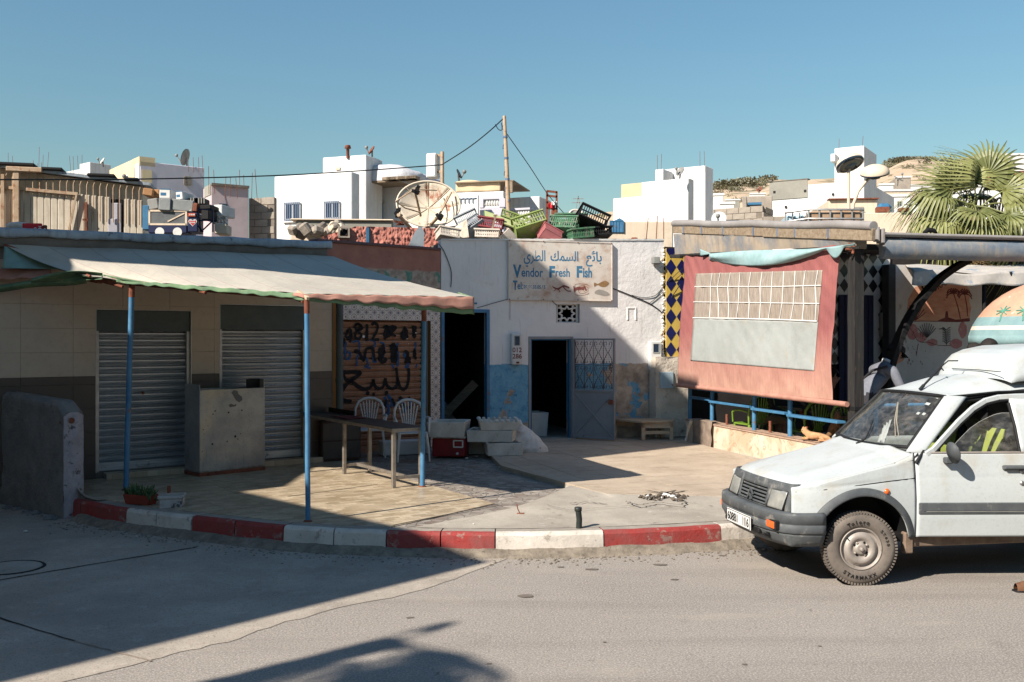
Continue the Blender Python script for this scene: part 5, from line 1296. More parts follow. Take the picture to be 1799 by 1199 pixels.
mb = MB(); mb.grid(lambda u, v: ((u-.5)*.25, (v-.5)*.21, .157+.012*sin(u*3.1)*sin(v*3.1)+.004*pn((u*9, v*9, 0))), 14, 12); mb.build('cement_fill', m_conc, bk_)
mb = MB(); mb.tube([(-.03,.02,.15),(-.03,.02,.245)], .019, 8); mb.build('iron_stub', m_rust, bk_)
q = G(1017, 924, .245)
bo = thing('pipe_bollard', 'short black capped pipe sticking up from the sunlit pavement', 'bollard', (q.x, q.y, .21), 0)
mb = MB(); mb.tube([(0,0,0),(.004,0,.10),(-.008,0,.20)], .029, 14); mb.build('pipe', m_bollard, bo); mb = MB(); mb.lathe([(.031,.175),(.036,.18),(.036,.212),(.03,.216),(.001,.214)], 14, 0, T3((-.007,0,0))); mb.build('cap', m_bollard, bo)
q = G(913, 903, .235)
hk = thing('bent_rod', 'thin bent iron rod sticking up from the pavement', 'rod', (q.x, q.y, .225), 0); mb = MB(); mb.tube([(.03,.0,0),(0,0,.02),(-.02,0,.06),(-.03,0,.11)], .006, 6); mb.build('rod', m_rust, hk); mb = MB(); mb.box(-.03, .05, -.02, .03, -.004, .016, 0, None, .005); mb.build('foot', m_rust, hk)
# CAFE
WL = Wall((3.07, 17.3), R(-75.06))          # low wall: x runs towards the street, y into the cafe
WF = Wall((4.47, 12.50), R(12.8))           # street side: x to the right
lw = thing('low_marble_wall', 'low wall clad in beige marble slabs below the red canvas', 'wall', WL.P, WL.a)
LZ = .66; LL = WL.s_(1490)
mb = MB(); mb.box(-.1, LL, .02, .2, RZ-.06, LZ-.02); mb.build('wall', m_cement, lw)
x = -.1
while x < LL:
 w = min(.86, LL-x); mb = MB(); mb.box(x+.002, x+w-.002, -.002, .018, RZ-.03, LZ-.012, 0, None, .002); mb.build('marble_slab', m_marble, lw); x += .86
mb = MB(); mb.grid(lambda u, v: (-.1+(LL+.1)*u, -.02+.24*v, LZ+.006*pn((u*40, v*4, 1))), 80, 3); mb.box(-.1, LL, -.018, .21, LZ-.03, LZ-.006); mb.build('coping', mat('mortar coping', (190,160,138), (160,130,110), 9, .9, .5, 40, .006), lw)
# rag hung over its left end
rg = thing('sacking_rag', 'brown sacking rag hung over the end of the marble wall', 'rag', WL.W(.25, 0, 0), WL.a)
def ragf(u, v):
 x = .02+.72*u; s = v*.62
 if s < .16: y, z = .10-s, LZ+.03
 else: y, z = -.05-.02*sin(u*9), LZ+.03-(s-.16)
 return (x+.02*pn((u*3, v*4, 1)), y+.02*pn((u*6, v*5, 4)), z+.03*pn((u*4, 0, 0))*v)
MB().grid(ragf, 30, 20).build('rag', mat('brown sacking', (150,132,116), (124,108,96), 12, .95, .5, 120, .004), rg, thick=.006)
mb = MB(); mb.tube([(.02,-.06,LZ+.0),(-.04,-.09,LZ-.12),(-.10,-.10,LZ-.28),(-.10,-.12,LZ-.36)], [.045,.03,.022,.03], 8); mb.build('hanging_strand', m_cream, rg)
# blue railing
rl_ = thing('blue_railing', 'blue painted pipe and plank railing on the marble wall', 'railing', WL.P, WL.a)
zt_ = lambda px, py: WL.z_(px, py, .08)
xs4 = [WL.s_(p, .08) for p in (1212, 1251, 1325, 1388)]; tops = [1.20, 1.20, 1.205, 1.20]
for x, t in zip(xs4, tops):
 MB().tube([(x, .08, LZ-.01), (x+.004, .08, t)], .035, 10).build('post', m_blue, rl_)
MB().tube([(xs4[0]-.02, .08, 1.19), (xs4[2], .08, 1.19), (xs4[3]+.02, .08, 1.195)], .022, 10).build('top_rail', m_bluedk, rl_)
ends = xs4+[WL.s_(1482, .08)]
for i in range(4):
 a, b = ends[i]+.03, ends[i+1]-.03; z = (1.03, 1.01, .985, .965)[i]
 MB().box(a, b, .0 if i else .04, .14 if i else .09, z-.018, z+.018 if i else z+.03, 0, T3((0,0,0)), .004).build('plank', m_blue, rl_)
for px in (1277, 1353, 1417):
 x = WL.s_(px, .1); MB().tube([(x, .1, LZ-.02), (x, .1, LZ+.17)], .022, 8).build('rusty_stub', m_rust, rl_)
# timber post
px_ = WL.s_(1504, .1); pc = WF.W(-.11, .10, 0)
tp = thing('timber_post', 'thick dark weathered timber post at the cafe corner', 'post', (pc.x, pc.y, RZ-.08), WF.a)
PH = WF.z_(1500, 437)-RZ+.08
M_ = T3(); n_ = 8
mb = MB(); mb.grid(lambda u, v: (.064*math.copysign(min(1, abs(cos(u*2*pi+.785)*1.42)), cos(u*2*pi+.785))+.006*pn((u*4, v*9, 0)), .080*math.copysign(min(1, abs(sin(u*2*pi+.785)*1.42)), sin(u*2*pi+.785)), PH*v), 32, 30, 0, False); mb.build('post', m_woodz, tp)
mb = MB(); mb.box(-.10, .10, -.10, .10, PH, PH+.17, 0, None, .01); mb.box(-.15, .13, -.13, .12, PH+.17, PH+.25, 0, None, .01); mb.build('bare_top', m_wood, tp)
mb = MB(); mb.box(-.072, .072, -.088, .088, .95, 1.0, 0, None, .004); mb.build('black_band', m_black, tp)
mb = MB(); mb.tube([(-.16, -.1, PH+.06), (-.10, -.13, PH+.02), (-.13, -.14, PH-.07)], .02, 6); mb.tube([(-.2, -.1, PH-.01), (-.1, -.12, PH-.02)], .016, 6); mb.build('chain', m_rust, tp)
# roof: sloping slab, beams, gutters, fascias
rfz = thing('cafe_roof', 'dark flat cafe roof with weathered timber beam and grey metal edge', 'roof', (0,0,0))
A0 = WL.W(-.35, -.12, 0); zA = 4.02; B0 = WL.W(WL.s_(1535, -.12), -.12, 0); zB_ = WL.z_(1500, 404, -.12)-.07
C0 = WF.W(6.5, -.12, 0); D0 = Vector((10.5, 21.5, 0))
mb = MB(); B1 = WF.W(-.02, .12, 0); C1 = WF.W(6.5, .12, 0); vs = [(A0.x+.1, A0.y, zA-.13), (B1.x, B1.y, zB_-.13), (C1.x, C1.y, zB_-.1)]+[(q.x, q.y, zB_-.1+k) for q, k in ((WF.W(6.5, 1.2, 0), .04), (WF.W(2.5, 1.3, 0), .04), (Vector((7.1, 16.8, 0)), .35), (Vector((7.3, 20.2, 0)), .55))]+[(3.2, 18.6, zA-.1)]
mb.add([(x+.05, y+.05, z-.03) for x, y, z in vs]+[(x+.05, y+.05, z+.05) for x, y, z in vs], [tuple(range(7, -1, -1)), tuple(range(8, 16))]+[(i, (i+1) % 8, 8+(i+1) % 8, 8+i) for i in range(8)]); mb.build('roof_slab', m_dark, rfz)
a = Vector((A0.x, A0.y, zA)); b = Vector((B0.x, B0.y, zB_)); d = b-a
def along(t, dz=0.0, dy=0.0): q = a.lerp(b, t)+Vector((0,0,dz)); q += WL.n*dy; return q
mb = MB(); mb.tube([along(t/8, .075+.01*sin(t*2)) for t in range(9)], .06, 10); mb.build('metal_edge', m_gutter, rfz)
# two long boards, one on the other
mb = MB(); mb.bar(along(0, -.03), along(.55, -.03), .05, .14, 0, .008); mb.build('timber_beam', m_wood, rfz); mb = MB(); mb.bar(along(.55, -.035, -.005), along(1, -.035), .055, .15, 0, .008); mb.build('timber_beam', m_wood, rfz)
for t in (.08, .2, .33, .5, .62, .7, .84): MB().bar(along(t, .03, -.03), along(t, -.10, -.03), .018, .03, 0, .004).build('wire_tie', m_bars, rfz)
# stained fascia under it, tapering to the right
mb = MB(); n = 24; vs = []
for i in range(n+1):
 t = i/n; h = .36*(1-t)+.06*t; p = along(t*.93, -.11, .0); q = along(t*.93, -.11-h, .03+.01*sin(t*20)); vs += [tuple(p), tuple(q)]
mb.add(vs, [(2*i, 2*i+1, 2*i+3, 2*i+2) for i in range(n)], 0, False); mb.build('stained_fascia', m_fascia2, rfz, thick=.02)
mb = MB(); mb.bar(along(-.01, -.51, -.02), along(.06, -.50, -.02), .08, .06, 0, .01); mb.bar(along(.0, -.49), along(.95, -.20), .02, .03, 0, .004); mb.build('lower_batten', m_woodz, rfz)
# front folded awning fascia
L2 = 6.4; zt2 = WF.z_(1525, 416, -.12)
fa = thing('folded_awning', 'long weathered blue folded awning along the cafe front', 'awning', WF.W(.12, -.14, zt2), WF.a)
prof = [(.10, .0), (.0, -.02), (-.045, -.09), (-.05, -.17), (-.03, -.24), (.02, -.275), (.08, -.27)]
mb = MB(); k = 60
vs = [(L2*i/k, y+.008*pn((i*.4, z*9, 0)), z+.006*pn((i*.5, y*9, 4))) for i in range(k+1) for y, z in prof]; m = len(prof)
mb.add(vs, [(i*m+j, (i+1)*m+j, (i+1)*m+j+1, i*m+j+1) for i in range(k) for j in range(m-1)], 0, True); mb.add(vs[:m], [tuple(range(m))]); mb.build('awning_roll', m_bluefascia, fa)
mb = MB(); mb.box(-.02, L2, -.03, .12, .0, .055, 0, None, .006); mb.tube([(0, -.03, .03), (L2, -.03, .03)], .02, 8); mb.build('metal_housing', m_gutter, fa)
mb = MB(); mb.box(-.035, .0, -.05, .1, -.08, .10, 0, None, .006); mb.box(-.09, -.06, -.03, .08, -.06, .12, 0, None, .006); mb.build('end_bracket', m_gutter, fa)
hcl = thing('dark_scrap', 'small dark scrap lying on the cafe roof edge below the palm', 'scrap', WF.W(WF.s_(1631, 0), -.05, zt2+.055), WF.a); mb = MB(); mb.tube([(-.1,0,.02),(-.03,.02,.06),(.04,0,.05),(.1,.02,.02)], [.02,.035,.03,.015], 8); mb.build('scrap', m_black, hcl)
# curved brace
br_ = thing('curved_brace', 'black curved steel brace under the cafe roof', 'brace', (0,0,0))
pts = [(1556, 720), (1558, 680), (1566, 635), (1584, 585), (1610, 538), (1643, 497), (1672, 474), (1700, 458)]
P = [WF.at(x, y, .55) for x, y in pts]; Q = []
for i in range(len(P)-1):
 for j in range(5): Q.append(catmull(P, i, j/5))
Q.append(P[-1]); mb = MB()
for p0, p1 in zip(Q, Q[1:]): mb.bar(p0, p1+(p1-p0)*.15, .07, .155, 0, .0, WF.n)
mb.build('brace', m_black, br_)
# canvas screen
cs = thing('canvas_screen', 'faded red canvas screen with netting and grey panel hung at the cafe side', 'canvas', WL.P, WL.a)
off = -.10
cx0t, cx1t = WL.s_(1203, off), WL.s_(1478, off); cx0b, cx1b = WL.s_(1194, off), WL.s_(1464, off)
zt0, zt1_ = WL.z_(1203, 446, off), WL.z_(1478, 427, off); zb0, zb1 = WL.z_(1194, 676, off), WL.z_(1464, 704, off)
IX0, IX1 = .135, .865      # inner panels, found from the photograph's proportions
def ctop(u): return (zt0+(zt1_-zt0)*u)-.10*sin(u*pi)**.7*(1 if 0 < u < 1 else 0)
def csf(u, v, o=0.0):
 x0 = cx0t+(cx0b-cx0t)*v; x1 = cx1t+(cx1b-cx1t)*v-.05*sin(v*pi); x = x0+(x1-x0)*u
 z = ctop(u)*(1-v)+(zb0+(zb1-zb0)*u)*v
 y = off-.03*sin(v*2.2)-.03*sin(u*pi)
 y += .035*pn((u*5+v*1.5, v*2.0, 3))+.02*pn(((u+v*.35)*15, v*1.6, 7))*(1.25-v)+.010*pn(((u-v*.5)*26, v*3, 9))*(1.3-v)
 y += .03*sin((u*3.2+ .4)*9)*max(0, .14-v)*3
 return (x, y+o, z)
def uvat(X, Y):
 u, v = .5, .5
 for _ in range(40):
  p = csf(u, v); w = WL.W(*p); x = CX+w.x/w.y*F; y = HZ-(w.z-CH)/w.y*F
  u += (X-x)/300; v += (Y-y)/260; u = min(.999, max(.001, u)); v = min(.999, max(.001, v))
 return u, v
MB().grid(lambda u, v: csf(u, v), 150, 120).build('red_border', m_pink, cs, thick=.004)
def inner(name, m, q, o, nu, nv):
 def f(u, v):
  X = (q[0][0]*(1-u)+q[1][0]*u)*(1-v)+(q[3][0]*(1-u)+q[2][0]*u)*v; Y = (q[0][1]*(1-u)+q[1][1]*u)*(1-v)+(q[3][1]*(1-u)+q[2][1]*u)*v
  a, b = uvat(X, Y); return csf(a, b, o)
 MB().grid(f, nu, nv).build(name, m, cs, thick=.003)
inner('netting_panel', m_net, [(1223, 481), (1446, 475), (1438, 565), (1219, 559)], -.008, 70, 30)
inner('grey_panel', m_greycanvas, [(1219, 560), (1438, 566), (1431, 652), (1214, 634)], -.008, 60, 30)
# white tapes over the netting
def tape(pts, w):
 P = []
 for (x0, y0), (x1, y1) in zip(pts, pts[1:]):
  for i in range(8):
   t = i/8; u, v = uvat(x0+(x1-x0)*t, y0+(y1-y0)*t); P.append(csf(u, v, -.016))
 u, v = uvat(*pts[-1]); P.append(csf(u, v, -.016)); mb = MB(); mb.tube(P, w, 4); mb.build('white_tape', m_white, cs)
tops_ = [1253, 1267, 1285, 1302, 1321, 1341, 1359, 1379, 1399, 1417, 1439]
for i, x in enumerate(tops_):
 t = (x-1222)/222; wob = ru(-2, 2); tape([(x, 481-6*t), (x-3+wob, 507-3*t), (x-3, 533), (x-5-wob-2*t, 559+5*t)], .0085)
tape([(1222, 504), (1300, 504), (1370, 504), (1444, 502)], .0085); tape([(1220, 531), (1300, 532), (1370, 533), (1441, 534)], .0085); tape([(1219, 559), (1290, 560), (1370, 562), (1437, 565)], .012)
# bottom pipe and torn aqua strip folded over the top
mb = MB(); mb.tube([Vector(csf(0, 1))+Vector((-.03,0,-.01)), Vector(csf(.5, 1))+Vector((0,0,-.01)), Vector(csf(1, 1))+Vector((.32,.0,-.03))], .035, 10); mb.build('bottom_pipe', m_awnpink, cs)
def aq(u, v):
 X = 1246+(1486-1246)*u; yt = 446-10*u-6*u*u-2*sin(u*6); lo = yt+4+26*max(0, sin(min(1, u*1.12+.06)*pi))**.8*(1-.25*u)
 Y = yt*(1-v)+lo*v; w = WL.at(X, Y, off-.05-.05*sin(v*3)-.02*sin(u*9+v*4)); return w
mb = MB(); mb.grid(aq, 60, 10); oq = mb.build('aqua_strip', m_aqua, None, thick=.004)
oq.parent = cs; oq.matrix_parent_inverse = Matrix.Translation(-Vector((0,0,0))) @ (Matrix.Translation(WL.P) @ Matrix.Rotation(WL.a, 4, 'Z')).inverted()
mb = MB(); mb.grid(lambda u, v: WL.at(1452+50*u, (436-8*u)*(1-v)+(438-6*u+(18*sin(min(1, u*1.6)*3.14)))*v, off-.10+.02*v), 20, 6); oq = mb.build('aqua_corner', m_aqua, None, thick=.004); oq.parent = cs; oq.matrix_parent_inverse = (Matrix.Translation(WL.P) @ Matrix.Rotation(WL.a, 4, 'Z')).inverted()
mb = MB(); mb.grid(lambda u, v: WL.at(1230+20*u, 438+8*u+(v*12*(1-u)), off-.06), 8, 4); oq = mb.build('aqua_tatter', m_aqua, None, thick=.004); oq.parent = cs; oq.matrix_parent_inverse = (Matrix.Translation(WL.P) @ Matrix.Rotation(WL.a, 4, 'Z')).inverted()
# rear wall with checkered tiles
e0, e1 = c1, WC.s_(1575, .0)
bk = WC.empty('cafe_building', 'cafe rear wall with harlequin tiles and a dark blue door', 'building')
dz0 = WC.z_(1505, 519, -.02); dxa, dxb = WC.s_(1470), WC.s_(1531)
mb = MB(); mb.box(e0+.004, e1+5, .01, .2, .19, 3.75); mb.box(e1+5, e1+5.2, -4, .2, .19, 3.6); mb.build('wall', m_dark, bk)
def harlequin(x0, x1, z0, z1, pw, ph, m, mbase, y, skip=None):
 MB().box(x0, x1, y, y+.03, z0, z1, 0, None, .002).build('tile_ground', mbase, bk)
 j = 0; z = z0+ph*.42; me = None
 while z < z1:
  x = x0+pw*.42
  while x < x1+.01:
   cxm = clip([(x-pw*.47, z), (x, z-ph*.47), (x+pw*.47, z), (x, z+ph*.47)], [(x0+.002, z0), (x1-.002, z0), (x1-.002, z1), (x0+.002, z1)])
   if len(cxm) > 2 and area(cxm) > .001 and not (skip and skip(x, z)):
    b = MB(); b.add([(p[0], y-.006, p[1]) for p in cxm]+[(p[0], y+.002, p[1]) for p in cxm], [tuple(range(len(cxm)))]+[(i, (i+1) % len(cxm), len(cxm)+(i+1) % len(cxm), len(cxm)+i) for i in range(len(cxm))]); b.build('diamond_tile', m, bk)
   x += pw
  z += ph; j += 1
hx = WC.s_(1208, -.04)
harlequin(c1+.03, hx+.25, WC.z_(1180, 627, -.04), WC.z_(1180, 437, -.04), .225, .305, m_navy, m_yel, -.04)
harlequin(WC.s_(1440), WC.s_(1562), WC.z_(1500, 640), WC.z_(1500, 445), .225, .285, m_blk, m_wht, -.03, lambda x, z: dxa-.02 < x < dxb+.02 and z < dz0+.02)
m_dkblue = mat('deep blue shutter paint', (28,30,72), (22,24,60), 4, .6, .1)
for i in range(6):
 w = (dxb-dxa)/6; MB().box(dxa+w*i+.004, dxa+w*(i+1)-.004, -.075, -.045, RZ, dz0, 0, None, .006).build('door_plank', m_dkblue, bk)
mt = thing('meter_box', 'grey meter box numbered 19 89 beside the black and white tiles', 'meter box', WC.W(WC.s_(1545, -.06), -.04, WC.z_(1545, 592, -.06)), WC.a)
mb = MB(); mb.box(0, .17, -.1, 0, 0, .48, 0, None, .012); mb.build('housing', m_cemgrey, mt); mb = MB(); mb.box(.04, .13, -.108, -.1, .29, .43); mb.build('pane', m_pane, mt)
text_mesh('19', .13, m_black, mt, (.085, -.104, .15), align='CENTER'); text_mesh('89', .13, m_black, mt, (.085, -.104, .02), align='CENTER')
lb = thing('leaning_board', 'dark board leaning in the gap beside the blue and yellow tiles', 'board', WC.W(hx+.1, -.25, .3), WC.a); mb = MB(); mb.bar((-.12, 0, 1.45), (.30, 0, 2.35), .10, .10, 0, .004); mb.bar((.28, 0, 1.4), (.36, 0, 2.9), .12, .12, 0, .004); mb.build('board', m_black, lb)
# mural wall
mo = -.3
mw = WC.W(WC.s_(1573, mo), mo, .2); MWd = WC.s_(1727, mo)-WC.s_(1573, mo); mwh = WC.z_(1600, 466, mo)-.2
mu = thing('mural_wall', 'white wall painted with an orange sunset, palms and JUS ORANGE lettering', 'wall', mw, WC.a)
m_mw = mat('shaded white mural wall', (228,220,212), (212,204,196), 1.5, .85, .3, 20, .006, spots=((170,130,110), 3.5, .60, .72))  # off-white with random brownish spots
mb = MB(); mb.box(0, MWd, 0, .25, 0, mwh); mb.box(0, .25, .25, .28, 0, mwh); mb.build('wall', m_mw, mu)
mb = MB(); mb.box(-.17, -.0, -.02, .2, 0, mwh, 0, None, .01); mb.build('grey_pier', mat('dark grey pier', (82,82,80), (70,70,70), 3, .8, .2), mu)
def mp(px, py): s = WC.s_(px, mo)-WC.s_(1573, mo); return (s, WC.z_(px, py, mo)-.2)
def e3(x, y): return mp(1600+x/6.3116, 430+y/6.3116)
def e2(x, y): return mp(1439+x/3.3306, 400+y/3.3306)
m_sun = None
def _sunset():
 n = NT('sunset mural'); x = n.xyz(); g = n.noise(3, 6, .65, n.map((1, 1, 3)))
 c = n.mix(n.ramp(g, .35, .65), (232,178,146), (214,146,120)); t = n.math('ADD', x[2], n.math('MULTIPLY', g, .5))
 c = n.mix(n.ramp(t, 2.05, 2.35, 1, 0), c, (236,200,156)); c = n.mix(n.ramp(n.noise(7, 6, .7), .58, .7, 0, .6), c, (150,86,84))
 return n.done(c, .85, None, 0, .2)
m_sunset = _sunset(); m_mred = mat('dark red brush paint', (112,50,48), (136,74,66), 9, .8, 0); m_mpink = mat('pink stone paint', (204,150,144), (186,118,116), 6, .8, 0, spots=((224,204,196), 5, .56, .64)); m_mgreen = mat('dark plant paint', (62,74,78), (88,74,72), 9, .8, 0)
def mpoly(pts, m, name, y=-.003):
 b = MB(); b.add([(p[0], y, p[1]) for p in pts], [tuple(range(len(pts)))]); return b.build(name, m, mu)
mpoly([e2(*p) for p in [(520,420),(560,350),(640,316),(760,322),(862,340),(884,372),(878,430),(890,470),(878,540),(800,548),(700,546),(560,552),(512,520)]], m_sunset, 'painted_sky')
mpoly([e2(*p) for p in [(690,546),(735,528),(740,490),(752,490),(756,526),(800,540),(880,530),(882,548),(760,551)]], m_mred, 'painted_island', -.005)
b = MB()
def mr(pts, w, fn=e2): ribbon(b, [fn(*p) for p in pts], w, -.006, 0, 5)
for cxp, cyp, bx, by in ((785, 385, 826, 535), (850, 390, 868, 520)):
 mr([(cxp, cyp), ((cxp+bx)/2+4, (cyp+by)/2), (bx, by)], .022)
 for k in range(9):
  a_ = pi*(k/8)*1.25-.4; r = 42+ru(-6, 8); mr([(cxp, cyp), (cxp+cos(a_)*r*.6, cyp-sin(a_)*r*.6-6), (cxp+cos(a_)*r, cyp-sin(a_)*r*.7+16)], .024)
for k in range(9):
 a_ = .5+k*.22; mr([(560, 545), (560+cos(a_)*45, 545-sin(a_)*60), (560+cos(a_)*70, 545-sin(a_)*100)], .016)
mr([(505,560),(540,600),(580,665),(640,672),(700,690),(770,690)], .012); mr([(505,552),(600,548),(700,550),(800,552),(880,548)], .014)
for q in range(26): x, y = 480+rr0()*140, 600+rr0()*200; mr([(x, y), (x+3, y+ru(6, 18))], .012)
mr([(580,680),(572,720),(568,750)], .012)
b.build('painted_palm', m_mred, mu); b = MB()
for bx, by, n_, R_ in ((630, 645, 9, 75), (742, 690, 0, 0)):
 for k in range(n_): a_ = .7+k*.22; mr([(bx, by), (bx+cos(a_)*R_*.5, by-sin(a_)*R_*.6), (bx+cos(a_)*R_*.9, by-sin(a_)*R_*1.15)], .016)
mr([(745,690),(742,640),(735,590)], .014)
for k in range(7):
 y = 680-k*13
 for s in (-1, 1): mr([(744, y), (744+s*14, y-14), (744+s*24, y-16)], .018)
mr([(700,595),(720,592),(738,596)], .02)
b.build('painted_plant', m_mgreen, mu)
for c_, r1, r2 in (((545,610),34,48), ((600,640),30,30), ((660,672),32,22), ((800,680),36,30), ((840,600),24,50)):
 mpoly([e2(c_[0]+cos(t/14*6.283)*r1*(1+.1*sin(t*2)), c_[1]+sin(t/14*6.283)*r2) for t in range(14)], m_mpink, 'painted_stone', -.004)
o = text_mesh('JUS', .30, m_black, mu, (e3(128, 530)[0], -.008, e3(128, 530)[1]), rot=(R(90), R(-22), 0), bold=.004)
o = text_mesh('ORANGE', .17, m_black, mu, (e3(240, 530)[0], -.008, e3(240, 530)[1]), rot=(R(90), R(-24), 0), bold=.002)
# the second, pale awning and the market behind
a2 = thing('pale_awning', 'stained pale blue canvas awning right of the mural', 'awning', (0,0,0))
def aw2(u, v):
 X0 = 1590+u*330; p = WC.at(X0, 466, mo).lerp(WC.at(X0+14, 478.5+2*u, mo-1.6), v); p.z += .03*sin(u*14)*v+.03*pn((u*6, v*2, 0)); return p
def av2(u, v):
 X0 = 1604+u*330; p = WC.at(X0, 478.5+2*u, mo-1.6); q = WC.at(X0-2, 501+.5*u+1.5*sin(u*26), mo-1.66); r = p.lerp(q, v); r.z += .03*sin(u*14)*(1-v)+.03*pn((u*6, 1, 0))*(1-v); r.y += .03*sin(u*31)*v; return r
m_pale = mat('stained pale canvas', (200,190,178), (178,172,168), 1.6, .85, .3, 8, .02, spots=(((120,140,164), 2.6, .55, .64), ((226,218,206), 4, .6, .68)))
MB().grid(aw2, 60, 10).build('canopy', m_pale, a2, thick=.01); MB().grid(av2, 90, 6).build('valance', m_pale, a2, thick=.006)
mb = MB(); mb.tube([WC.at(1729, 500, mo-1.5), WC.at(1729, 720, mo-1.5)], .04, 8); mb.tube([WC.at(1775, 478, mo-1.6), WC.at(1775, 500, mo-1.6)], .03, 8); mb.build('pole', m_black, a2)
# parasol
pr = thing('beach_parasol', 'round orange parasol with teal bands and painted palms behind the van', 'parasol', (7.1, 12.85, RZ), 0)
rimz = WC and (CH-(590-HZ)/F*12.8-RZ);
mpo = mat('orange parasol cloth', (206,162,136), (192,148,124), 4, .8, .2, 30, .004, spots=((246,216,196), 7, .60, .66)); mpt = mat('teal parasol cloth', (140,168,168), (120,150,154), 4, .8, .2); mpw = mat('pale parasol band', (240,222,206), (228,204,186), 4, .8, .1)
def pf(u, v, o=0.0):
 a = u*2*pi; sc = 1-.035*abs(sin(u*8*pi)); r = 1.14*sin(min(1, v)*1.35)/sin(1.35)*sc; z = rimz+.74*(cos(v*1.35)-cos(1.35))/(1-cos(1.35)); return (cos(a)*r, sin(a)*r, z+o)
for v0, v1, m, nm in ((0, .80, mpo, 'orange_panel'), (.80, .90, mpt, 'teal_band'), (.90, .94, mpw, 'pale_band'), (.94, 1.0, mpt, 'rim_band')):
 MB().grid(lambda u, v, v0=v0, v1=v1: pf(u, v0+(v1-v0)*v), 64, 8).build(nm, m, pr)
MB().grid(lambda u, v: (cos(u*6.2832)*1.14*(1-.035*abs(sin(u*8*pi))), sin(u*6.2832)*1.14*(1-.035*abs(sin(u*8*pi))), rimz-.10*v-.02*abs(sin(u*8*pi))*v), 96, 2).build('valance', mpt, pr, thick=.003)
mb = MB(); mb.tube([(0,0,0),(0,0,rimz+.74)], .022, 8); mb.build('pole', m_alu, pr)
mb = MB()
for k in range(8): a_ = k*pi/4; mb.tube([(0,0,rimz+.7), pf(k/8, .5, -.02), pf(k/8, .98, -.02)], .006, 5)
mb.build('rib', m_alu, pr)
b = MB()
for u0 in (.60, .635, .70, .735, .55):
 for k in range(8):
  a_ = k*.785; c_ = (u0, .74); p = [pf(c_[0]+cos(a_)*t*.018, c_[1]+sin(a_)*t*.06, .008) for t in (0, .5, 1)]; b.tube(p, .009, 4)
 b.tube([pf(u0, .75, .008), pf(u0+.004, .86, .008)], .009, 4)
b.build('painted_palm', mat('green palm print', (96,160,138), (84,146,124), 5, .8, 0), pr)
# interior furniture
tt = thing('cafe_table', 'dark cafe table behind the canvas', 'table', (5.1, 15.2, RZ), R(10)); mb = MB(); mb.box(-.9, .9, -.35, .35, .70, .74, 0, None, .006); mb.build('tabletop', m_table, tt)
for s in (-1, 1):
 mb = MB(); mb.bar((s*.6, -.3, 0), (s*.6, .3, .7), .07, .05, 0, .004, (1,0,0)); mb.bar((s*.6+.06, .3, 0), (s*.6+.06, -.3, .7), .07, .05, 0, .004, (1,0,0)); mb.build('crossed_leg', m_rust, tt)
tt2 = dup(tt, (5.35, 13.5, RZ), R(5), 'dark cafe table near the corner post');
gch = make_chair('plastic_chair', 'lime green plastic chair seen beside the timber post above the pipe', m_green, 'lime green plastic chairs in the cafe', (5.15, 14.3, RZ), R(20))
q = G(1456, 762, RZ);
gl = 'lime green plastic chairs in the cafe'
for (x, y, a_, l) in [(3.85, 15.9, R(200), 'lime green plastic chair under the seated figure on the left of the canvas'), (4.4, 14.6, R(190), 'lime green plastic chair below the canvas at its middle'), (4.7, 13.75, R(150), 'lime green plastic chair low behind the cats'), (5.75, 14.1, R(60), 'lime green plastic chair behind the man in the cap'), (4.35, 16.3, R(90), 'lime green plastic chair at the far left end of the railing')]:
 dup(gch, (x, y, RZ), a_, l)
# rail behind the man
r2 = thing('blue_rail', 'short blue rail right of the timber post in front of the man in the cap', 'railing', WF.P, WF.a)
x0 = WF.s_(1512, .3); x1 = WF.s_(1590, .3); zz_ = WF.z_(1540, 713, .3)
mb = MB(); mb.tube([(x0-.1, .3, zz_), (x1+.8, .3, zz_)], .026, 8); mb.build('rail', m_blue, r2); mb = MB(); mb.tube([(x0+.22, .3, .2), (x0+.22, .3, zz_)], .03, 8); mb.build('post', m_blue, r2)
lw2 = thing('low_front_wall', 'low marble faced wall of the cafe behind the van', 'wall', WF.P, WF.a); mb = MB(); mb.box(.15, 6, .2, .4, .16, .62, 0, None, .01); mb.build('wall', m_marble, lw2)
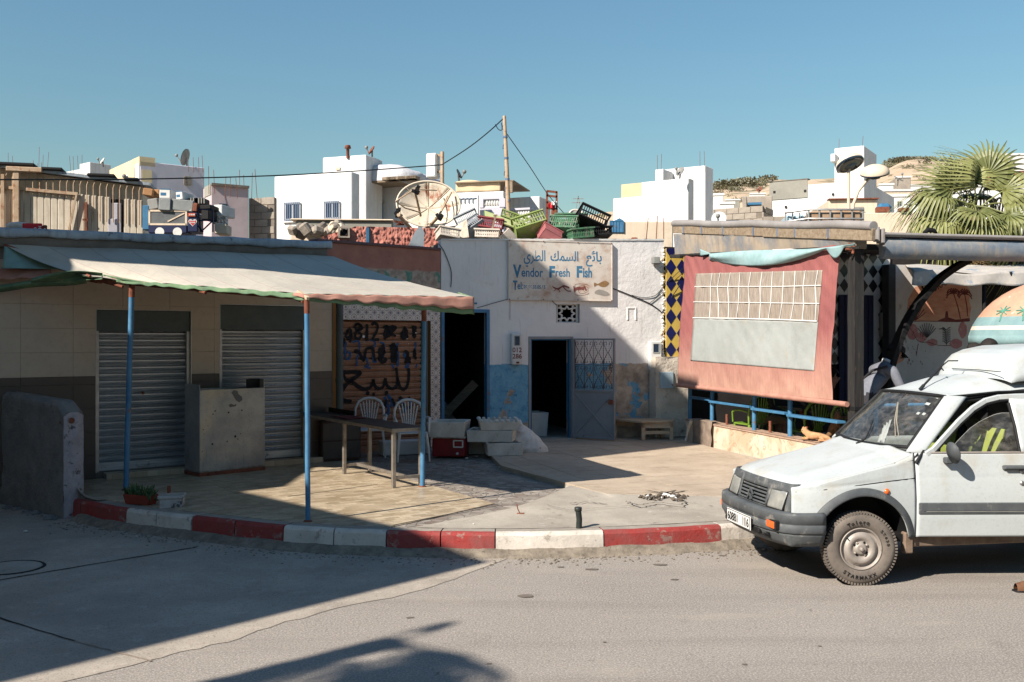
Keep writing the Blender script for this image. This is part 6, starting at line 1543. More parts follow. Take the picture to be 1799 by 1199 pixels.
# ROOFTOPS AND HOUSES BEYOND
def ray_w(P, k, dx, dy):   # distance t so that P + t(dx,dy) lies on the pixel column with slope k
 return -(P.x-k*P.y)/(dx-k*dy)
class Frame:
 def __init__(s, pxC, Y, r): s.P = Vector(((pxC-CX)/F*Y, Y, 0)); s.r = r; s.c, s.s = cos(r), sin(r); s.M = T3(s.P, (0, 0, r))
 def x(s, px): return ray_w(s.P, (px-CX)/F, s.c, s.s)
 def y(s, px): return ray_w(s.P, (px-CX)/F, -s.s, s.c)
 def z(s, px, py, side=False):
  if side: Y = s.P.y+s.c*s.y(px)
  else: Y = s.P.y+s.s*s.x(px)
  return CH+(HZ-py)/F*Y
class House:
 def __init__(s, name, label, cat, pxC, Y, r, group=None):
  s.f = Frame(pxC, Y, r); s.e = thing(name, label, cat, s.f.P, r, group)
 def block(s, pxL, pxC, pxR, py, m, Y=None, d=None, zb=0.0, name='wall', c=.02, par=.0):
  f = s.f if Y is None else Frame(pxC, Y, s.f.r)
  x0 = f.x(pxL); dd = d if d else f.y(pxR); zt = f.z(pxC, py); M = s.f.M.inverted() @ f.M
  mb = MB(); mb.box(x0, 0, 0, dd, zb, zt, 0, M, c); mb.build(name, m, s.e)
  return f, M, x0, dd, zt
 def window(s, f, M, px0, px1, py0, py1, bars=6, frame=m_white, inset=.12, pane=m_pane, side=False, barm=None):
  x0, x1 = f.x(px0), f.x(px1); z0, z1 = f.z(px0, py1), f.z(px0, py0)
  wm = bpy.data.objects.new('window', None); COL.objects.link(wm); wm.parent = s.e
  mb = MB(); t = .05
  for q in ((x0, x0+t, z0, z1), (x1-t, x1, z0, z1), (x0+t, x1-t, z1-t, z1), (x0+t, x1-t, z0, z0+t), ((x0+x1)/2-t/2, (x0+x1)/2+t/2, z0+t, z1-t)): mb.box(q[0], q[1], -.03, .01, q[2], q[3], 0, M)
  mb.build('frame', frame, wm)
  mb = MB(); mb.box(x0+.01, x1-.01, -.008, -.003, z0+.01, z1-.01, 0, M); mb.build('pane', pane, wm)
  if bars:
   mb = MB()
   for i in range(bars+1): x = x0+.02+(x1-x0-.04)*i/bars; mb.box(x-.012, x+.012, -.09, -.066, z0-.02, z1+.02, 0, M)
   for z in (z0, z1): mb.box(x0, x1, -.088, -.068, z-.012, z+.012, 0, M)
   mb.build('bars', barm or m_bars, wm)
  mb = MB(); mb.box(x0-.05, x1+.05, -.08, .0, z0-.07, z0-.03, 0, M); mb.build('sill', frame, wm)
def small_dish(px, py, Y, r, label, m=m_dish, aim=(-.6, -.5, .45), group=None):
 c = D(px, py, Y); e = thing('satellite_dish', label, 'satellite dish', c, 0, group); R_ = r*Y/F
 q = Vector(aim).to_track_quat('Z', 'Y').to_matrix().to_4x4()
 mb = MB(); pr = [(R_*t/6, .16*R_*(t/6)**2) for t in range(7)]; mb.lathe(pr, 20, 0, q); mb.lathe([(a, b-.02) for a, b in pr][::-1], 20, 0, q); mb.build('reflector', m, e)
 mb = MB(); f = Vector((0, 0, R_*1.25)); mb.tube([q @ Vector((0, -R_, .1*R_)), q @ Vector((0, -R_*.15, R_*1.15))], .02, 5); mb.ball(q @ Vector((0, -R_*.1, R_*1.2)), .06, 8); mb.tube([q @ Vector((0, 0, -.02)), Vector((0, .1, -R_*1.3))], .03, 6); mb.build('feed_arm', m_dishg, e); return e
def rods(px, py, Y, n, h, label='rusty reinforcing rods on a flat roof corner'):
 e = thing('reinforcing_rods', label, 'rods', D(px, py, Y)); mb = MB()
 for i in range(n): x = (i-(n-1)/2)*.16+ru(-.03, .03); hh = .6*h*ru(.6, 1); mb.tube([(x, ru(-.1, .1), -.3), (x+ru(-.05, .05), 0, hh)], .008, 4)
 mb.build('rods', m_rust, e)
# far left white house
h = House('white_house', 'distant white house at the far left behind the corrugated shed', 'house', 177, 46, R(-38)); f, M, *_ = h.block(86, 177, 195, 290, m_whitewall)
h.block(140, 158, 166, 285, m_whitewall, Y=44.5, d=1, c=.01)
rods(76, 300, 40, 3, 1.6, 'tall reinforcing rods rising left of the distant white house'); rods(66, 302, 40, 3, .8, 'short reinforcing rods above the shed'); rods(20, 292, 40, 2, .9, 'pair of reinforcing rods at the far left'); rods(133, 292, 40, 4, .9, 'rods and scraps on the distant white roof')
small_dish(180, 284, 44, 7, 'tiny cream dish on the distant white house')
# yellow and lilac house
h = House('yellow_house', 'pale yellow and lilac house with a small grille window', 'house', 246, 33, R(-52))
f, M, x0, dd, zt = h.block(194, 246, 359, 283, m_lilac)
fy = f
mb = MB(); mb.box(f.x(194), f.x(237), -.03, -.002, 0, f.z(210, 292), 0, M); mb.box(f.x(234), f.x(246), -.02, .5, f.z(240, 283)-.2, f.z(240, 283)+.1, 0, M); mb.build('yellow_face', m_yellow, h.e)
mb = MB(); mb.box(f.x(238), 0-.02, -.025, -.002, 0, f.z(242, 288), 0, M); mb.build('white_strip', m_white, h.e)
y0, y1 = f.y(249), f.y(267); z0, z1 = f.z(249, 331, True), f.z(249, 298, True)
mb = MB(); mb.box(.0, .012, y0, y1, z0, z1, 0, M); mb.build('painted_lit_patch', m_yellow, h.e)  # flat yellow panel puts the recess's sunlight into the wall colour
y0, y1 = f.y(324), f.y(335); z0, z1 = f.z(324, 325, True), f.z(324, 311, True)
mb = MB(); mb.box(.0, .01, y0, y1, z0, z1, 0, M); mb.build('window_grille', m_cement, h.e)
mb = MB()
for i in range(4):
 t = i/3; mb.box(.01, .04, y0+(y1-y0)*t-.03, y0+(y1-y0)*t+.03, z0, z1, 0, M); mb.box(.01, .04, y0, y1, z0+(z1-z0)*t-.03, z0+(z1-z0)*t+.03, 0, M)
mb.build('grille_bars', m_block, h.e)
small_dish(327, 277, 35, 15, 'grey satellite dish tilted on the roof of the lilac house', m_dishg, (-.95, .1, .3)); rods(345, 287, 34, 4, .5, 'short rods on the lilac roof'); small_dish(222, 311, 26, 4, 'small white dish against the yellow house', m_white, (-.5, -.8, .2))
# mauve house
h = House('mauve_house', 'mauve rendered house with one small window beside the lilac one', 'house', 371, 28, R(-58)); f, M, x0, dd, zt = h.block(357, 371, 437, 325, m_mauve)
mb = MB(); mb.box(f.x(360), -.01, -.02, -.002, f.z(365, 345), f.z(365, 327), 0, M); mb.build('bare_patch', m_cemgrey, h.e)
mb = MB(); y0, y1 = f.y(385), f.y(399); mb.box(.0, .02, y0, y1, f.z(385, 378, True), f.z(385, 358, True), 0, M); mb.build('window', m_pane, h.e)
mb = MB(); mb.box(-.02, .06, 0, dd, zt-.02, zt+.05, 0, M); mb.build('roof_edge', m_cement, h.e); rods(405, 330, 28, 3, .6, 'rods standing on the mauve roof'); rods(435, 333, 29, 4, 1.0, 'bent rods at the right end of the mauve roof'); rods(372, 322, 28, 2, .8, 'rods at the joint of the lilac and mauve roofs')
# concrete block walls: each block its own piece
def block_wall(label, pxC, Y, r, pxL, py, pybot, pxR=None, bw=.42, bh=.21, holes=None, ragged=True):
 f = Frame(pxC, Y, r); e = thing('block_wall', label, 'wall', f.P, r); x0 = f.x(pxL); zt = f.z(pxC, py); zb = f.z(pxC, pybot)-.3
 MB().box(x0, -.01, .02, .18, zb, zt-.01).build('mortar', m_mortar, e); me = None; j = 0; z = zt
 while z > zb:
  x = -(.5*bw if j % 2 else 0)
  while x > x0:
   a = max(x-bw, x0)
   if not (holes and holes(x-bw/2, z, x0)) and x-a > .08:
    if x-a > bw-.01 and x < 0:
     if me is None: o = MB().box(.006, bw-.006, -.0, .05, .006, bh-.006, 0, None, .006).build('block', m_block, e); me = o
     else: o = me.copy(); COL.objects.link(o)
     o.location = (a, ru(-.006, .006), z-bh)
    else: MB().box(a+.006, x-.006, 0, .05, z-bh+.006, z-.006, 0, None, .006).build('block', m_block, e)
   x -= bw
  if j == 0: x0_ = 0
  z -= bh; j += 1
 if pxR:
  dd = f.y(pxR); MB().box(-.18, -.02, .05, dd, zb, zt-.01).build('mortar', m_mortar, e); z = zt; j = 0; me2 = None
  while z > zb:
   y = .0 if j % 2 else .05+.2
   while y < dd:
    b = min(y+bw, dd)
    if b-y > .1: MB().box(-.03, .03, y+.006, b-.006, z-bh+.006, z-.006, 0, None, .006).build('block', m_block, e)
    y += bw
   z -= bh; j += 1
 return e
block_wall('grey concrete block wall between the mauve and white houses', 482, 29, R(-12), 437, 347, 412)
block_wall('higher stub of block wall next to the big white house', 481, 29.5, R(-12), 463, 346, 352)
# central white house
h = House('white_house', 'big white house with barred windows left of the satellite dish', 'house', 618, 30, R(-20))
f, M, *_ = h.block(482, 618, 632, 302, m_whitewall2)
h.window(f, M, 501, 529, 358, 388, 8); h.window(f, M, 571, 598, 356, 386, 8)
f2, M2, *_ = h.block(567, 643, 672, 272, m_whitewall2, Y=32, zb=5)
f3, M3, *_ = h.block(640, 735, 743, 317, m_whitewall2, Y=33)
h.window(f3, M3, 648, 673, 358, 387, 0, m_bluedk, pane=m_pane)
mb = MB(); mb.box(f2.x(593)-.05, f2.x(593)+.12, -.04, 0, f2.z(593, 300), f2.z(593, 294), 0, M2, .02); mb.build('vent_cap', m_cream, h.e)
mb = MB(); mb.box(f3.x(685), f3.x(738), -.1, .5, f3.z(700, 319), f3.z(700, 315), 0, M3, .02); mb.box(f3.x(646), f3.x(676), -.2, 0, f3.z(660, 358), f3.z(660, 355.5), 0, M3, .01); mb.build('ledge', m_block, h.e)
cm = thing('chimney_pipe', 'small rusty chimney on the highest white block', 'chimney', D(611, 273, 32.2)); MB().tube([(0,0,-.1),(0,0,.2),(0,0,.22),(0,0,.32)], [.05,.05,.11,.08], 8).build('pipe', m_rust, cm)
small_dish(653, 265, 32.5, 9, 'orange rusty dish on the highest white block', m_rust, (-.75, -.4, .5))
# bundle covered in tarpaulin
tr = thing('tarpaulin_bundle', 'roof load covered by pale grey tarpaulin on the white house', 'tarpaulin', D(677, 317, 32.2), R(-20))
s_ = 32.2/F
def tf(u, v):
 a = u*2*pi; w = 56*s_; d = 1.5; cx_ = math.copysign(abs(cos(a))**.45, cos(a))*w; cy_ = math.copysign(abs(sin(a))**.45, sin(a))*d+d
 hh = 33*s_*(1-v)**1; k = sin(min(1, v*1.0)*pi/2)**.35; z = 33*s_*cos(v*pi/2)**.4-(.25*max(0, cx_/w)**2)
 wv = .07*pn((cx_*2, cy_*2, z*2)); return (cx_*k+wv, (cy_-d)*k+d+wv, z+.04*pn((cx_*3, cy_*3, 1)))
MB().grid(tf, 60, 16).build('tarpaulin', mat('pale grey tarpaulin', (206,204,206), (190,188,192), 1.6, .7, .5, 4, .08), tr)
mb = MB(); mb.box(-60*s_, 56*s_, .0, 2.5, -.06, 0);
for i in range(12): x = ru(-5, 56)*s_; mb.box(x, x+.3, -.25, .1, -.05, .06, 0, None, .02)
mb.build('base_boards', m_wood, tr)
# ruined ledge and rubble below
rl2 = thing('ruined_ledge', 'weathered concrete ledge with broken stones under the white house', 'wall', (0,0,0)); fL = Frame(690, 21.5, R(4))
mb = MB(); x0 = fL.x(519); mb.box(x0, 0, 0, .3, fL.z(690, 404), fL.z(690, 388.5), 0, fL.M, .03); mb.build('ledge', m_cemgrey, rl2)
mb = MB(); mb.box(x0-.1, .02, -.06, .34, fL.z(690, 389), fL.z(690, 386), 0, fL.M, .015); mb.build('ledge_cap', m_cream, rl2)
mb = MB(); mb.box(fL.x(505), 0, .35, .6, 2.5, fL.z(690, 398), 0, fL.M, .03); mb.build('lower_wall', m_cream, rl2)
for i in range(22):
 px = 510+rr0()*95; py = 402+rr0()*12-(px-510)*.03; s = ru(.05, .14); c = D(px, py, 20.6+rr0()*.5)
 MB().box(-s, s, -s, s, -s*.7, s*.7, 0, None, s*.3).build('stone', random.choice((m_block, m_cream, m_cement)), rl2).matrix_basis = T3(c, (rr0(), rr0(), rr0()*3))
for i in range(8):
 c = D(692+i*2.2, 392+ru(-4, 4), 20.8); MB().bar((0,0,0), (.15, .1, ru(-.1,.1)), .02, .03).build('rusty_iron', m_rust, rl2).location = c
# big satellite dish
c = D(752, 366, 20.0); Rr = 53*20.0/F*1.04
bd = thing('big_satellite_dish', 'huge rusty cream satellite dish on the roof', 'satellite dish', c, 0)
q = Vector((.12, -.93, .32)).to_track_quat('Z', 'Y').to_matrix().to_4x4() @ Matrix.Diagonal((1, .80, 1, 1))
n_ = 12; pr = [(Rr*t/8, .30*Rr*(t/8)**2) for t in range(9)]
for k in range(8):
 mb = MB(); mb.lathe(pr, 5, 0, q, True, k*pi/4+.006, (k+1)*pi/4-.006); mb.build('dish_panel', m_dish, bd, thick=.012)
mb = MB(); mb.tube([q @ Vector((cos(t/40*6.2832)*Rr, sin(t/40*6.2832)*Rr, .30*Rr)) for t in range(40)], .018, 6, 0, False, None, True); mb.build('dish_rim', m_dish, bd)
mb = MB()
for k in range(8): mb.tube([q @ Vector((cos(k*pi/4)*r, sin(k*pi/4)*r, z+.012)) for r, z in pr], .008, 5)
mb.build('panel_seam', m_dish, bd)
fp = q @ Vector((0, 0, Rr*.62))
ep = [q @ Vector((cos(a)*Rr*.97, sin(a)*Rr*.97, .29*Rr)) for a in (2.3, 3.6, 5.3, .5)]
mb = MB(); fpx = D(700, 378, 18.6)-c; fp2 = D(728, 333, 19.2)-c
mb.tube([fpx, D(722, 402, 19.9)-c], .035, 7); mb.tube([fp2, D(739, 380, 19.6)-c], .025, 6); mb.tube([D(695, 354, 19.2)-c, fp2, D(767, 335, 19.9)-c], .014, 5); mb.tube([D(695, 354, 19.2)-c, D(712, 366, 19.3)-c, D(739, 374, 19.5)-c], .014, 5)
mb.tube([D(771, 380, 19.3)-c, D(750, 402, 19.9)-c], .035, 7); mb.tube([D(771, 380, 19.3)-c, D(793, 338, 19.9)-c], .02, 6); mb.tube([D(770, 380, 19.3)-c, D(786, 345, 19.9)-c], .014, 6); mb.build('feed_strut', m_rustpaint, bd)
mb = MB()
for px, py in ((701, 374), (730, 334), (771, 379)):
 cc = D(px, py, 19.0)-c
 for _ in range(6): s = .032; mb.box(-s, s, -s, s, -s, s, 0, T3(cc+Vector((ru(-.06,.06), 0, ru(-.06,.06))), (rr0(), rr0(), 0)))
mb.build('feed_clamp', m_black, bd)
mb = MB(); mb.bar(Vector((0,.3,-.2)), D(790, 412, 20.6)-c, .1, .1); mb.bar(Vector((.1,.3,-.1)), D(775, 412, 20.6)-c, .1, .1); mb.bar(D(775, 372, 20.5)-c, D(776, 412, 20.5)-c, .14, .1); mb.build('support', m_black, bd)
bd2 = thing('metal_sheet', 'pale curved metal panel propped below the huge dish', 'panel', (0,0,0)); MB().grid(lambda u, v: D(715+90*u, 408-12*u+10*v, 20.3-.2*sin(u*3)), 20, 4).build('panel', m_dish, bd2, thick=.02)
# light box sign on its post
lb_ = thing('light_box', 'small white light box sign on a rusty post above the dish', 'sign', D(777, 385, 22)); zc = 22/F
mb = MB(); mb.box(-27*zc, -8*zc, -.12, .12, 72*zc, 115*zc, 0, T3((0,0,0),(0,0,R(-18))), .02); mb.build('box', m_white, lb_)
mb = MB(); mb.box(-25*zc, -10*zc, -.13, -.12, 75*zc, 111*zc, 0, T3((0,0,0),(0,0,R(-18)))); mb.build('face', mat('faded pale blue print', (206,216,226), (226,226,226), 9, .6, 0), lb_)
mb = MB(); mb.tube([(0,0,-.3),(0,0,118*zc)], .04, 8); mb.bar((-14*zc, 0, 113*zc), (0,0,111*zc), .03, .05); mb.bar((-10*zc, 0, 82*zc), (0,0,84*zc), .03, .05); mb.bar((0,0,118*zc),(0,0,60*zc),.06,.03); mb.build('post', m_rustpaint, lb_)
# antenna mast and guy wires
ms = thing('antenna_mast', 'tall thin rusty mast carrying the overhead cables', 'mast', D(895, 390, 19.5)); t0 = D(886, 204, 19.5)-D(895, 390, 19.5)
mb = MB(); mb.tube([(0,0,-.4), t0*.5, t0], [.05,.04,.032], 8); mb.build('mast', m_rustpaint, ms)
mb = MB()
for t in (.12, .3, .45, .7, .88): c_ = t0*t; mb.tube([c_+Vector((-.05,0,.06)), c_+Vector((-.06,0,-.02)), c_], .012, 5)
for t in (.2, .4, .6, .8): mb.lathe([(.045,-.02),(.045,.02)], 8, 0, T3(t0*t))
mb.build('hooks', m_bars, ms)
cable('overhead_cable', [D(-300, 318, 14), D(0, 316, 15), D(250, 315, 16.5), D(480, 309, 18.5), D(640, 300, 20), D(776, 290, 21.6)], .012, 'long dark cable crossing the sky above the awning')
cable('overhead_cable', [D(776, 290, 21.8), D(820, 262, 21), D(855, 235, 20), D(885, 208, 19.5)], .012, 'taut cable rising from the light box to the mast top'); cable('overhead_cable', [D(870, 219, 19.6), D(876, 228, 19.6), D(882, 228, 19.5), D(881, 216, 19.5)], .009, 'loose loop of cable hanging at the mast top')
cable('overhead_cable', [D(888, 232, 19.5), D(930, 292, 20.5), D(965, 345, 22), D(1000, 385, 24)], .009, 'thin guy wire slanting down right from the mast')
# terrace houses with balustrades
h = House('white_house', 'white house with a beige canvas shelter and pillared balustrade', 'house', 885, 27, R(-14)); f, M, *_ = h.block(742, 885, 889, 336, m_whitewall)
s_ = 27/F
mb = MB(); mb.grid(lambda u, v: M @ Vector((f.x(795)+(f.x(874)-f.x(795))*u, .3+.015*sin(u*14)*v, f.z(795, 317)*(1-v)+f.z(795, 336)*v+.04*sin(u*6)*(1-v))), 30, 6); mb.build('canvas_shelter', mat('beige canvas', (222,196,160), (208,182,148), 2, .85, .2), h.e, thick=.01)
mb = MB(); mb.box(f.x(795), f.x(899), .2, 2.2, f.z(870, 317.5), f.z(870, 315.5), 0, M); mb.box(f.x(897)-.08, f.x(897), .2, .3, f.z(885, 337), f.z(885, 316), 0, M); mb.build('shelter_roof', m_wood, h.e)
fg = Frame(885, 26.3, R(-14)); Mg = h.f.M.inverted() @ fg.M
mb = MB(); mb.box(fg.x(843), 0, 0, .15, 0, fg.z(885, 364), 0, Mg); mb.box(fg.x(843), 0, 0, .15, fg.z(885, 349.5), fg.z(885, 346), 0, Mg); mb.box(-.12, .04, -.02, .17, fg.z(885, 364), fg.z(885, 349), 0, Mg); mb.box(fg.x(843), fg.x(843)+.1, -.02, .17, fg.z(885, 364), fg.z(885, 349), 0, Mg); mb.build('parapet', m_lilac, h.e)
for i in range(9):
 x = fg.x(846)+(fg.x(882)-fg.x(846))*i/8; z0, z1 = fg.z(885, 364), fg.z(885, 349.5); hh = z1-z0
 MB().lathe([(.05,0),(.05,.03),(.03,.06),(.07,hh*.35),(.035,hh*.75),(.05,hh*.95),(.05,hh)], 8, 0, Mg @ T3((x, .075, z0))).build('baluster', m_white, h.e)
fw = Frame(840, 26.0, R(-14)); Mw_ = h.f.M.inverted() @ fw.M
mb = MB(); mb.box(fw.x(800), 0, 0, .1, 0, fw.z(840, 343), 0, Mw_); mb.build('front_wall', m_whitewall2, h.e)
mb = MB()
for i in range(5): x = fw.x(806)+(fw.x(834)-fw.x(806))*i/4; mb.tube([Mw_ @ Vector((x-.05, -.02, fw.z(840, 357))), Mw_ @ Vector((x-.05, -.02, fw.z(840, 349))), Mw_ @ Vector((x+.05, -.02, fw.z(840, 348)))], .012, 5)
mb.build('iron_hooks', m_bars, h.e)
h = House('white_house', 'small white house with a stepped balustrade right of the mast', 'house', 948, 28, R(-22)); f, M, *_ = h.block(887, 948, 967, 345, m_whitewall)
fg = Frame(930, 26.5, R(-22)); Mg = h.f.M.inverted() @ fg.M
mb = MB(); mb.box(fg.x(887), 0, 0, .12, 0, fg.z(930, 382), 0, Mg); mb.box(fg.x(887), .02, -.02, .14, fg.z(930, 368.5), fg.z(930, 365), 0, Mg); dd = fg.y(952); mb.box(-.12, 0, .12, dd, 0, fg.z(930, 383), 0, Mg); mb.box(-.12, .02, .14, dd, fg.z(930, 368.5), fg.z(930, 365), 0, Mg); mb.build('parapet', m_lilac, h.e)
for i in range(10):
 x = fg.x(889)+(fg.x(928)-fg.x(889))*i/9; z0, z1 = fg.z(930, 382), fg.z(930, 368.5); hh = z1-z0
 MB().lathe([(.05,0),(.05,.03),(.03,.06),(.07,hh*.35),(.035,hh*.75),(.05,hh*.95),(.05,hh)], 8, 0, Mg @ T3((x, .06, z0))).build('baluster', m_white, h.e)
for i in range(5):
 y = .3+(dd-.5)*i/4; MB().lathe([(.05,0),(.05,.03),(.03,.06),(.07,hh*.35),(.035,hh*.75),(.05,hh*.95),(.05,hh)], 8, 0, Mg @ T3((-.06, y, z0))).build('baluster', m_white, h.e)
small_dish(806, 306, 28, 9, 'grey dish beside the beige canvas shelter', m_dishg, (.9, -.2, .4))
rf_ = thing('rusty_frame', 'rusty scaffold frame with red and white cloth on a rooftop', 'frame', D(970, 380, 25)); zc = 25/F
mb = MB()
for x in (-9, 8): mb.bar((x*zc, 0, -.4), (x*zc, 0, 43*zc), .05, .05)
for z in (44, 36, 24, 14): mb.bar((-10*zc, 0, z*zc), (9*zc, 0, z*zc-.03), .05, .05)
mb.build('frame', m_rust, rf_); mb = MB(); mb.grid(lambda u, v: ((-7+12*u)*zc, -.05+.05*sin(u*9), (22-9*v)*zc+.02*sin(u*7)), 10, 6); mb.build('cloth', m_redp, rf_, thick=.01); mb = MB(); mb.grid(lambda u, v: ((-1+9*u)*zc, -.12+.04*sin(u*9), (25-7*v)*zc), 8, 5); mb.build('cloth', m_white, rf_, thick=.01)
mb = MB(); mb.box(-2*zc, 9*zc, -.05, .05, -.3, 11*zc, 0, None, .02); mb.build('dark_board', m_rust, rf_)
# white house right of centre
h = House('white_house', 'stepped bright white house in the middle of the skyline', 'house', 1209, 38, R(-33)); f, M, *_ = h.block(1077, 1209, 1219, 338, m_whitewall2)
h.block(1127, 1209.5, 1219, 313, m_whitewall2, Y=38.04, zb=5)
h.block(1155, 1239, 1253, 291, m_whitewall2, Y=41.5); h.block(1091, 1130, 1131, 321, m_peach, Y=43, d=2)
h.block(1151, 1165, 1170, 297, m_whitewall2, Y=41.4, d=1)
small_dish(1195, 302, 37.5, 9, 'grey dish on the stepped bright white house', m_dishg, (-.7, -.5, .5)); rods(1158, 291, 41, 2, 1.1, 'two rods on the left corner of the stepped white house'); rods(1235, 290, 41, 2, 1.0, 'two rods on the right corner of the stepped white house')
# beige roof wall with blue window
fb = Frame(1165, 19.6, R(2)); bw_ = thing('roof_hut', 'low beige roof wall with a small blue shuttered window', 'hut', fb.P, fb.r); x0 = fb.x(1063)
MB().box(x0, .2, 0, 1.5, 2.9, fb.z(1165, 389), 0, None, .02).build('wall', m_cream, bw_)
mb = MB(); a, b = fb.x(1072.5), fb.x(1094); z0, z1 = fb.z(1080, 409), fb.z(1080, 390)
for i in range(4): mb.box(a+(b-a)*i/4+.004, a+(b-a)*(i+1)/4-.004, -.03, .0, z0, z1, 0, None, .004)
mb.build('window_shutter', m_blue, bw_); mb = MB(); frame(mb, a-.02, b+.02, z0, z1+.02, .025, -.035, .0); mb.build('window_frame', m_bluedk, bw_)
mb = MB(); mb.prism([(a+.08, z1+.04), (b+.1, z1+.04), ((a+b)/2+.1, z1+.11)], .3, 1.3, 'y'); mb.build('blue_ridge', m_bluedk, bw_)
for px, py in ((1113, 421), (1110, 420), (1116, 422)): e = MB().box(-.04, .04, -.04, .04, 0, ru(.05, .12), 0, None, .01).build('brick_scrap', m_rust, None, WC.at(px, 428, .1)); tag(e, 'broken red brick scraps on top of the fish shop wall', 'brick', 'brick scraps on the fish shop wall')
rods(1150, 396, 18.6, 3, .30, 'bent rods sticking up where the cafe roof starts')
# block walls and unfinished room on the right
block_wall('pale concrete block wall right of the stepped white house', 1340, 34, R(-30), 1253, 362, 388, 1357)
h = House('unfinished_room', 'unfinished grey rooftop room with odds and ends inside', 'hut', 1351, 36, R(-14)); f, M, *_ = h.block(1304, 1312, 1314, 345, m_block, Y=36, zb=3); h.block(1340, 1357, 1358, 345, m_block, Y=36, zb=3, d=2)
h.block(1304, 1357, 1358, 344, m_block, Y=37.5, zb=3, d=.4); mb = MB(); mb.box(f.x(1314), f.x(1338), -.2, .2, f.z(1330, 361), f.z(1330, 357), 0, M); mb.build('blue_sheet', m_bluedk, h.e);
block_wall('short pinkish block wall behind the water tank', 1385, 30, R(-8), 1341, 380, 396)
small_dish(1263, 385, 24, 13, 'white dish half hidden by the cafe roof', m_white, (-.3, -.9, .3))
ah = thing('arched_shelter', 'low dark arched shelter behind the cafe roof', 'shelter', D(1290, 396, 24)); zc = 24/F; MB().grid(lambda u, v: ((-26+56*u)*zc, v*1.5, (8*sin(pi*min(1, u*1.05+.05))**.5)*zc), 20, 2).build('roof', m_black, ah, thick=.05); mb = MB(); mb.bar((30*zc, 0, -.3), (32*zc, 0, 10*zc), .05); mb.bar((34*zc, 0, -.3), (44*zc, .3, 2*zc), .2, .12); mb.build('board', m_rust, ah)
# long white wall with cement patch, tower
h = House('white_house', 'long white house with bare cement patch and tall stair tower', 'house', 1466, 42, R(-32)); f, M, *_ = h.block(1352, 1520, 1521, 317, m_whitewall2, Y=42, d=6)
mb = MB(); mb.box(f.x(1352), f.x(1419), -.04, -.002, f.z(1400, 349), f.z(1400, 317.5), 0, M, .01); mb.build('cement_patch', m_cemgrey, h.e)
mb = MB(); mb.box(f.x(1352), f.x(1420), -.05, .3, f.z(1400, 317), f.z(1400, 315.5), 0, M); mb.box(f.x(1352), f.x(1357), -.1, .2, f.z(1400, 316), f.z(1400, 313), 0, M); mb.build('wall_cap', m_cement, h.e)
mb = MB()
for px, py in ((1361, 338), (1415, 336), (1381, 364), (1464, 342)): mb.box(f.x(px)-.05, f.x(px)+.05, -.06, -.04, f.z(px, py)-.05, f.z(px, py)+.05, 0, M)
mb.build('beam_hole', m_black, h.e)
ft, Mt, *_ = h.block(1466, 1518, 1540, 256, m_whitewall2, Y=40.5); h.block(1459, 1467, 1468, 270, m_whitewall2, Y=40.6, zb=CH+(HZ-284)/F*40.6, d=1.2); h.block(1524, 1534, 1540, 271, m_whitewall2, Y=43)
rods(1473, 254, 40, 1, .6, 'rod on the left of the stair tower'); rods(1516, 254, 40, 1, .6, 'rod on the right of the stair tower')
h = House('cream_house', 'cream house with small high window behind the street lamps', 'house', 1542, 30, R(-6)); f, M, *_ = h.block(1456, 1542, 1543, 350, m_cream, d=4); f2, M2, *_ = h.block(1500, 1640, 1641, 373, m_cream, Y=29, d=3)
h.window(f, M, 1499, 1517, 364, 371.5, 0, m_cemgrey, pane=m_pane)
mb = MB(); mb.box(f.x(1455), f.x(1543), -.1, .2, f.z(1500, 351), f.z(1500, 349), 0, M); mb.build('roof_edge', m_rust, h.e)
mb = MB(); mb.box(f2.x(1545), f2.x(1566), .2, .5, f2.z(1560, 371), f2.z(1560, 362), 0, M2); mb.box(f2.x(1580), f2.x(1596), -.1, .2, f2.z(1580, 372), f2.z(1580, 366), 0, M2); mb.build('roof_clutter', m_rust, h.e); mb = MB(); mb.box(f2.x(1552), f2.x(1578), .6, 1, f2.z(1560, 371), f2.z(1560, 352), 0, M2, .1); mb.build('blue_sheet', m_bluedk, h.e)
# small houses up the right slope
hs = [(1540,1600,1604,345,60,m_whitewall,-8,'distant white house above the street lamps'), (1545,1570,1574,325,75,m_whitewall2,-10,'far white cube under the scrubby hill'), (1574,1600,1604,312,80,m_block,-8,'far grey roofed shed below the hill'), (1590,1625,1630,358,52,m_whitewall2,-8,'white wall glimpsed left of the palm'), (1690,1810,1812,326,48,m_whitewall2,-6,'white terrace wall behind the palm crown'), (1640,1725,1728,345,56,m_whitewall,-6,'white house directly behind the palm crown'), (1720,1815,1818,300,60,m_rust,-6,'brown slatted balcony front at the right edge'), (1755,1830,1832,272,70,m_whitewall,-6,'highest white house at the right edge'), (1545,1680,1682,335,66,m_cream,-4,'cream wall below the far grey shed'), (1265,1290,1292,358,60,m_whitewall,-10,'small white cube beside the stepped house'),(1254,1271,1273,343,62,m_whitewall2,-10,'white block touching the stepped house'), (1600,1640,1643,326,90,m_whitewall,-6,'small far white house left of the palm top'), (1646,1690,1693,318,95,m_cemgrey,-6,'far grey block glimpsed through the palm fronds'), (1560,1585,1588,331,88,m_peach,-6,'tiny peach house below the scrub ridge'), (1700,1740,1743,312,100,m_whitewall2,-6,'far white cube behind the palm top'), (1745,1790,1793,330,85,m_cream,-6,'cream house right of the palm stem'), (1275,1300,1302,352,90,m_cemgrey,-6,'tiny grey hut on the slope by the stepped house'), (1318,1345,1347,341,95,m_whitewall,-6,'tiny white house high on the slope beside the long white wall')]
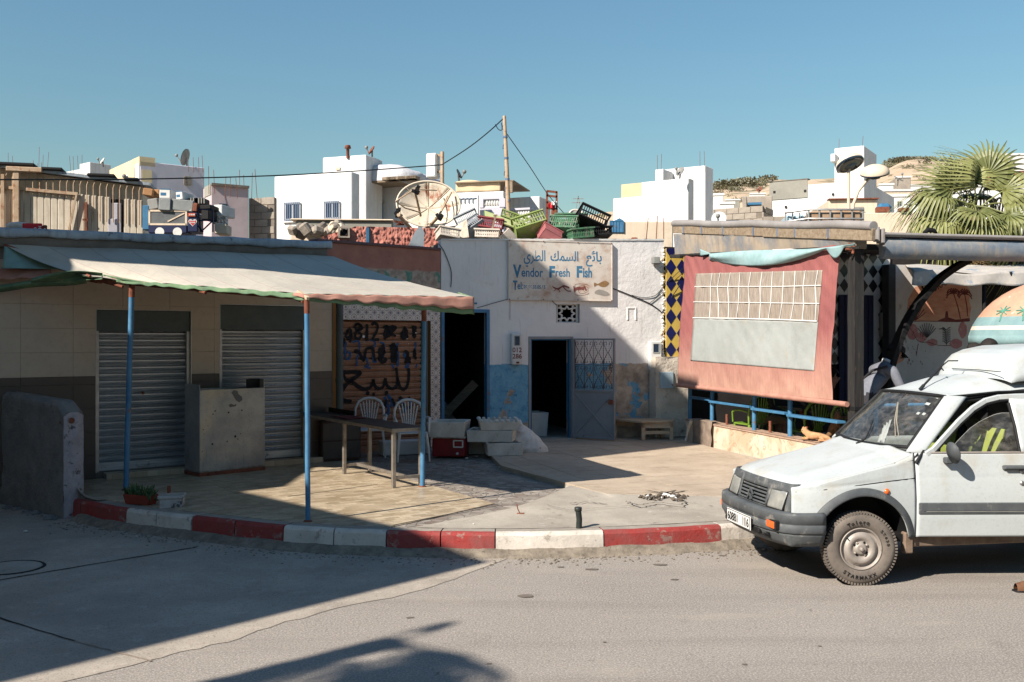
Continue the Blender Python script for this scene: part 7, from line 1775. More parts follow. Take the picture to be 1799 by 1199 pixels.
for pl, pc_, pr_, py, Y, m, r, l in hs:
 h = House('white_house' if m in (m_whitewall, m_whitewall2) else 'far_house', l, 'house', pc_, Y, R(r)); f, M, x0, *_ = h.block(pl, pc_, pr_, py, m, d=5, c=.03)
 if pc_-pl > 50 and m is not m_rust:
  for t in (.25, .6): h.window(f, M, pl+(pc_-pl)*t, pl+(pc_-pl)*t+9, py+9, py+20, 0, m_cemgrey)
 if m is m_rust:
  mb = MB()
  for i in range(7): mb.box(x0, 0, -.12, -.02, f.z(pc_, py)-.25-i*.22, f.z(pc_, py)-.1-i*.22, 0, M)
  mb.build('slats', m_cardb, h.e)
 else:
  mb = MB(); mb.box(x0-.05, .05, -.06, .2, f.z(pc_, py)-.02, f.z(pc_, py)+.12, 0, M); mb.build('roof_edge', m_white, h.e)
small_dish(1578, 315, 45, 9, 'white dish facing up above the street lamps', m_white, (.5, -.3, .9)); small_dish(1334, 333, 60, 5, 'orange dish on the hillside', m_rust, (-.5, -.8, .3))
# water tank in a cage
wt = thing('water_tank', 'caged plastic water tank with brown stains on the cafe roof', 'tank', D(1420, 399, 17.6), R(-8)); zc = 17.6/F
mb = MB(); mb.box(0, 92*zc, .0, .9, -.2, 28*zc, 0, None, .05); mb.build('tank', mat('stained tank plastic', (176,152,128), (150,118,90), 3, .5, .2), wt); mb = MB(); mb.box(-36*zc, -.01, .25, 1.2, -.2, 26*zc, 0, None, .05); mb.build('tank', mat('pale blue tank plastic', (190,212,220), (172,196,206), 3, .5, .2), wt)
mb = MB()
for i in range(6): x = 18.4*i*zc; mb.tube([(x, -.04, -.2), (x, -.04, 30*zc)], .018, 6)
for i in range(4): x = -36*zc+12*i*zc; mb.tube([(x, .2, -.2), (x, .2, 28*zc)], .014, 6)
for z in (30, 14, 4): mb.tube([(-37*zc, .2, (z-2)*zc), (0, -.05, z*zc), (93*zc, -.05, (z-2)*zc)], .02, 6)
mb.build('cage', m_alu, wt)
# street lamps
def street_lamp(px, py, Y, label, base, tilt, arm):
 e = thing('street_lamp', label, 'street lamp', D(base[0], base[1], Y), 0, 'street lamps behind the cafe'); o = D(base[0], base[1], Y); c = D(px, py, Y)-o; Rl = 24.5*Y/F
 T = T3(c, tilt)
 mb = MB(); mb.lathe([(Rl, 0), (Rl*.98, .04), (Rl*.8, .11), (Rl*.45, .16), (.001, .18)], 28, 0, T); mb.build('hood', m_cream, e)
 mb = MB(); mb.lathe([(Rl*1.0, .0), (Rl*1.02, -.03), (Rl*.8, -.05), (Rl*.78, -.02)], 28, 0, T); mb.build('rim', m_pane, e)
 mb = MB(); mb.lathe([(Rl*.8, -.03), (Rl*.5, -.07), (.001, -.09)], 28, 0, T); mb.build('diffuser', m_cemgrey, e)
 mb = MB(); mb.lathe([(.11, -.12), (.13, -.06), (.001, -.13)], 14, 0, T); mb.build('bulb_ring', m_dishg, e)
 mb = MB(); mb.tube([D(x, y, Y)-o for x, y in arm], .034, 8); mb.build('pole', m_cream, e); return e
street_lamp(1493, 288, 20.8, 'street lamp with round head seen from below, nearer of the two', (1491, 600), (R(-24), R(-14), 0), [(1491, 700), (1491, 420), (1491, 303), (1493, 292)])
street_lamp(1537, 304, 21.6, 'street lamp with curved arm and blue dusted hood, behind the first', (1492, 600), (R(22), R(-10), 0), [(1494, 690), (1495, 430), (1499, 360), (1508, 336), (1522, 318), (1532, 308)])
# hills
def ridge(px):
 pts = [(1180, 372), (1255, 347), (1290, 339), (1330, 338), (1355, 330), (1440, 326), (1545, 316), (1575, 302), (1600, 297), (1640, 298), (1700, 292), (1760, 286), (1850, 282), (2000, 270), (2400, 260)]
 for (a, b), (c, d) in zip(pts, pts[1:]):
  if px <= c: return b+(d-b)*max(0, (px-a))/(c-a)
 return 230
def hillf(u, v):
 px = 1150+1200*u; Y = 110+150*v; k = 1-(1-v)**1.6
 yr = ridge(px); p = D(px, yr, 260); z = -1+(p.z+1)*k+1.6*pn((px*.02, v*6, 0))*v
 return (((px-CX)/F)*Y, Y, z)
mb = MB(); mb.grid(hillf, 120, 50); mb.grid(lambda u, v: (((1150+1200*u)-CX)/F*260, 260+v*100, D(1150+1200*u, ridge(1150+1200*u), 260).z*(1-v)-v), 60, 4); struct(mb.build('hill', m_hill))
mb = MB(); mb.grid(lambda u, v: (D(960+180*u, 0, 420).x, 420-120*(1-v), (2.05+(596-(392-26*sin(min(1, u*1.15)*1.57)-2*pn((u*9, 0, 0))))*420/F)*v-1), 40, 10); struct(mb.build('hill', m_hill))
def shrub(px, Y, s, k, label, group='dark scrub trees on the hillside', bulk=1.0, lift=0.0, nm='shrub', py=None):
 v = (Y-110)/150; p = Vector(hillf((px-1150)/1200, v)) if Y > 100 else D(px, py, Y); e = thing(nm, label, 'shrub', (p.x, p.y, p.z-.2), rr0()*6, group); mb = MB()
 for i in range(k):
  a = rr0()*6.3; r = rr0()**.5*s; z = rr0()*s*.7*bulk+lift; q = Vector((cos(a)*r, sin(a)*r, z)); L = s*.16
  for _ in range(3):
   d = Vector((random.gauss(0, 1), random.gauss(0, 1), random.gauss(0, 1)+.4)).normalized()*L; w = d.orthogonal().normalized()*L*.5
   mb.add([q, q+d*.5+w, q+d, q+d*.5-w], [(0,1,2,3)])
 mb.build('foliage', m_bush, e, norm=False)
 mb = MB(); mb.tube([(0,0,-.4),(.1*s,0,.25*s+lift),(.2*s,.1*s,.5*s+lift)], [.07*s,.05*s,.02*s], 5); mb.tube([(0,0,0),(-.2*s,0,.4*s+lift)], [.04*s,.015*s], 5); mb.build('stem', m_trunk, e)
for i, (px, s) in enumerate([(1262,2.2),(1272,3.0),(1283,2.6),(1296,1.6),(1306,2.6),(1316,3.0),(1326,2.2),(1345,2.0),(1349,2.4),(1560,2.6),(1568,3.2),(1580,3.6),(1592,3.8),(1604,3.4),(1614,3.6),(1628,3.2),(1640,2.8),(1655,3.2)]):
 shrub(px, 250-rr0()*14, s*(1.0 if px < 1450 else .7), 260, 'dark green scrub tree on the hillside ridge '+('left' if px < 1450 else 'right')+' of the stair tower')
for i in range(60):
 px = random.choice((ru(1258, 1350), ru(1545, 1799))); shrub(px, ru(170, 250), ru(.6, 1.5), 70, 'low dry shrub on the bare slope '+('left' if px < 1450 else 'right')+' of the stair tower', 'low dry shrubs scattered on the hillside')
pyl = thing('pylon', 'tiny lattice pylon on the far hill', 'pylon', D(1016, 374, 300)); mb = MB(); mb.bar((-1.2,0,-2),(0,0,5),.2); mb.bar((1.2,0,-2),(0,0,5),.2); mb.bar((-2,0,3),(2,0,3),.2); mb.bar((-1.6,0,4.2),(1.6,0,4.2),.2); mb.build('lattice', m_dishg, pyl)
# roof of the tiled shop: shed with bars, junk
WS = Wall(tuple(D(33, 400, 16.8)[:2]), R(15))
sd = WS.empty('corrugated_shed', 'beige shed of ribbed metal sheets behind a spiked fence', 'shed'); zr = 3.25
s0, s1 = WS.s_(-60), WS.s_(250); ztop = lambda x: WS.z_(33, 301)-.0+(-.00)*x
zt_s = WS.z_(33, 300)
rr = (WS.z_(245, 327)-zt_s)/(WS.s_(245)-WS.s_(33))
MB().add([], [])
mb = MB(); mb.add([(s0,.05,zr),(s1,.05,zr),(s1,.05,zt_s+rr*s1),(s0,.05,zt_s+rr*s0),(s0,3,zr),(s1,3,zr),(s1,3,zt_s+rr*s1+.1),(s0,3,zt_s+rr*s0+.1)], [(0,1,2,3),(1,5,6,2),(4,7,6,5),(0,3,7,4),(3,2,6,7)]); mb.build('wall', m_corr, sd)
mb = MB(); mb.add([(s0,-.16,zt_s+rr*s0+.02),(s1+.15,-.16,zt_s+rr*s1+.02),(s1+.15,3.1,zt_s+rr*s1+.22),(s0,3.1,zt_s+rr*s0+.22)], [(0,1,2,3)]); mb.build('roof_sheet', m_parapet, sd, thick=.05)
for px, w in ((24, 1.2), (90, .7), (175, .9), (230, .5)): x = WS.s_(px); MB().box(x-w*.2, x+w*.3, -.2, .2, zt_s+rr*x+.04, zt_s+rr*x+.10, 0, None, .02).build('roof_scrap', m_black, sd)
zf = WS.z_(45, 331); zfr = WS.z_(240, 352); x = WS.s_(-40); i = 0
xa, xb = WS.s_(35), WS.s_(250)
while x < xb:
 t = (x-xa)/(xb-xa); top = zf+(zfr-zf)*t; px_x = CX+F*WS.W(x, -.1, 0).x/WS.W(x, -.1, 0).y
 if not 186 < px_x < 214:
  MB().box(x, x+.10, -.115, -.08, zr, top-.02, 0, None, .008).build('panel_rib', m_corr, sd)
 MB().tube([(x+.04, -.14, top-.45 if px_x > 138 else top-.1), (x+.04, -.14, top+.14), (x+.06, -.14, top+.20)], .009, 5).build('spike', m_rustpaint, sd)
 x += .105; i += 1
mb = MB(); mb.bar((WS.s_(-40), -.15, zf+.01), (WS.s_(138), -.15, zf+(zfr-zf)*.48-.02), .035, .05); mb.build('rail', m_rustpaint, sd)
mb = MB(); mb.bar((WS.s_(112), -.16, zr+.1), (WS.s_(138), -.16, zf+(zfr-zf)*.45), .03, .03); mb.build('brace', m_rustpaint, sd)
mb = MB(); mb.box(WS.s_(33)-.05, WS.s_(33)+.05, -.22, -.12, zr, zt_s-.03, 0, None, .01); mb.box(WS.s_(33)-.15, WS.s_(33)+.4, -.24, -.12, zt_s-.05, zt_s+.03, 0, None, .01); mb.build('corner_post', m_rustpaint, sd)
mb = MB(); mb.box(WS.s_(9)-.025, WS.s_(9)+.025, -.2, -.14, zr, zt_s-.1); mb.build('thin_post', m_rustpaint, sd)
mb = MB(); mb.box(WS.s_(186), WS.s_(216), -.06, .04, zr, WS.z_(200, 351)); mb.build('doorway', m_black, sd)
mb = MB(); mb.box(WS.s_(190), WS.s_(214), -.10, -.07, zr, WS.z_(200, 358), 0, None, .01); mb.box(WS.s_(191), WS.s_(208), -.12, -.10, zr, WS.z_(200, 386), 0, None, .01); mb.build('door', m_lilac, sd)
mb = MB(); mb.box(WS.s_(152), WS.s_(156), -.2, -.13, zr, WS.z_(154, 358)); mb.box(WS.s_(148), WS.s_(158), -.2, -.16, WS.z_(154, 390), WS.z_(154, 387)); mb.build('bolt', m_rust, sd)
rsn = thing('red_sign', 'small red plastic sign with white lettering lying on the parapet', 'sign', WA.at(40, 402, .1), R(30)); z_ = 1/131
mb = MB(); mb.box(0, 30*z_, 0, .05, -.2, 9*z_, 0, T3((0,0,0),(0,R(-3),0)), .01); mb.build('panel', m_redp, rsn); mb = MB(); mb.box(30*z_, 37*z_, 0, .05, -.2, 8*z_, 0, None, .01); mb.build('end', m_rust, rsn)
o = text_mesh('\uFEF0\uFEEC\uFED8\uFEE3', .11, m_white, rsn, (.03, -.004, -.025), bold=.002);
lump = MB().ball((0,0,0), .12, 10, 0, (1.5, .8, .55)).build('white_lump', m_white, None, D(31, 398, 14.2)); tag(lump, 'white rounded plaster lump on the parapet below the post', 'lump')
# heap of kitchen boxes and appliances
YJ = 16.4; jz = YJ/F
def bx(name, label, cat, px0, px1, py0, py1, m, d=.5, Y=YJ, rz=0.0, parts=None, group=None, tilt=0.0):
 p = D((px0+px1)/2, py1, Y); w = (px1-px0)*Y/F; h_ = (py1-py0)*Y/F; e = thing(name, label, cat, p, rz, group); e.rotation_euler = (0, tilt, rz)
 MB().box(-w/2, w/2, 0, d, 0, h_, 0, None, .012).build('body', m, e); return e, w, h_
gj = 'appliances and boxes heaped on the roof'
e, w, h_ = bx('display_cabinet', 'glass fronted ice cream display cabinet with navy base on the roof', 'cabinet', 261, 328, 396, 410, m_navyp, .55, YJ, R(2))
H2 = 27*jz
mb = MB()
for x in (-w/2, w/2-.03): mb.box(x, x+.03, 0, .03, h_, h_+H2); mb.box(x, x+.03, .52, .55, h_, h_+H2)
mb.box(-w/2, w/2, 0, .03, h_+H2-.03, h_+H2); mb.box(-w/2, w/2, .52, .55, h_+H2-.03, h_+H2); mb.box(-w/2, w/2, 0, .03, h_, h_+.03); mb.build('glass_frame', m_cream, e)
mb = MB(); mb.box(-w/2+.03, w/2-.03, .01, .02, h_+.03, h_+H2-.03); mb.build('glass', mat('dusty glass', (120,122,122), (92,94,98), 3, .25, 0, spec=.6), e); mb = MB(); mb.bar((0, .005, h_+.06), (w/2-.04, .005, h_+.2), .012, .02); mb.build('diagonal_bar', m_cream, e)
mb = MB()
for x in (-.13, .16):
 k = MB()
 for t in range(20): pass
 mb.add([(x+cos(t/20*6.2832)*.075, -.003, .02+sin(t/20*6.2832)*.075) for t in range(20)], [tuple(range(20))])
mb.build('round_print', m_white, e)
e, w, h_ = bx('navy_freezer', 'navy freezer with a red heart emblem on its front', 'freezer', 330, 347, 374, 408, m_navyp, .4, YJ-.02, R(4))
def heart(s, x0, z0): return [(x0+s*16*sin(t)**3/16, z0+s*(13*cos(t)-5*cos(2*t)-2*cos(3*t)-cos(4*t))/16) for t in [i/28*6.2832 for i in range(28)]]
mb = MB(); mb.add([(x, -.003, z) for x, z in heart(.068, 0, 17*jz)], [tuple(range(28))]); mb.build('heart_outline', m_white, e)
mb = MB(); mb.add([(x, -.005, z) for x, z in heart(.056, 0, 17*jz)], [tuple(range(28))]); mb.build('heart', m_redp, e)
mb = MB()
for z in (19, 15.5):
 for i in range(4): mb.box(-.035+i*.02, -.022+i*.02, -.008, -.006, z*jz, z*jz+.02)
mb.build('heart_lettering', m_white, e)
mb = MB(); mb.box(-w/2+.005, w/2-.03, -.02, -.0, h_-7*jz, h_-.01, 0, None, .004); mb.build('orange_plate', mat('orange red plate', (198,88,56), (176,76,50), 6, .6, 0), e)
for i, x in enumerate((-.045, -.02, .005, .025)): MB().box(x, x+.014, -.024, -.021, h_-5*jz, h_-2.5*jz).build('plate_lettering', m_white, e)
for n_, l, px0, px1, py0, py1, m, d, Y, tl in [
 ('painted_drum', 'blue printed curved drum standing left of the glass cabinet', 250, 262, 361, 404, m_bluedk, .3, YJ, 0),
 ('grey_appliance', 'dented dark grey appliance left on top of the glass cabinet', 260, 279, 349, 368, m_dishg, .5, YJ, -.15),
 ('speckled_cabinet', 'paint speckled box on the left above the glass cabinet', 278, 299, 348, 370, m_applpaint, .5, YJ-.05, .06),
 ('speckled_cabinet', 'paint speckled box on the right above the glass cabinet', 300, 338, 351, 371, m_applpaint, .5, YJ, .09),
 ('white_box', 'white carton with blue print, left of the two topmost', 280, 299, 332, 349, m_white, .45, YJ+.1, .02),
 ('white_box', 'white carton with dark side, right of the two topmost', 309, 322, 336, 351, m_white, .4, YJ+.1, -.08),
 ('cardboard_box', 'brown cardboard box at the top left of the roof heap', 250, 267, 331, 344, m_cardb, .4, YJ+.3, .15),
 ('cardboard_box', 'small orange carton behind the topmost white boxes', 267, 280, 333, 345, m_cardb, .3, YJ+.4, 0),
 ('dark_box', 'black box at the right above the folded frame', 351, 371, 360, 368, m_black, .4, YJ, -.05),
 ('dark_box', 'black bin standing inside the folded frame', 353, 367, 369, 386, m_black, .35, YJ, 0),
 ('brown_board', 'dark brown board wedged right of the speckled boxes', 338, 346, 357, 372, m_rust, .3, YJ, .1),
 ('white_cabinet', 'bright white cabinet against the mauve house', 372, 391, 360, 379, m_white, .5, YJ+.5, 0),
 ('pale_pedestal', 'pale pedestal below the pierced blocks at the right of the heap', 377, 398, 394, 411, m_cream, .4, YJ+.2, 0)]:
 e, w, h_ = bx(n_, l, n_.replace('_', ' '), px0, px1, py0, py1, m, d, Y, R(ru(-12, 6)), tilt=tl)
 if n_ == 'white_box': mb = MB(); mb.box(-w*.4, w*.1, -.003, 0, h_*.3, h_*.6); mb.box(-w*.5, w*.5, -.004, 0, h_*.92, h_*1.01); mb.build('print', m_bluedk, e)
for px, py in ((338, 353), (352, 353)):
 e, w, h_ = bx('black_crate', 'black slatted crate on the roof heap, ' + ('left' if px < 345 else 'right')+' one', 'crate', px-7, px+7, py-5, py+5, m_black, .3, YJ+.2, 0)
 mb = MB()
 for i in range(4): mb.box(-w/2+i*w/3-.01, -w/2+i*w/3+.01, -.02, 0, 0, h_)
 mb.build('ribs', m_dishg, e)
fr2 = thing('folding_stand', 'blue metal folding frame leaning at the right of the heap', 'frame', D(361, 408, YJ-.2)); mb = MB()
for a_, b_ in (((-13, 40), (-8, 0)), ((13, 38), (13, 0)), ((-13, 40), (13, 38)), ((-12, 20), (13, 20)), ((-8, 0), (12, 19)), ((-14, 12), (-4, 0))): mb.bar((a_[0]*jz, 0, a_[1]*jz), (b_[0]*jz, 0, b_[1]*jz), .02, .02)
mb.build('frame', m_navyp, fr2)
pb_ = thing('pierced_blocks', 'white pierced decorative blocks beside the mauve house', 'wall', D(387, 394, YJ+.4)); mb = MB()
for i in range(5): mb.box((-12+i*5.5)*jz, (-11+i*5.5)*jz, 0, .1, 0, 14*jz)
for z in (0, 7, 13): mb.box(-12*jz, 11*jz, .0, .1, z*jz, (z+1.2)*jz)
for i in range(4):
 for j in range(2): mb.ball(((-9.2+i*5.5)*jz, .05, (4+j*6.5)*jz), 1.6*jz, 8)
mb.build('block', m_white, pb_)
# crates heaped on the fish shop roof
def make_crate(label, m, W=.58, Dp=.38, Hh=.26, name='plastic_crate'):
 e = thing(name, label, 'crate', (0,0,0), 0, 'plastic crates heaped on the fish shop roof'); t = .012
 mb = MB(); mb.box(-W/2, W/2, -Dp/2, Dp/2, 0, .012, 0)
 mb.build('base', m, e)
 mb = MB()
 for s in (-1, 1):
  for z0, z1 in ((0, .035), (Hh*.46, Hh*.54), (Hh-.035, Hh)):
   mb.box(-W/2, W/2, s*(Dp/2-t), s*Dp/2, z0, z1); mb.box(s*(W/2-t), s*W/2, -Dp/2+t, Dp/2-t, z0, z1)
  n = 12
  for i in range(n+1): x = -W/2+.008+(W-.016)*i/n; mb.box(x-.008, x+.008, s*(Dp/2-t*.8), s*(Dp/2-t*.1), .03, Hh-.03)
  for i in range(8): y = -Dp/2+.02+(Dp-.04)*i/7; mb.box(s*(W/2-t*.8), s*(W/2-t*.1), y-.008, y+.008, .03, Hh-.03)
 mb.build('side_lattice', m, e)
 mb = MB(); k = .022; mb.box(-W/2-k, W/2+k, -Dp/2-k, -Dp/2, Hh-.02, Hh+.006); mb.box(-W/2-k, W/2+k, Dp/2, Dp/2+k, Hh-.02, Hh+.006); mb.box(-W/2-k, -W/2, -Dp/2, Dp/2, Hh-.02, Hh+.006); mb.box(W/2, W/2+k, -Dp/2, Dp/2, Hh-.02, Hh+.006); mb.build('rim', m, e)
 return e
m_lime = mat('faded lime plastic', (138,154,80), (118,136,70), 6, .7, .1, spots=((166,160,130), 6, .52, .66)); m_grn = mat('green crate plastic', (82,128,96), (66,106,80), 6, .7, .1, spots=((140,134,118), 7, .54, .66)); m_pnk = mat('pink crate plastic', (196,122,122), (178,106,108), 6, .6, .1)
m_gcr = mat('grey crate plastic', (150,154,158), (128,132,138), 6, .6, .1); m_olive = mat('olive panel', (150,164,104), (176,176,132), 4, .7, .1); m_redc = mat('crimson crate plastic', (146,62,66), (124,52,56), 6, .6, .1); m_whc = mat('dirty white plastic', (226,214,200), (204,190,174), 6, .7, .1, spots=((150,124,100), 8, .6, .68))
zr_ = 3.78
def place(e, px, py, Y, rot): e.location = D(px, py, Y); e.rotation_euler = tuple(R(a) for a in rot)
for l, m, px, py, Y, rot, kw in [
 ('lime green crate lying tilted in the middle of the roof heap', m_lime, 935, 407, 18.0, (-38, -18, 8), {}), ('mid green crate seen into from above in the roof heap', m_grn, 990, 411, 18.1, (-32, 4, -20), dict(W=.50)),
 ('black crate with pale base topmost at the right of the heap', m_black, 1035, 398, 18.1, (-30, 24, 6), dict(W=.54, Hh=.28)), ('black crate lower right under the topmost one', m_black, 1048, 418, 18.2, (-8, -4, 10), dict(W=.5, Hh=.16)), ('dark green crate wedged under the black ones', m_grn, 1020, 420, 17.95, (0, -6, 14), dict(W=.4, Hh=.18)),
 ('pink crate with blue panels lying on its side', m_pnk, 966, 419, 17.85, (-50, 26, 20), dict(W=.36, Dp=.26, Hh=.2)), ('grey crate standing on edge near the left of the heap', m_gcr, 838, 412, 18.1, (-60, -35, 10), dict(W=.46, Hh=.3)), ('crimson crate half buried behind the white tray', m_redc, 860, 408, 18.2, (-18, 8, 0), dict(W=.44, Hh=.2)),
 ('dirty white tray crate at the front of the heap', m_whc, 856, 420, 17.8, (-6, 2, -4), dict(W=.42, Dp=.3, Hh=.15)), ('white basket crate at the far left of the heap', m_whc, 786, 421, 17.6, (-16, 8, 20), dict(W=.36, Dp=.3, Hh=.17)), ('lime crate stacked behind the tilted lime one', m_lime, 905, 397, 18.4, (-20, 20, 0), dict(W=.6, Hh=.14)),
 ('green crate behind the mid green one', m_grn, 1003, 404, 18.6, (-10, 0, 0), {}), ('grey crate behind the white tray', m_gcr, 828, 402, 18.5, (-20, -25, 0), dict(W=.4))]:
 place(make_crate(l, m, **kw), px, py, Y, rot)
def panel(label, m, pts, Y0, Y1, th=.03, name='scrap_panel'):
 e = thing(name, label, 'panel', (0,0,0)); P = [D(x, y, Y0+(Y1-Y0)*k) for k, (x, y) in zip((0, .3, 1, .7), pts)]
 mb = MB(); mb.add(P, [tuple(range(len(P)))]); mb.build('panel', m, e, thick=th, norm=False)
panel('olive green board sloping across the roof heap', m_olive, [(851, 371), (852, 381), (912, 404), (918, 396)], 18.3, 18.0); panel('white triangular board leaning in the roof heap', m_whc, [(894, 401), (874, 420), (909, 421), (905, 412)], 17.8, 17.9); panel('beige board propped at the left of the roof heap', m_corr, [(820, 386), (789, 408), (800, 420), (824, 418)], 18.0, 17.8)
panel('green crate lid standing behind the olive board', m_grn, [(849, 372), (868, 374), (866, 384), (850, 385)], 18.5, 18.5)
fi = thing('heap_of_scrap', 'dark shadowed scrap under the roof crates', 'scrap', (0,0,0)); mb = MB()
for i in range(60): px = ru(800, 1060); s = ru(.05, .13); mb.box(-s, s, -s*.5, s*.5, -s*.3, s*.3, 0, T3(D(px, 419-rr0()*9*min(1, (px-800)/50), 18.45), (rr0(), rr0(), rr0()*3)))
stuff(mb.build('scrap', m_rust, fi))
hd = thing('wooden_stick', 'pale wooden stick standing in the roof heap', 'stick', D(864, 405, 17.8)); mb = MB(); mb.bar((0,0,0), (.07, 0, .26), .03, .03); mb.bar((.03,0,.26),(.1,0,.27),.03,.03); mb.build('stick', m_wood, hd)
ref = thing('round_reflector', 'round metal lamp reflector facing up behind the crates', 'reflector', D(1013, 379, 18.6)); T = T3((0,0,0), (R(52), R(10), 0)); mb = MB(); mb.lathe([(.15,-.0),(.14,.02),(.05,-.03),(.001,-.04)], 26, 0, T); mb.build('dish', m_dishg, ref); mb = MB(); mb.lathe([(.15,0),(.155,.02),(.13,.03),(.12,.01)], 26, 0, T); mb.lathe([(.04,0),(.05,.03),(.001,.035)], 14, 0, T); mb.build('rim', m_whc, ref)
hd2 = MB().box(-.25, .25, 0, .3, -.3, .02, 0, None, .02).build('stand_box', m_gcr, None, D(1010, 394, 18.6)); tag(hd2, 'grey box carrying the round reflector behind the crates', 'box')
# VAN
m_vw = mat('chalky white car paint', (196,200,199), (186,191,190), 1.2, .42, .04, 90, .001, spec=.5, spots=(((178,170,156), 2.6, .54, .76), ((150,110,80), 16, .735, .75)))
m_vgrey = mat('faded grey bumper plastic', (92,95,96), (74,77,80), 5, .6, .25, 60, .002, spots=((136,132,126), 7, .56, .68))
m_rub = mat('black rubber seal', (30,30,32), (22,22,24), 6, .7, .1); m_gap = m_black
m_tyre = None
def _tyre():
 n = NT('dusty tyre rubber'); c = n.mix(n.ramp(n.noise(5, 6, .7), .35, .65), (98,90,84), (128,118,108)); c = n.mix(n.ramp(n.noise(20, 5, .7), .58, .7, 0, .6), c, (70,65,62))
 return n.done(c, .9, n.bump(n.noise(60, 4), .3, .003), 0, .2)
m_tyre = _tyre(); m_rim = mat('dusty steel rim', (176,166,156), (154,144,136), 5, .55, .15, 30, .002, metal=.25, spots=((104,88,76), 8, .6, .7))
m_orange = mat('orange lens', (226,108,40), (214,92,30), 14, .25, 0, spec=.6); m_lamp = mat('hazy headlamp glass', (164,162,154), (132,132,128), 7, .2, .2, 14, .006, spec=.7)
def _cg(name, tint, a):
 n = NT(name); t = n.t; tr = n.n('ShaderNodeBsdfTransparent'); gl = n.n('ShaderNodeBsdfGlossy'); df = n.n('ShaderNodeBsdfDiffuse'); m1 = n.n('ShaderNodeMixShader'); m2 = n.n('ShaderNodeMixShader'); fr = n.n('ShaderNodeFresnel')
 fr.inputs[0].default_value = 1.5; tr.inputs[0].default_value = tint; gl.inputs[1].default_value = .03; df.inputs[0].default_value = lin((150,146,138))
 n.l(n.ramp(n.noise(9, 6, .7, n.map((1, 1, 2))), .42, .72, .08, a), m1.inputs[0]); n.l(tr.outputs[0], m1.inputs[1]); n.l(df.outputs[0], m1.inputs[2])
 n.l(fr.outputs[0], m2.inputs[0]); n.l(m1.outputs[0], m2.inputs[1]); n.l(gl.outputs[0], m2.inputs[2])
 t.links.new(m2.outputs[0], t.nodes['Material Output'].inputs[0]); return n.mat
m_glass = _cg('dusty car glass with painted reflection', (.86, .90, .90, 1), .42)  # diffuse dust layer also puts pale reflections into the glass colour
VW = 1.46
van = thing('delivery_van', 'small white delivery van with driver door ajar parked at the kerb', 'van', (2.90, 8.28, 0), R(10))
def inset(x, z):
 t = .02*max(0, (.55-z)/.2)+.045*max(0, min(1, (z-.72)/.37))**1.5+max(0, z-1.09)*.33
 f = max(0, -.10-x); return t+.55*f*f
def arch(x, cx_, r):
 d = x-cx_; return .325+math.sqrt(max(0, r*r-d*d)) if abs(d) < r else None
def zbot(x):
 for c_, r in ((.02, .425), (2.62, .40)):
  a = arch(x, c_, r)
  if a and a > (.58 if x < -.35 else .40): return max(a, .40)
 return .50 if x < -.4 else .385
def ztopb(x):
 if x < .32: return .81+(x+.56)/.88*.194
 if x < .5: return 1.004+(x-.32)/.18*.07
 return 1.09
def side(far):
 yy = lambda x, z: VW-inset(x, z) if far else inset(x, z)
 xs = [-.56+.02*i for i in range(0, 54)]+[.52+.04*i for i in range(0, 66)]
 if not far: xs_ = [x for x in xs if x <= .505];
 else: xs_ = xs
 out = []
 for part, X in (('front_wing', [x for x in xs if x <= .5]), ('rear_side_panel', [x for x in xs if x >= (1.56 if not far else .5)])):
  mb = MB(); nz = 14; vs = []
  for x in X:
   b, t = zbot(x), (ztopb(x) if part == 'front_wing' else (1.60 if x > 1.55 else 1.09))
   for k in range(nz+1):
    z = b+(t-b)*k/nz; cr = .006*math.exp(-((z-(.80+(x+.5)*.085))/.012)**2) if x < 3.2 else 0
    vs.append((x, yy(x, z)+(cr if not far else -cr), z))
  mb.add(vs, [(i*(nz+1)+k, (i+1)*(nz+1)+k, (i+1)*(nz+1)+k+1, i*(nz+1)+k+1) for i in range(len(X)-1) for k in range(nz)], 0, True)
  mb.build(part, m_vw, van, thick=.012)
side(False); side(True)
# inner wheel housings, underbody, engine dark
mb = MB()
for c_ in (.02, 2.62):
 for s, y0, y1 in ((0, .03, .30), (1, VW-.30, VW-.03)):
  mb.grid(lambda u, v: (c_+.43*cos(pi*u), y0+(y1-y0)*v, .33+.43*sin(pi*u)), 16, 2)
mb.box(-.5, .5, .31, VW-.31, .30, .78); mb.box(-.4, 3.2, .06, VW-.06, .34, .40); mb.build('underbody', m_black, van)
mb = MB(); mb.box(.42, .50, .03, .10, .24, .42, 0, None, .01); mb.box(.48, 2.1, .05, .11, .29, .38, 0, None, .01); mb.build('sill', mat('dusty underbody', (150,128,108), (110,92,80), 8, .9, .4), van)
# bonnet
def xf(y): t = (y-VW/2)/(VW/2); return -.645+.055*t*t
def bon(u, v):
 t = v*2-1; xr = .50-.09*(1-t*t); x0 = xf(VW*v)+.075+.0*abs(t); x = x0+(xr-x0)*u
 zc = ztopb(x)+(.04+.03*u)*(1-abs(t)**2.6) if x < .5 else 1.08
 zs = ztopb(min(x, .5)); ins = inset(x, zs); y = ins+(VW-2*ins)*v
 rib = .012*math.exp(-((abs(t)-.62)/.10)**2)*min(1, u*3)
 nose = -.03*max(0, 1-u/.10)**2
 return (x, y, zs+(.04+.035*u)*(1-abs(t)**3)+rib+nose-.0)
mb = MB(); mb.grid(bon, 60, 60); mb.build('bonnet', m_vw, van, thick=.01)
mb = MB()
for i in range(22): mb.box(.39+.004*abs(i-11)*.5, .425+.004*abs(i-11)*.5, .42+i*.030, .434+i*.030, 1.085, 1.098)
mb.build('cowl_vent', m_rub, van)
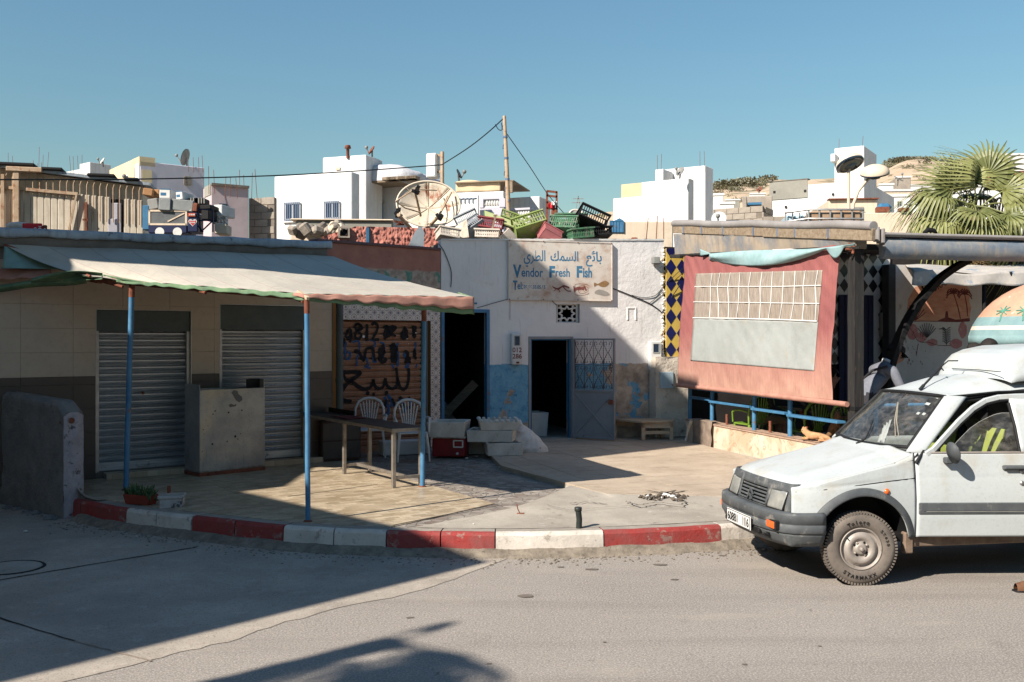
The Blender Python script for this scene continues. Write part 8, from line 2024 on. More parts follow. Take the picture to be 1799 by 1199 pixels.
# panel gaps
mb = MB(); mb.tube([(x, inset(x, z)-.003, z) for x, z in [(-.53, .775), (-.3, .80), (0, .833), (.25, .858), (.497, .878)]], .0045, 5); mb.tube([(.32, inset(.32, 1.0)+.0, 1.006), (.41, inset(.41, 1.02)-.002, 1.012), (.50, inset(.5, 1.03)-.003, 1.028)], .005, 5)
mb.tube([(.503, inset(.5, z)+.002, z) for z in (.39, .5, .7, .9, 1.0, 1.04)]+[(.535, .03, 1.075), (.56, .06, 1.10)], .008, 5); mb.build('panel_gap', m_rub, van)
# windscreen and pillars
def ws(u, v, o=0.0):
 t = 2*u-1; x = .50+.44*v-(.10-.04*v)*(1-t*t); y0 = .085+.125*v; y = y0+(VW-2*y0)*u; z = 1.115+.445*v-.02*(1-abs(t)**2)*(1-v)+.015*(1-t*t)*v
 return Vector((x-o*.7, y, z+o*.6))
mb = MB(); mb.grid(lambda u, v: ws(.03+.94*u, .035+.93*v), 20, 12); mb.build('windscreen', m_glass, van)
bd_ = [ws(u/12, .0) for u in range(13)]+[ws(1, v/8) for v in range(1, 8)]+[ws(1-u/12, 1) for u in range(13)]+[ws(0, 1-v/8) for v in range(1, 8)]
ring_ = [ws(.022+.956*p[0], .03+.94*p[1], .004) for p in [(i/12, 0) for i in range(13)]+[(1, v/8) for v in range(1, 8)]+[(1-i/12, 1) for i in range(13)]+[(0, 1-v/8) for v in range(1, 8)]]
mb = MB(); mb.tube(ring_, .018, 6, 0, False, None, True); mb.build('windscreen_seal', m_rub, van)
for far in (0, 1):
 f = (lambda p: Vector((p[0], VW-p[1], p[2]))) if far else (lambda p: Vector(p))
 mb = MB(); mb.grid(lambda u, v: f(Vector((.47+.44*v, .085+.125*v+.01, 1.09+.46*v)).lerp(Vector((.585+.50*v, .045+.135*v-.01, 1.07+.475*v)), u)+Vector((0, -.014*sin(u*3.14), .006*sin(u*3.14)))), 6, 12); mb.build('pillar', m_vw, van, thick=.02)
 mb = MB(); mb.tube([f(p) for p in [(.515,.02,1.0), (.56,.03,1.06), (.70,.10,1.22), (.86,.145,1.385), (1.0,.185,1.50), (1.08,.20,1.535), (1.3,.20,1.565), (1.72,.195,1.60)]], .016, 6); mb.build('door_seal', m_rub, van)
 mb = MB(); mb.tube([f(p) for p in [(.56,.045,1.03), (.72,.125,1.22), (.88,.165,1.38), (1.02,.20,1.48), (1.09,.215,1.51), (1.56,.21,1.55)]], .022, 6); mb.build('door_seal', m_rub, van)
 mb = MB(); mb.tube([f(p) for p in [(1.1,.182,1.562), (1.4,.182,1.588), (3.0,.18,1.62)]], .010, 6); mb.build('rain_gutter', m_rub, van)
# roof
def zr_of(x):
 P = [(.94, 1.572), (1.02, 1.61), (1.12, 1.65), (1.25, 1.69), (1.4, 1.72), (1.6, 1.735), (3.3, 1.75)]
 for (a, b), (c, d) in zip(P, P[1:]):
  if x <= c: t = (x-a)/(c-a); return b+(d-b)*t
 return 1.75
def roof(u, v):
 t = 2*v-1; x0 = .94-.06*(1-t*t); x = x0+(3.2-x0)*u**1.6; ze = 1.558+.03*min(1, max(0, (x-.94)/.5)); y0 = .205-.02*min(1, (x-.94)); y = y0+(VW-2*y0)*v
 return (x, y, ze+(max(zr_of(x), 1.574)-ze)*(1-abs(t)**3.2))
mb = MB(); mb.grid(roof, 70, 40); mb.build('roof', m_vw, van, thick=.01)
def rr_(u, v):
 t = 2*v-1; k = u; prof = [(1.44, 1.70), (1.455, 1.755), (1.47, 1.765), (1.475, 1.79), (1.50, 1.85), (1.56, 1.91), (1.66, 1.95), (1.85, 1.985), (2.2, 2.0), (3.15, 2.0), (3.2, 1.7)]
 q = k*(len(prof)-1); i = min(int(q), len(prof)-2); a, b = prof[i], prof[i+1]; s = q-i; x = a[0]+(b[0]-a[0])*s; z = a[1]+(b[1]-a[1])*s
 x += .10*abs(t)**3*(1-min(1, (x-1.44)/1.2)); y = VW/2+math.copysign(abs(t)**.8, t)*(.54)
 return (x, y, 1.66+(z-1.66)*(1-abs(t)**7*.92))
mb = MB(); mb.grid(rr_, 60, 44); mb.build('raised_roof', m_vw, van, thick=.01)
mb = MB(); mb.box(3.14, 3.2, .02, VW-.02, .39, 1.7, 0, None, .02); mb.build('rear_door', m_vw, van)
# front: grille panel, lamps, bumper
def fpan(v, z): return (xf(VW*v)+.0+.08*max(0, (z-.60))/.23, .0)
def face(u, v):
 z = .585+.25*v; t = 2*u-1; e = max(0, abs(t)-.93)/.07
 return (xf(VW*u)-.005+.060*v**1.6+.05*e*e, .12+(VW-.24)*u, z)
mb = MB(); mb.grid(face, 50, 10, 0, True, skip=lambda u, v: (.03 < u < .25 or .75 < u < .97 or .28 < u < .72) and .12 < v < .72)
mb.grid(lambda u, v: (xf(0)+.045+.060*v**1.6+.06*u, .12-.002*u, .585+.25*v), 3, 6); mb.grid(lambda u, v: (xf(0)+.045+.060*v**1.6+.06*u, VW-.12+.002*u, .585+.25*v), 3, 6)
mb.build('grille_panel', m_vgrey, van, thick=.012)
mb = MB(); mb.grid(lambda u, v: (xf(VW*(.28+.44*u))+.05, VW*(.28+.44*u), .60+.17*v), 12, 2); mb.build('grille_backing', m_black, van)
for i in range(5):
 z = .625+i*.028; MB().tube([(xf(VW*(.30+.40*k/12))-.004+.012*i, VW*(.30+.40*k/12), z) for k in range(13)], .0105, 6).build('grille_slat', m_vgrey, van)
mb = MB()
for dz in (0, .042):
 mb.bar((-.665+dz*.3, VW/2-.05, .628+dz), (-.665+dz*.3, VW/2, .672+dz), .012, .018); mb.bar((-.665+dz*.3, VW/2+.05, .628+dz), (-.665+dz*.3, VW/2, .672+dz), .012, .018)
mb.build('chevron_emblem', m_vgrey, van)
for s in (0, 1):
 a, b = (.108, .285) if s == 0 else (.715, .892)
 hl = MB().grid(lambda u, v: (xf(VW*(a+(b-a)*u))-.010+.048*v-.010*sin(u*3.14)*sin(v*3.14), VW*(a+(b-a)*u), .612+.155*v), 10, 8).build('headlight', m_lamp, van, thick=.004)
 MB().grid(lambda u, v: (xf(VW*(a+(b-a)*u))+.055, VW*(a+(b-a)*u), .612+.155*v), 4, 4).build('reflector', m_alu, hl)
 mb = MB(); pp_ = [(xf(VW*(a+(b-a)*u))-.012+.055*v, VW*(a+(b-a)*u), .612+.155*v) for u, v in ((0,0),(1,0),(1,1),(0,1))]
 for k in range(4): mb.bar(pp_[k], pp_[(k+1) % 4], .010, .010)
 mb.build('bezel', m_rub, hl)
def bpath(d): # bumper outline in plan, from the near side round to the far side
 P = []
 for i in range(41):
  s = i/40;
  if s < .18: k = s/.18; P.append((-.33-.27*k, .0-.02+.045*k*k-d*(1-k*.3)))
  elif s > .82: k = (1-s)/.18; P.append((-.33-.27*k, VW+.02-.045*k*k+d*(1-k*.3)))
  else:
   v = (s-.18)/.64; t = 2*v-1; P.append((-.60-.13*(1-abs(t)**3.0)**.8-d, .03+(VW-.06)*v))
 return P
def sweep(prof, name, m):
 mb = MB(); rows = []
 for i in range(41): rows.append([])
 for o, z in prof:
  P = bpath(o)
  for i, p in enumerate(P): rows[i].append((p[0], p[1], z))
 vs = [q for r in rows for q in r]; k = len(prof)
 mb.add(vs, [(i*k+j, (i+1)*k+j, (i+1)*k+j+1, i*k+j+1) for i in range(40) for j in range(k-1)], 0, True); return mb.build(name, m, van, thick=.006)
sweep([(-.10, .600), (-.02, .612), (.018, .604), (.022, .59), (.022, .525), (.012, .52), (.020, .515), (.022, .455), (.01, .44)], 'bumper', m_vgrey)
sweep([(.006, .44), (.0, .42), (-.025, .37), (-.05, .335), (-.10, .335)], 'bumper_skirt', m_vgrey)
mb = MB(); mb.box(-.745, -.70, .36, 1.10, .385, .43, 0, None, .01); mb.build('air_intake', m_black, van)
mb = MB()
for i in range(3): mb.box(-.705, -.69, .24, .36, .375+i*.018, .384+i*.018)
mb.build('intake_slots', m_black, van)
for y, fx_ in ((.115, 0), (VW-.255, .035)):
 e_ = MB().box(-.712+fx_, -.66, y-.012, y+.152, .462, .540, 0, T3((0,0,0),(0,0,0)), .006).build('indicator_frame', m_rub, van); MB().box(-.722+fx_, -.70+fx_, y, y+.14, .472, .530, 0, None, .004).build('indicator_lens', m_orange, e_)
pl_ = bpy.data.objects.new('number_plate', None); COL.objects.link(pl_); pl_.parent = van; pl_.location = (-.776, VW/2-.02, .455); pl_.rotation_euler = (R(0), 0, R(-90))
MB().box(-.26, .26, -.004, .006, -.06, .06, 0, None, .003).build('plate', m_white, pl_)
mb = MB();
for q in ((-.255,.255,.052,.056),(-.255,.255,-.056,-.052),(-.255,-.251,-.056,.056),(.251,.255,-.056,.056),(.095,.099,-.04,.04),(.165,.169,-.04,.04)): mb.box(q[0], q[1], -.007, -.004, q[2], q[3])
mb.build('plate_border', m_black, pl_)
for s, x, w in (('60881', -.235, 1.0), ('1', .115, .8), ('6', .185, 1.0)): text_mesh(s, .105, m_black, pl_, (x, -.008, -.036), bold=.001, sx=.92)
mb = MB(); mb.tube([(.0, 0, 0), (.03, 0, -.03), (.0, 0, -.06), (-.03, 0, -.03), (0, 0, 0)], .008, 5, 0, True, T3((-.62, .55, .36))); mb.build('tow_ring', m_rust, van)
# arch flares
for far in (0, 1):
 for c_ in ((.02,) if not far else (.02, 2.62)):
  def fl(u, v):
   a = pi*(-.06+1.02*u); r = .418+.068*v; x = c_-cos(a)*r if True else 0; z = max(.33, .325+sin(a)*r)
   y = inset(min(max(x, -.5), .5), min(z, .8))-.030+.030*v**2; return (x, VW-y if far else y, z)
  MB().grid(fl, 40, 5).build('wheel_arch_flare', m_vgrey, van, thick=.008)
mb = MB(); mb.lathe([(.001, .016), (.020, .014), (.026, .0)], 16, 0, T3((.235, inset(.235, .77)-.004, .775), (R(90), 0, 0))); mb.build('side_repeater', m_orange, van)
# wheels
def wheel(x, y, far, steer=0.0):
 w = bpy.data.objects.new('wheel', None); COL.objects.link(w); w.parent = van; w.location = (x, y, .305); w.scale = (.95, .95, .95); w.rotation_euler = (0, 0, steer+(pi if far else 0))
 Q = Matrix.Rotation(R(90), 4, 'X')   # lathe axis -> local -y (outwards)
 mb = MB(); mb.lathe([(.178, -.01), (.182, .005), (.215, .022), (.262, .028), (.292, .018), (.306, .0), (.315, -.02), (.318, -.07), (.315, -.12), (.300, -.15), (.26, -.165), (.18, -.15)], 64, 0, Q); mb.build('tyre', m_tyre, w)
 mb = MB()
 for k in range(72):
  a = k/72*2*pi
  M = Matrix.Rotation(a, 4, 'Y'); mb.box(-.0075, .0075, -.012, .022, .300, .3225, 0, M); mb.box(-.0075, .0075, .035, .07, .314, .3235, 0, Matrix.Rotation(a+.03, 4, 'Y')); mb.box(-.0075, .0075, .075, .11, .314, .3235, 0, M)
 mb.build('tread', m_tyre, w)
 mb = MB(); mb.lathe([(.183, .0), (.186, .012), (.178, .016), (.170, .002), (.162, -.015), (.150, -.018), (.135, .010), (.110, .022), (.085, .010), (.075, -.002), (.055, -.004), (.050, .010), (.040, .018), (.030, .018), (.001, .018)], 48, 0, Q); mb.build('rim', m_rim, w)
 mb = MB(); mb.lathe([(.018, .018), (.018, .040), (.014, .046), (.001, .046)], 16, 0, Q)
 for k in range(4):
  a = .6+k*pi/2; T = T3((cos(a)*.062, 0, sin(a)*.062)) @ Q; mb.lathe([(.011, -.002), (.011, .014), (.004, .018), (.001, .018)], 6, 0, T)
 mb.build('hub_bolts', m_rim, w)
 mb = MB()
 for k in range(4): a = .6+k*pi/2+.42; mb.ball((cos(a)*.062, -.0, sin(a)*.062), .012, 8, 0, (1,.3,1))
 mb.build('hub_hole', m_black, w)
 mb = MB(); mb.lathe([(.001, -.03), (.16, -.03), (.17, -.09)], 24, 0, Q); mb.build('brake_drum', m_black, w)
 mb = MB(); mb.tube([(-.125, -.01, .095), (-.118, -.032, .090)], .005, 6); mb.build('valve', m_black, w)
 if not far:
  for s, a0, da, sz in (('Tolero', 118, -8.2, .050), ('ST430', 42, -8.0, .036), ('STARMAXX', 232, 9.2, .046)):
   up = s != 'STARMAXX'
   for i, ch_ in enumerate(s):
    a = R(a0+da*i); rad = .222 if up else .262
    text_mesh(ch_, sz, m_black, w, (cos(a)*rad, -.0325, sin(a)*rad), rot=(R(90), -(a-R(90) if up else a+R(90)), 0), bold=.0012, align='CENTER', name='tyre_lettering')
 return w
wheel(0, .0, False, R(-9)); wheel(0, VW, True, R(-9)); wheel(2.62, .0, False); wheel(2.62, VW, True)
# wiper, aerial
mb = MB(); mb.tube([(.36, .72, 1.10), (.42, .66, 1.15)], .010, 6); mb.tube([(.42, .66, 1.15), (.50, .72, 1.24), (.56, .78, 1.30)], .006, 5); mb.build('wiper', m_rub, van)
mb = MB(); mb.tube([(.37, .32, 1.07), (.40, .32, 1.10)], .012, 6); mb.build('washer_jet', m_rub, van)
mb = MB(); mb.tube([(.93, .62, 1.59), (.97, .62, 1.63)], .016, 8); mb.tube([(.97, .62, 1.63), (1.16, .64, 1.80)], .010, 6); mb.tube([(1.16, .64, 1.80), (1.24, .66, 1.85), (1.34, .66, 1.85)], .006, 5); mb.tube([(1.14,.6,1.78),(1.17,.68,1.80),(1.22,.7,1.76)], .006, 5); mb.build('aerial', m_rub, van)
mb = MB(); mb.tube([(1.44, .2, 1.762), (1.44, .5, 1.770), (1.44, .9, 1.77)], .004, 5); mb.build('roof_strap', m_rub, van)
# driver door, ajar
dr = bpy.data.objects.new('driver_door', None); COL.objects.link(dr); dr.parent = van; dr.location = (.505, .004, 0); dr.rotation_euler = (0, 0, R(-9.0))
dz0, dz1, dl_ = .385, 1.085, 1.06
def dy(z): return inset(.5, z)-.002
mb = MB(); mb.grid(lambda u, v: (.004+dl_*u-.0, dy(dz0+(dz1-dz0)*v)+.004*math.exp(-(((dz0+(dz1-dz0)*v)-.885)/.008)**2), dz0+(dz1-dz0)*v), 30, 40); mb.build('door_skin', m_vw, dr, thick=.014)
mb = MB(); mb.box(.02, dl_-.02, .08, .11, dz0+.03, dz1-.03, 0, None, .01); mb.build('door_lining', m_vgrey, dr)
fo = [(.10, 1.075), (.17, 1.115), (.30, 1.235), (.42, 1.345), (.56, 1.455), (.68, 1.520), (.80, 1.548), (.95, 1.556), (1.05, 1.558)]
mb = MB(); fr_o = [Vector((x, dy(z), z)) for x, z in fo]
for p0, p1 in zip(fr_o, fr_o[1:]): mb.bar(p0, p1+(p1-p0)*.06, .03, .045, 0, .006)
mb.build('window_frame', m_vw, dr)
mb = MB()
for p0, p1 in zip(fr_o, fr_o[1:]): mb.bar(p0+Vector((.012, .0, -.03)), p1+Vector((.012, .0, -.03)), .02, .016, 0, .003)
mb.tube([(.875, dy(1.5)-.002, 1.50), (.90, dy(1.3), 1.3), (.905, dy(1.09), 1.09)], .014, 6); mb.build('window_seal', m_rub, dr)
mb = MB(); mb.grid(lambda u, v: (.905+.16*u-.02*v*(1-u), dy(1.085+.45*v), 1.085+.45*v), 4, 8); mb.build('rear_frame_panel', m_vw, dr, thick=.02)
mb = MB(); mb.tube([(.10, dy(1.09)-.004, 1.088), (.5, dy(1.09)-.006, 1.09), (1.05, dy(1.09)-.004, 1.09)], .010, 6); mb.build('waist_seal', m_rim, dr)
def gtop(x):
 P = [(.30, 1.09), (.40, 1.19), (.52, 1.29), (.62, 1.35), (.74, 1.40), (.80, 1.415), (.90, 1.415)]
 for (a, b), (c, d) in zip(P, P[1:]):
  if x <= c: return b+(d-b)*(x-a)/(c-a)
 return 1.415
mb = MB(); mb.grid(lambda u, v: (.30+.60*u, dy(1.09)+.012+.33*((gtop(.30+.60*u)-1.09)*v), 1.09+(gtop(.30+.60*u)-1.09)*v), 16, 6); mb.build('window_glass', m_glass, dr); mb = MB(); mb.tube([(.30+.60*u/14, dy(1.09)+.012+.33*(gtop(.30+.60*u/14)-1.09), gtop(.30+.60*u/14)) for u in range(15)], .003, 4); mb.build('glass_edge', m_lamp, dr)
mb = MB(); mb.box(.02, dl_-.0, -.018, .01, .575, .675, 0, None, .008); mb.box(.06, dl_, -.022, -.015, .607, .612); mb.build('rubbing_strip', m_vgrey, dr)
mb = MB(); mb.tube([(.08, -.0205, .600), (dl_, -.0205, .600)], .003, 4); mb.build('strip_line', m_lamp, dr)
mb = MB(); mb.box(.74, .93, -.006, .028, .945, .985, 0, None, .008); mb.box(.745, .925, -.03, -.005, .955, .978, 0, None, .006); mb.build('door_handle', m_vgrey, dr); mb = MB(); mb.lathe([(.001, .01), (.014, .01), (.017, 0)], 14, 0, T3((.90, .006, .935), (R(90), 0, 0))); mb.lathe([(.001, .014), (.016, .012), (.022, 0)], 14, 0, T3((.90, .0, .835), (R(90), 0, 0))); mb.build('door_lock', m_alu, dr)
mb = MB(); mb.box(.235, .295, -.05, .02, 1.005, 1.055, 0, None, .008); mb.build('mirror_bracket', m_vgrey, dr)
mb = MB(); mb.lathe([(.001, .03), (.05, .028), (.085, .015), (.095, 0), (.001, -.004)], 20, 0, T3((.262, -.115, 1.105), (R(0), R(76), R(20)), (1.0, .78, 1.0))); mb.build('door_mirror', m_vgrey, dr)
# interior
m_dash = mat('dark dashboard', (44,46,50), (36,38,42), 4, .7, .2); mb = MB(); mb.grid(lambda u, v: (.42+.40*u, .12+(VW-.24)*v, 1.02+.05*sin(u*3.1)), 10, 8); mb.box(.78, .86, .12, VW-.12, .7, 1.02, 0, None, .03); mb.build('dashboard', m_dash, van)
mb = MB(); mb.tube([(.86+.05*sin(a), .40+.17*cos(a), 1.06+.165*sin(a)) for a in [i/24*6.2832 for i in range(24)]], .013, 8, 0, False, None, True); mb.tube([(.80, .40, 1.0), (.86, .40, 1.06)], .03, 8); mb.bar((.86, .25, 1.05), (.86, .55, 1.05), .02, .02); mb.build('steering_wheel', m_rub, van)
for y, l in ((.40, ''), (VW-.40, '')):
 st_ = bpy.data.objects.new('seat', None); COL.objects.link(st_); st_.parent = van; st_.location = (1.22, y, 0)
 MB().box(-.25, .22, -.22, .22, .55, .70, 0, None, .05).build('cushion', m_dash, st_)
 MB().box(-.06, .06, -.22, .22, .0, .60, 0, T3((.20, 0, .68), (0, R(12), 0)), .05).build('backrest', m_dash, st_)
 MB().grid(lambda u, v: (.128+.125*v-.02*sin(u*3.14), -.21+.42*u, .70+.56*v), 6, 8).build('seat_cover', m_vest, st_, thick=.02)
 MB().box(-.04, .05, -.13, .13, 1.30, 1.48, 0, T3((.14, 0, -.0)), .04).build('headrest', m_black, st_)
mb = MB(); mb.box(.80, .83, .64, .80, 1.42, 1.50, 0, None, .01); mb.tube([(.815, .72, 1.50), (.86, .72, 1.56)], .01, 6); mb.build('rear_view_mirror', m_rub, van)
mb = MB(); mb.tube([(.80, .76, 1.47), (.79, .77, 1.3), (.80, .75, 1.16), (.79, .79, 1.15), (.79, .80, 1.3), (.80, .77, 1.45)], .006, 5); mb.build('prayer_beads', m_cream, van)
mb = MB(); mb.box(.50, .62, .95, 1.25, 1.075, 1.082, 0, T3((0,0,0),(0,R(-2),0))); mb.box(.55, .70, .70, .85, 1.078, 1.086); mb.build('dashboard_papers', m_white, van)
mb = MB(); mb.grid(lambda u, v: (.74+.08*u, .90+.12*v, 1.08+.22*u*(1-.3*v)+.04*pn((u*5, v*5, 1))), 8, 8); mb.build('hanging_cloth', m_white, van, thick=.004)
for a, b in ((( .86,.30,1.49),(.89,.36,1.51)), ((.84,.36,1.44),(.80,.38,1.41)), ((.87,.26,1.45),(.85,.28,1.42)), ((.78,.32,1.36),(.74,.36,1.33))):
 pass
mb = MB()
for u, v, w in ((.13, .80, .05), (.10, .62, .03), (.16, .62, .03), (.09, .93, .03)): c_ = ws(u, v, -.012); mb.add([c_, ws(u+w, v+.01, -.012), ws(u+w*.9, v+.05, -.012), ws(u-.005, v+.04, -.012)], [(0,1,2,3)])
mb.build('windscreen_stickers', m_white, van)
# PEOPLE AND ANIMALS
def skin_mesh(name, joints, edges, root, mats, mat_of, sub=2, parent=None):
 """joints: name -> (pos, radius); one continuous skinned surface, materials by the nearest bone"""
 names = list(joints); ix = {n: i for i, n in enumerate(names)}
 me = bpy.data.meshes.new(name); me.from_pydata([joints[n][0] for n in names], [(ix[a], ix[b]) for a, b in edges], [])
 o = bpy.data.objects.new(name, me); COL.objects.link(o)
 sk = o.modifiers.new('skin', 'SKIN'); sk.use_smooth_shade = True; sk.branch_smoothing = .5
 if not me.skin_vertices: me.attributes if False else None
 lay = me.skin_vertices[0].data if me.skin_vertices else None
 if lay is None:
  bpy.context.view_layer.objects.active = o; bpy.ops.object.mode_set(mode='EDIT'); bpy.ops.object.mode_set(mode='OBJECT'); lay = me.skin_vertices[0].data
 for n in names:
  r = joints[n][1]; lay[ix[n]].radius = r if isinstance(r, tuple) else (r, r); lay[ix[n]].use_root = (n == root)
 sb = o.modifiers.new('sub', 'SUBSURF'); sb.levels = sub; sb.render_levels = sub
 dg = bpy.context.evaluated_depsgraph_get(); m2 = bpy.data.meshes.new_from_object(o.evaluated_get(dg)); bpy.data.objects.remove(o)
 m2.materials.clear();
 for m in mats: m2.materials.append(m)
 segs = [(Vector(joints[a][0]), Vector(joints[b][0]), mat_of(a, b)) for a, b in edges]
 for p in m2.polygons:
  c = p.center; best = 1e9; k = 0
  for a, b, mi in segs:
   d = b-a; t = max(0, min(1, (c-a).dot(d)/max(d.length_squared, 1e-9))); q = (c-a-d*t).length
   if q < best: best = q; k = mi
  p.material_index = k; p.use_smooth = True
 ob = bpy.data.objects.new(name, m2); COL.objects.link(ob)
 if parent: ob.parent = parent
 return ob
def human(root_name, label, loc, rz, J, mats, extra=None, S=1.0, group=None):
 """J overrides the joints of a standing figure facing local -y; mats: skin, top, bottom, shoe"""
 e = thing('person', label, 'person', loc, rz, group); e.scale = (S, S, S)
 P = {'pelvis': ((0, 0, .96), (.15, .11)), 'waist': ((0, 0, 1.08), (.14, .105)), 'chest': ((0, 0, 1.28), (.17, .12)), 'shoulders': ((0, .01, 1.42), (.12, .09)), 'neck': ((0, .0, 1.52), .055), 'jaw': ((0, -.02, 1.60), (.066, .075)), 'skull': ((0, .0, 1.68), (.078, .095)), 'crown': ((0, .005, 1.73), (.06, .075)),
 'nose': ((0, -.115, 1.635), .010), 'ear_l': ((-.086, .01, 1.64), .012), 'ear_r': ((.086, .01, 1.64), .012)}
 for s, k in ((-1, 'l'), (1, 'r')):
  P['shoulder_'+k] = ((s*.19, .01, 1.40), .062); P['elbow_'+k] = ((s*.25, .03, 1.12), .045); P['wrist_'+k] = ((s*.27, -.06, .88), .030); P['palm_'+k] = ((s*.27, -.08, .80), (.020, .036))
  P['hip_'+k] = ((s*.10, 0, .90), .095); P['knee_'+k] = ((s*.11, -.01, .50), .062); P['shin_'+k] = ((s*.11, .01, .30), .055); P['ankle_'+k] = ((s*.11, .02, .09), .042); P['ball_'+k] = ((s*.12, -.10, .04), .038); P['toe_'+k] = ((s*.125, -.17, .035), .028)
 P.update(J)
 # fingers follow the palm
 E = [('pelvis','waist'),('waist','chest'),('chest','shoulders'),('shoulders','neck'),('neck','jaw'),('jaw','skull'),('skull','crown'),('jaw','nose'),('skull','ear_l'),('skull','ear_r')]
 for k in 'lr':
  E += [('shoulders','shoulder_'+k),('shoulder_'+k,'elbow_'+k),('elbow_'+k,'wrist_'+k),('wrist_'+k,'palm_'+k),('pelvis','hip_'+k),('hip_'+k,'knee_'+k),('knee_'+k,'shin_'+k),('shin_'+k,'ankle_'+k),('ankle_'+k,'ball_'+k),('ball_'+k,'toe_'+k)]
  w = Vector(P['wrist_'+k][0]); p = Vector(P['palm_'+k][0]); d = (p-w).normalized(); side = Vector((0, 1, 0)) if abs(d.y) < .8 else Vector((1, 0, 0)); side = (side-d*side.dot(d)).normalized(); curl = d.cross(side)*(-1 if k == 'l' else 1)
  for i, L in enumerate((.065, .075, .070, .055)):
   b = p+side*(-.03+.02*i)+d*.02; m_ = b+d*L*.55+curl*.006; t = b+d*L+curl*.03
   P['f%d_%s' % (i, k)] = (tuple(b), .0095); P['g%d_%s' % (i, k)] = (tuple(m_), .0085); P['h%d_%s' % (i, k)] = (tuple(t), .007); E += [('palm_'+k, 'f%d_%s' % (i, k)), ('f%d_%s' % (i, k), 'g%d_%s' % (i, k)), ('g%d_%s' % (i, k), 'h%d_%s' % (i, k))]
  b = w+d*.02-side*.035; t = b+d*.045-side*.02; P['t0_'+k] = (tuple(b), .012); P['t1_'+k] = (tuple(t), .009); E += [('wrist_'+k, 't0_'+k), ('t0_'+k, 't1_'+k)]
 def mo(a, b):
  n = a+' '+b
  if any(q in n for q in ('jaw','skull','nose','ear')) or n.startswith('shoulders neck') and False: return 0
  if 'palm' in n or n[0] in 'fgt' and '_' in n[:3] or 'f0' in n or 't0' in n: return 0
  if 'ball' in n: return 3
  if extra and extra.get('bare_shin') and ('shin' in n or 'ankle' in n): return 0
  if any(q in n for q in ('hip','knee','shin','ankle')): return 2
  return 1
 b = skin_mesh('body', P, E, 'pelvis', mats, mo, 2, e)
 sk = Vector(P['skull'][0]); jw = Vector(P['jaw'][0]); nz = Vector(P['nose'][0]); f = (nz-jw).normalized()
 return e, P, f
# man in a black cap, bent over inside the cafe
e, P, f = human('person', 'man in grey sweater and black cap leaning forward behind the blue rail', (*(WF.W(WF.s_(1537, .6), .6, 0))[:2], RZ), R(105), {
 'pelvis': ((0, .16, .86), (.16, .12)), 'waist': ((0, .08, 1.0), (.155, .12)), 'chest': ((0, -.04, 1.13), (.185, .14)), 'shoulders': ((0, -.12, 1.22), (.13, .10)), 'neck': ((0, -.20, 1.29), .058), 'jaw': ((0, -.29, 1.32), (.068, .078)), 'skull': ((0, -.29, 1.40), (.078, .092)), 'crown': ((0, -.27, 1.45), (.062, .075)), 'nose': ((0, -.40, 1.335), .011), 'ear_l': ((-.086, -.26, 1.36), .012), 'ear_r': ((.086, -.26, 1.36), .012),
 'shoulder_l': ((-.20, -.10, 1.20), .066), 'shoulder_r': ((.20, -.10, 1.20), .066), 'elbow_l': ((-.25, -.20, .96), .05), 'elbow_r': ((.25, -.20, .96), .05), 'wrist_l': ((-.16, -.40, .86), .032), 'wrist_r': ((.16, -.40, .86), .032), 'palm_l': ((-.12, -.47, .84), (.020, .036)), 'palm_r': ((.12, -.47, .84), (.020, .036)),
 'hip_l': ((-.10, .16, .82), .10), 'hip_r': ((.10, .16, .82), .10), 'knee_l': ((-.12, .06, .44), .066), 'knee_r': ((.12, .06, .44), .066), 'shin_l': ((-.12, .10, .26), .058), 'shin_r': ((.12, .10, .26), .058), 'ankle_l': ((-.12, .12, .09), .044), 'ankle_r': ((.12, .12, .09), .044)}, [m_skin, m_sweater, m_trous, m_black], S=1.13)
c_ = Vector(P['skull'][0]); T = T3(c_+Vector((0, .005, .018)), (R(20), 0, 0))
mb = MB(); mb.lathe([(.104, .0), (.106, .03), (.098, .065), (.06, .088), (.001, .095)], 22, 0, T @ T3((0,0,0),(0,0,0),(.88,1,1))); mb.build('cap', m_cap, e)
mb = MB(); mb.grid(lambda u, v: T @ Vector(((u-.5)*.17*(1-.25*v), -.09-.085*v*(1-(2*u-1)**2*.5), .008-.022*v-.02*(2*u-1)**2)), 10, 5); mb.build('cap_peak', m_cap, e, thick=.006)
mb = MB(); mb.lathe([(.085, 0), (.092, .03)], 20, 0, T3(Vector(P['neck'][0])+Vector((0, .02, -.03)), (R(40), 0, 0))); mb.build('collar', m_white, e, thick=.008)
mb = MB(); mb.tube([(-.20, -.02, 1.25), (-.05, .07, 1.20), (.12, .13, 1.05), (.19, .10, .95)], .016, 5); mb.build('bag_strap', m_trous, e)
mb = MB(); mb.tube([Vector(P['skull'][0])+Vector((s*.088, 0, -.025)) for s in (1,)]+[Vector(P['skull'][0])+Vector((.075, -.10, -.03)), Vector(P['skull'][0])+Vector((0, -.115, -.03))], .005, 5); mb.build('glasses', m_black, e)
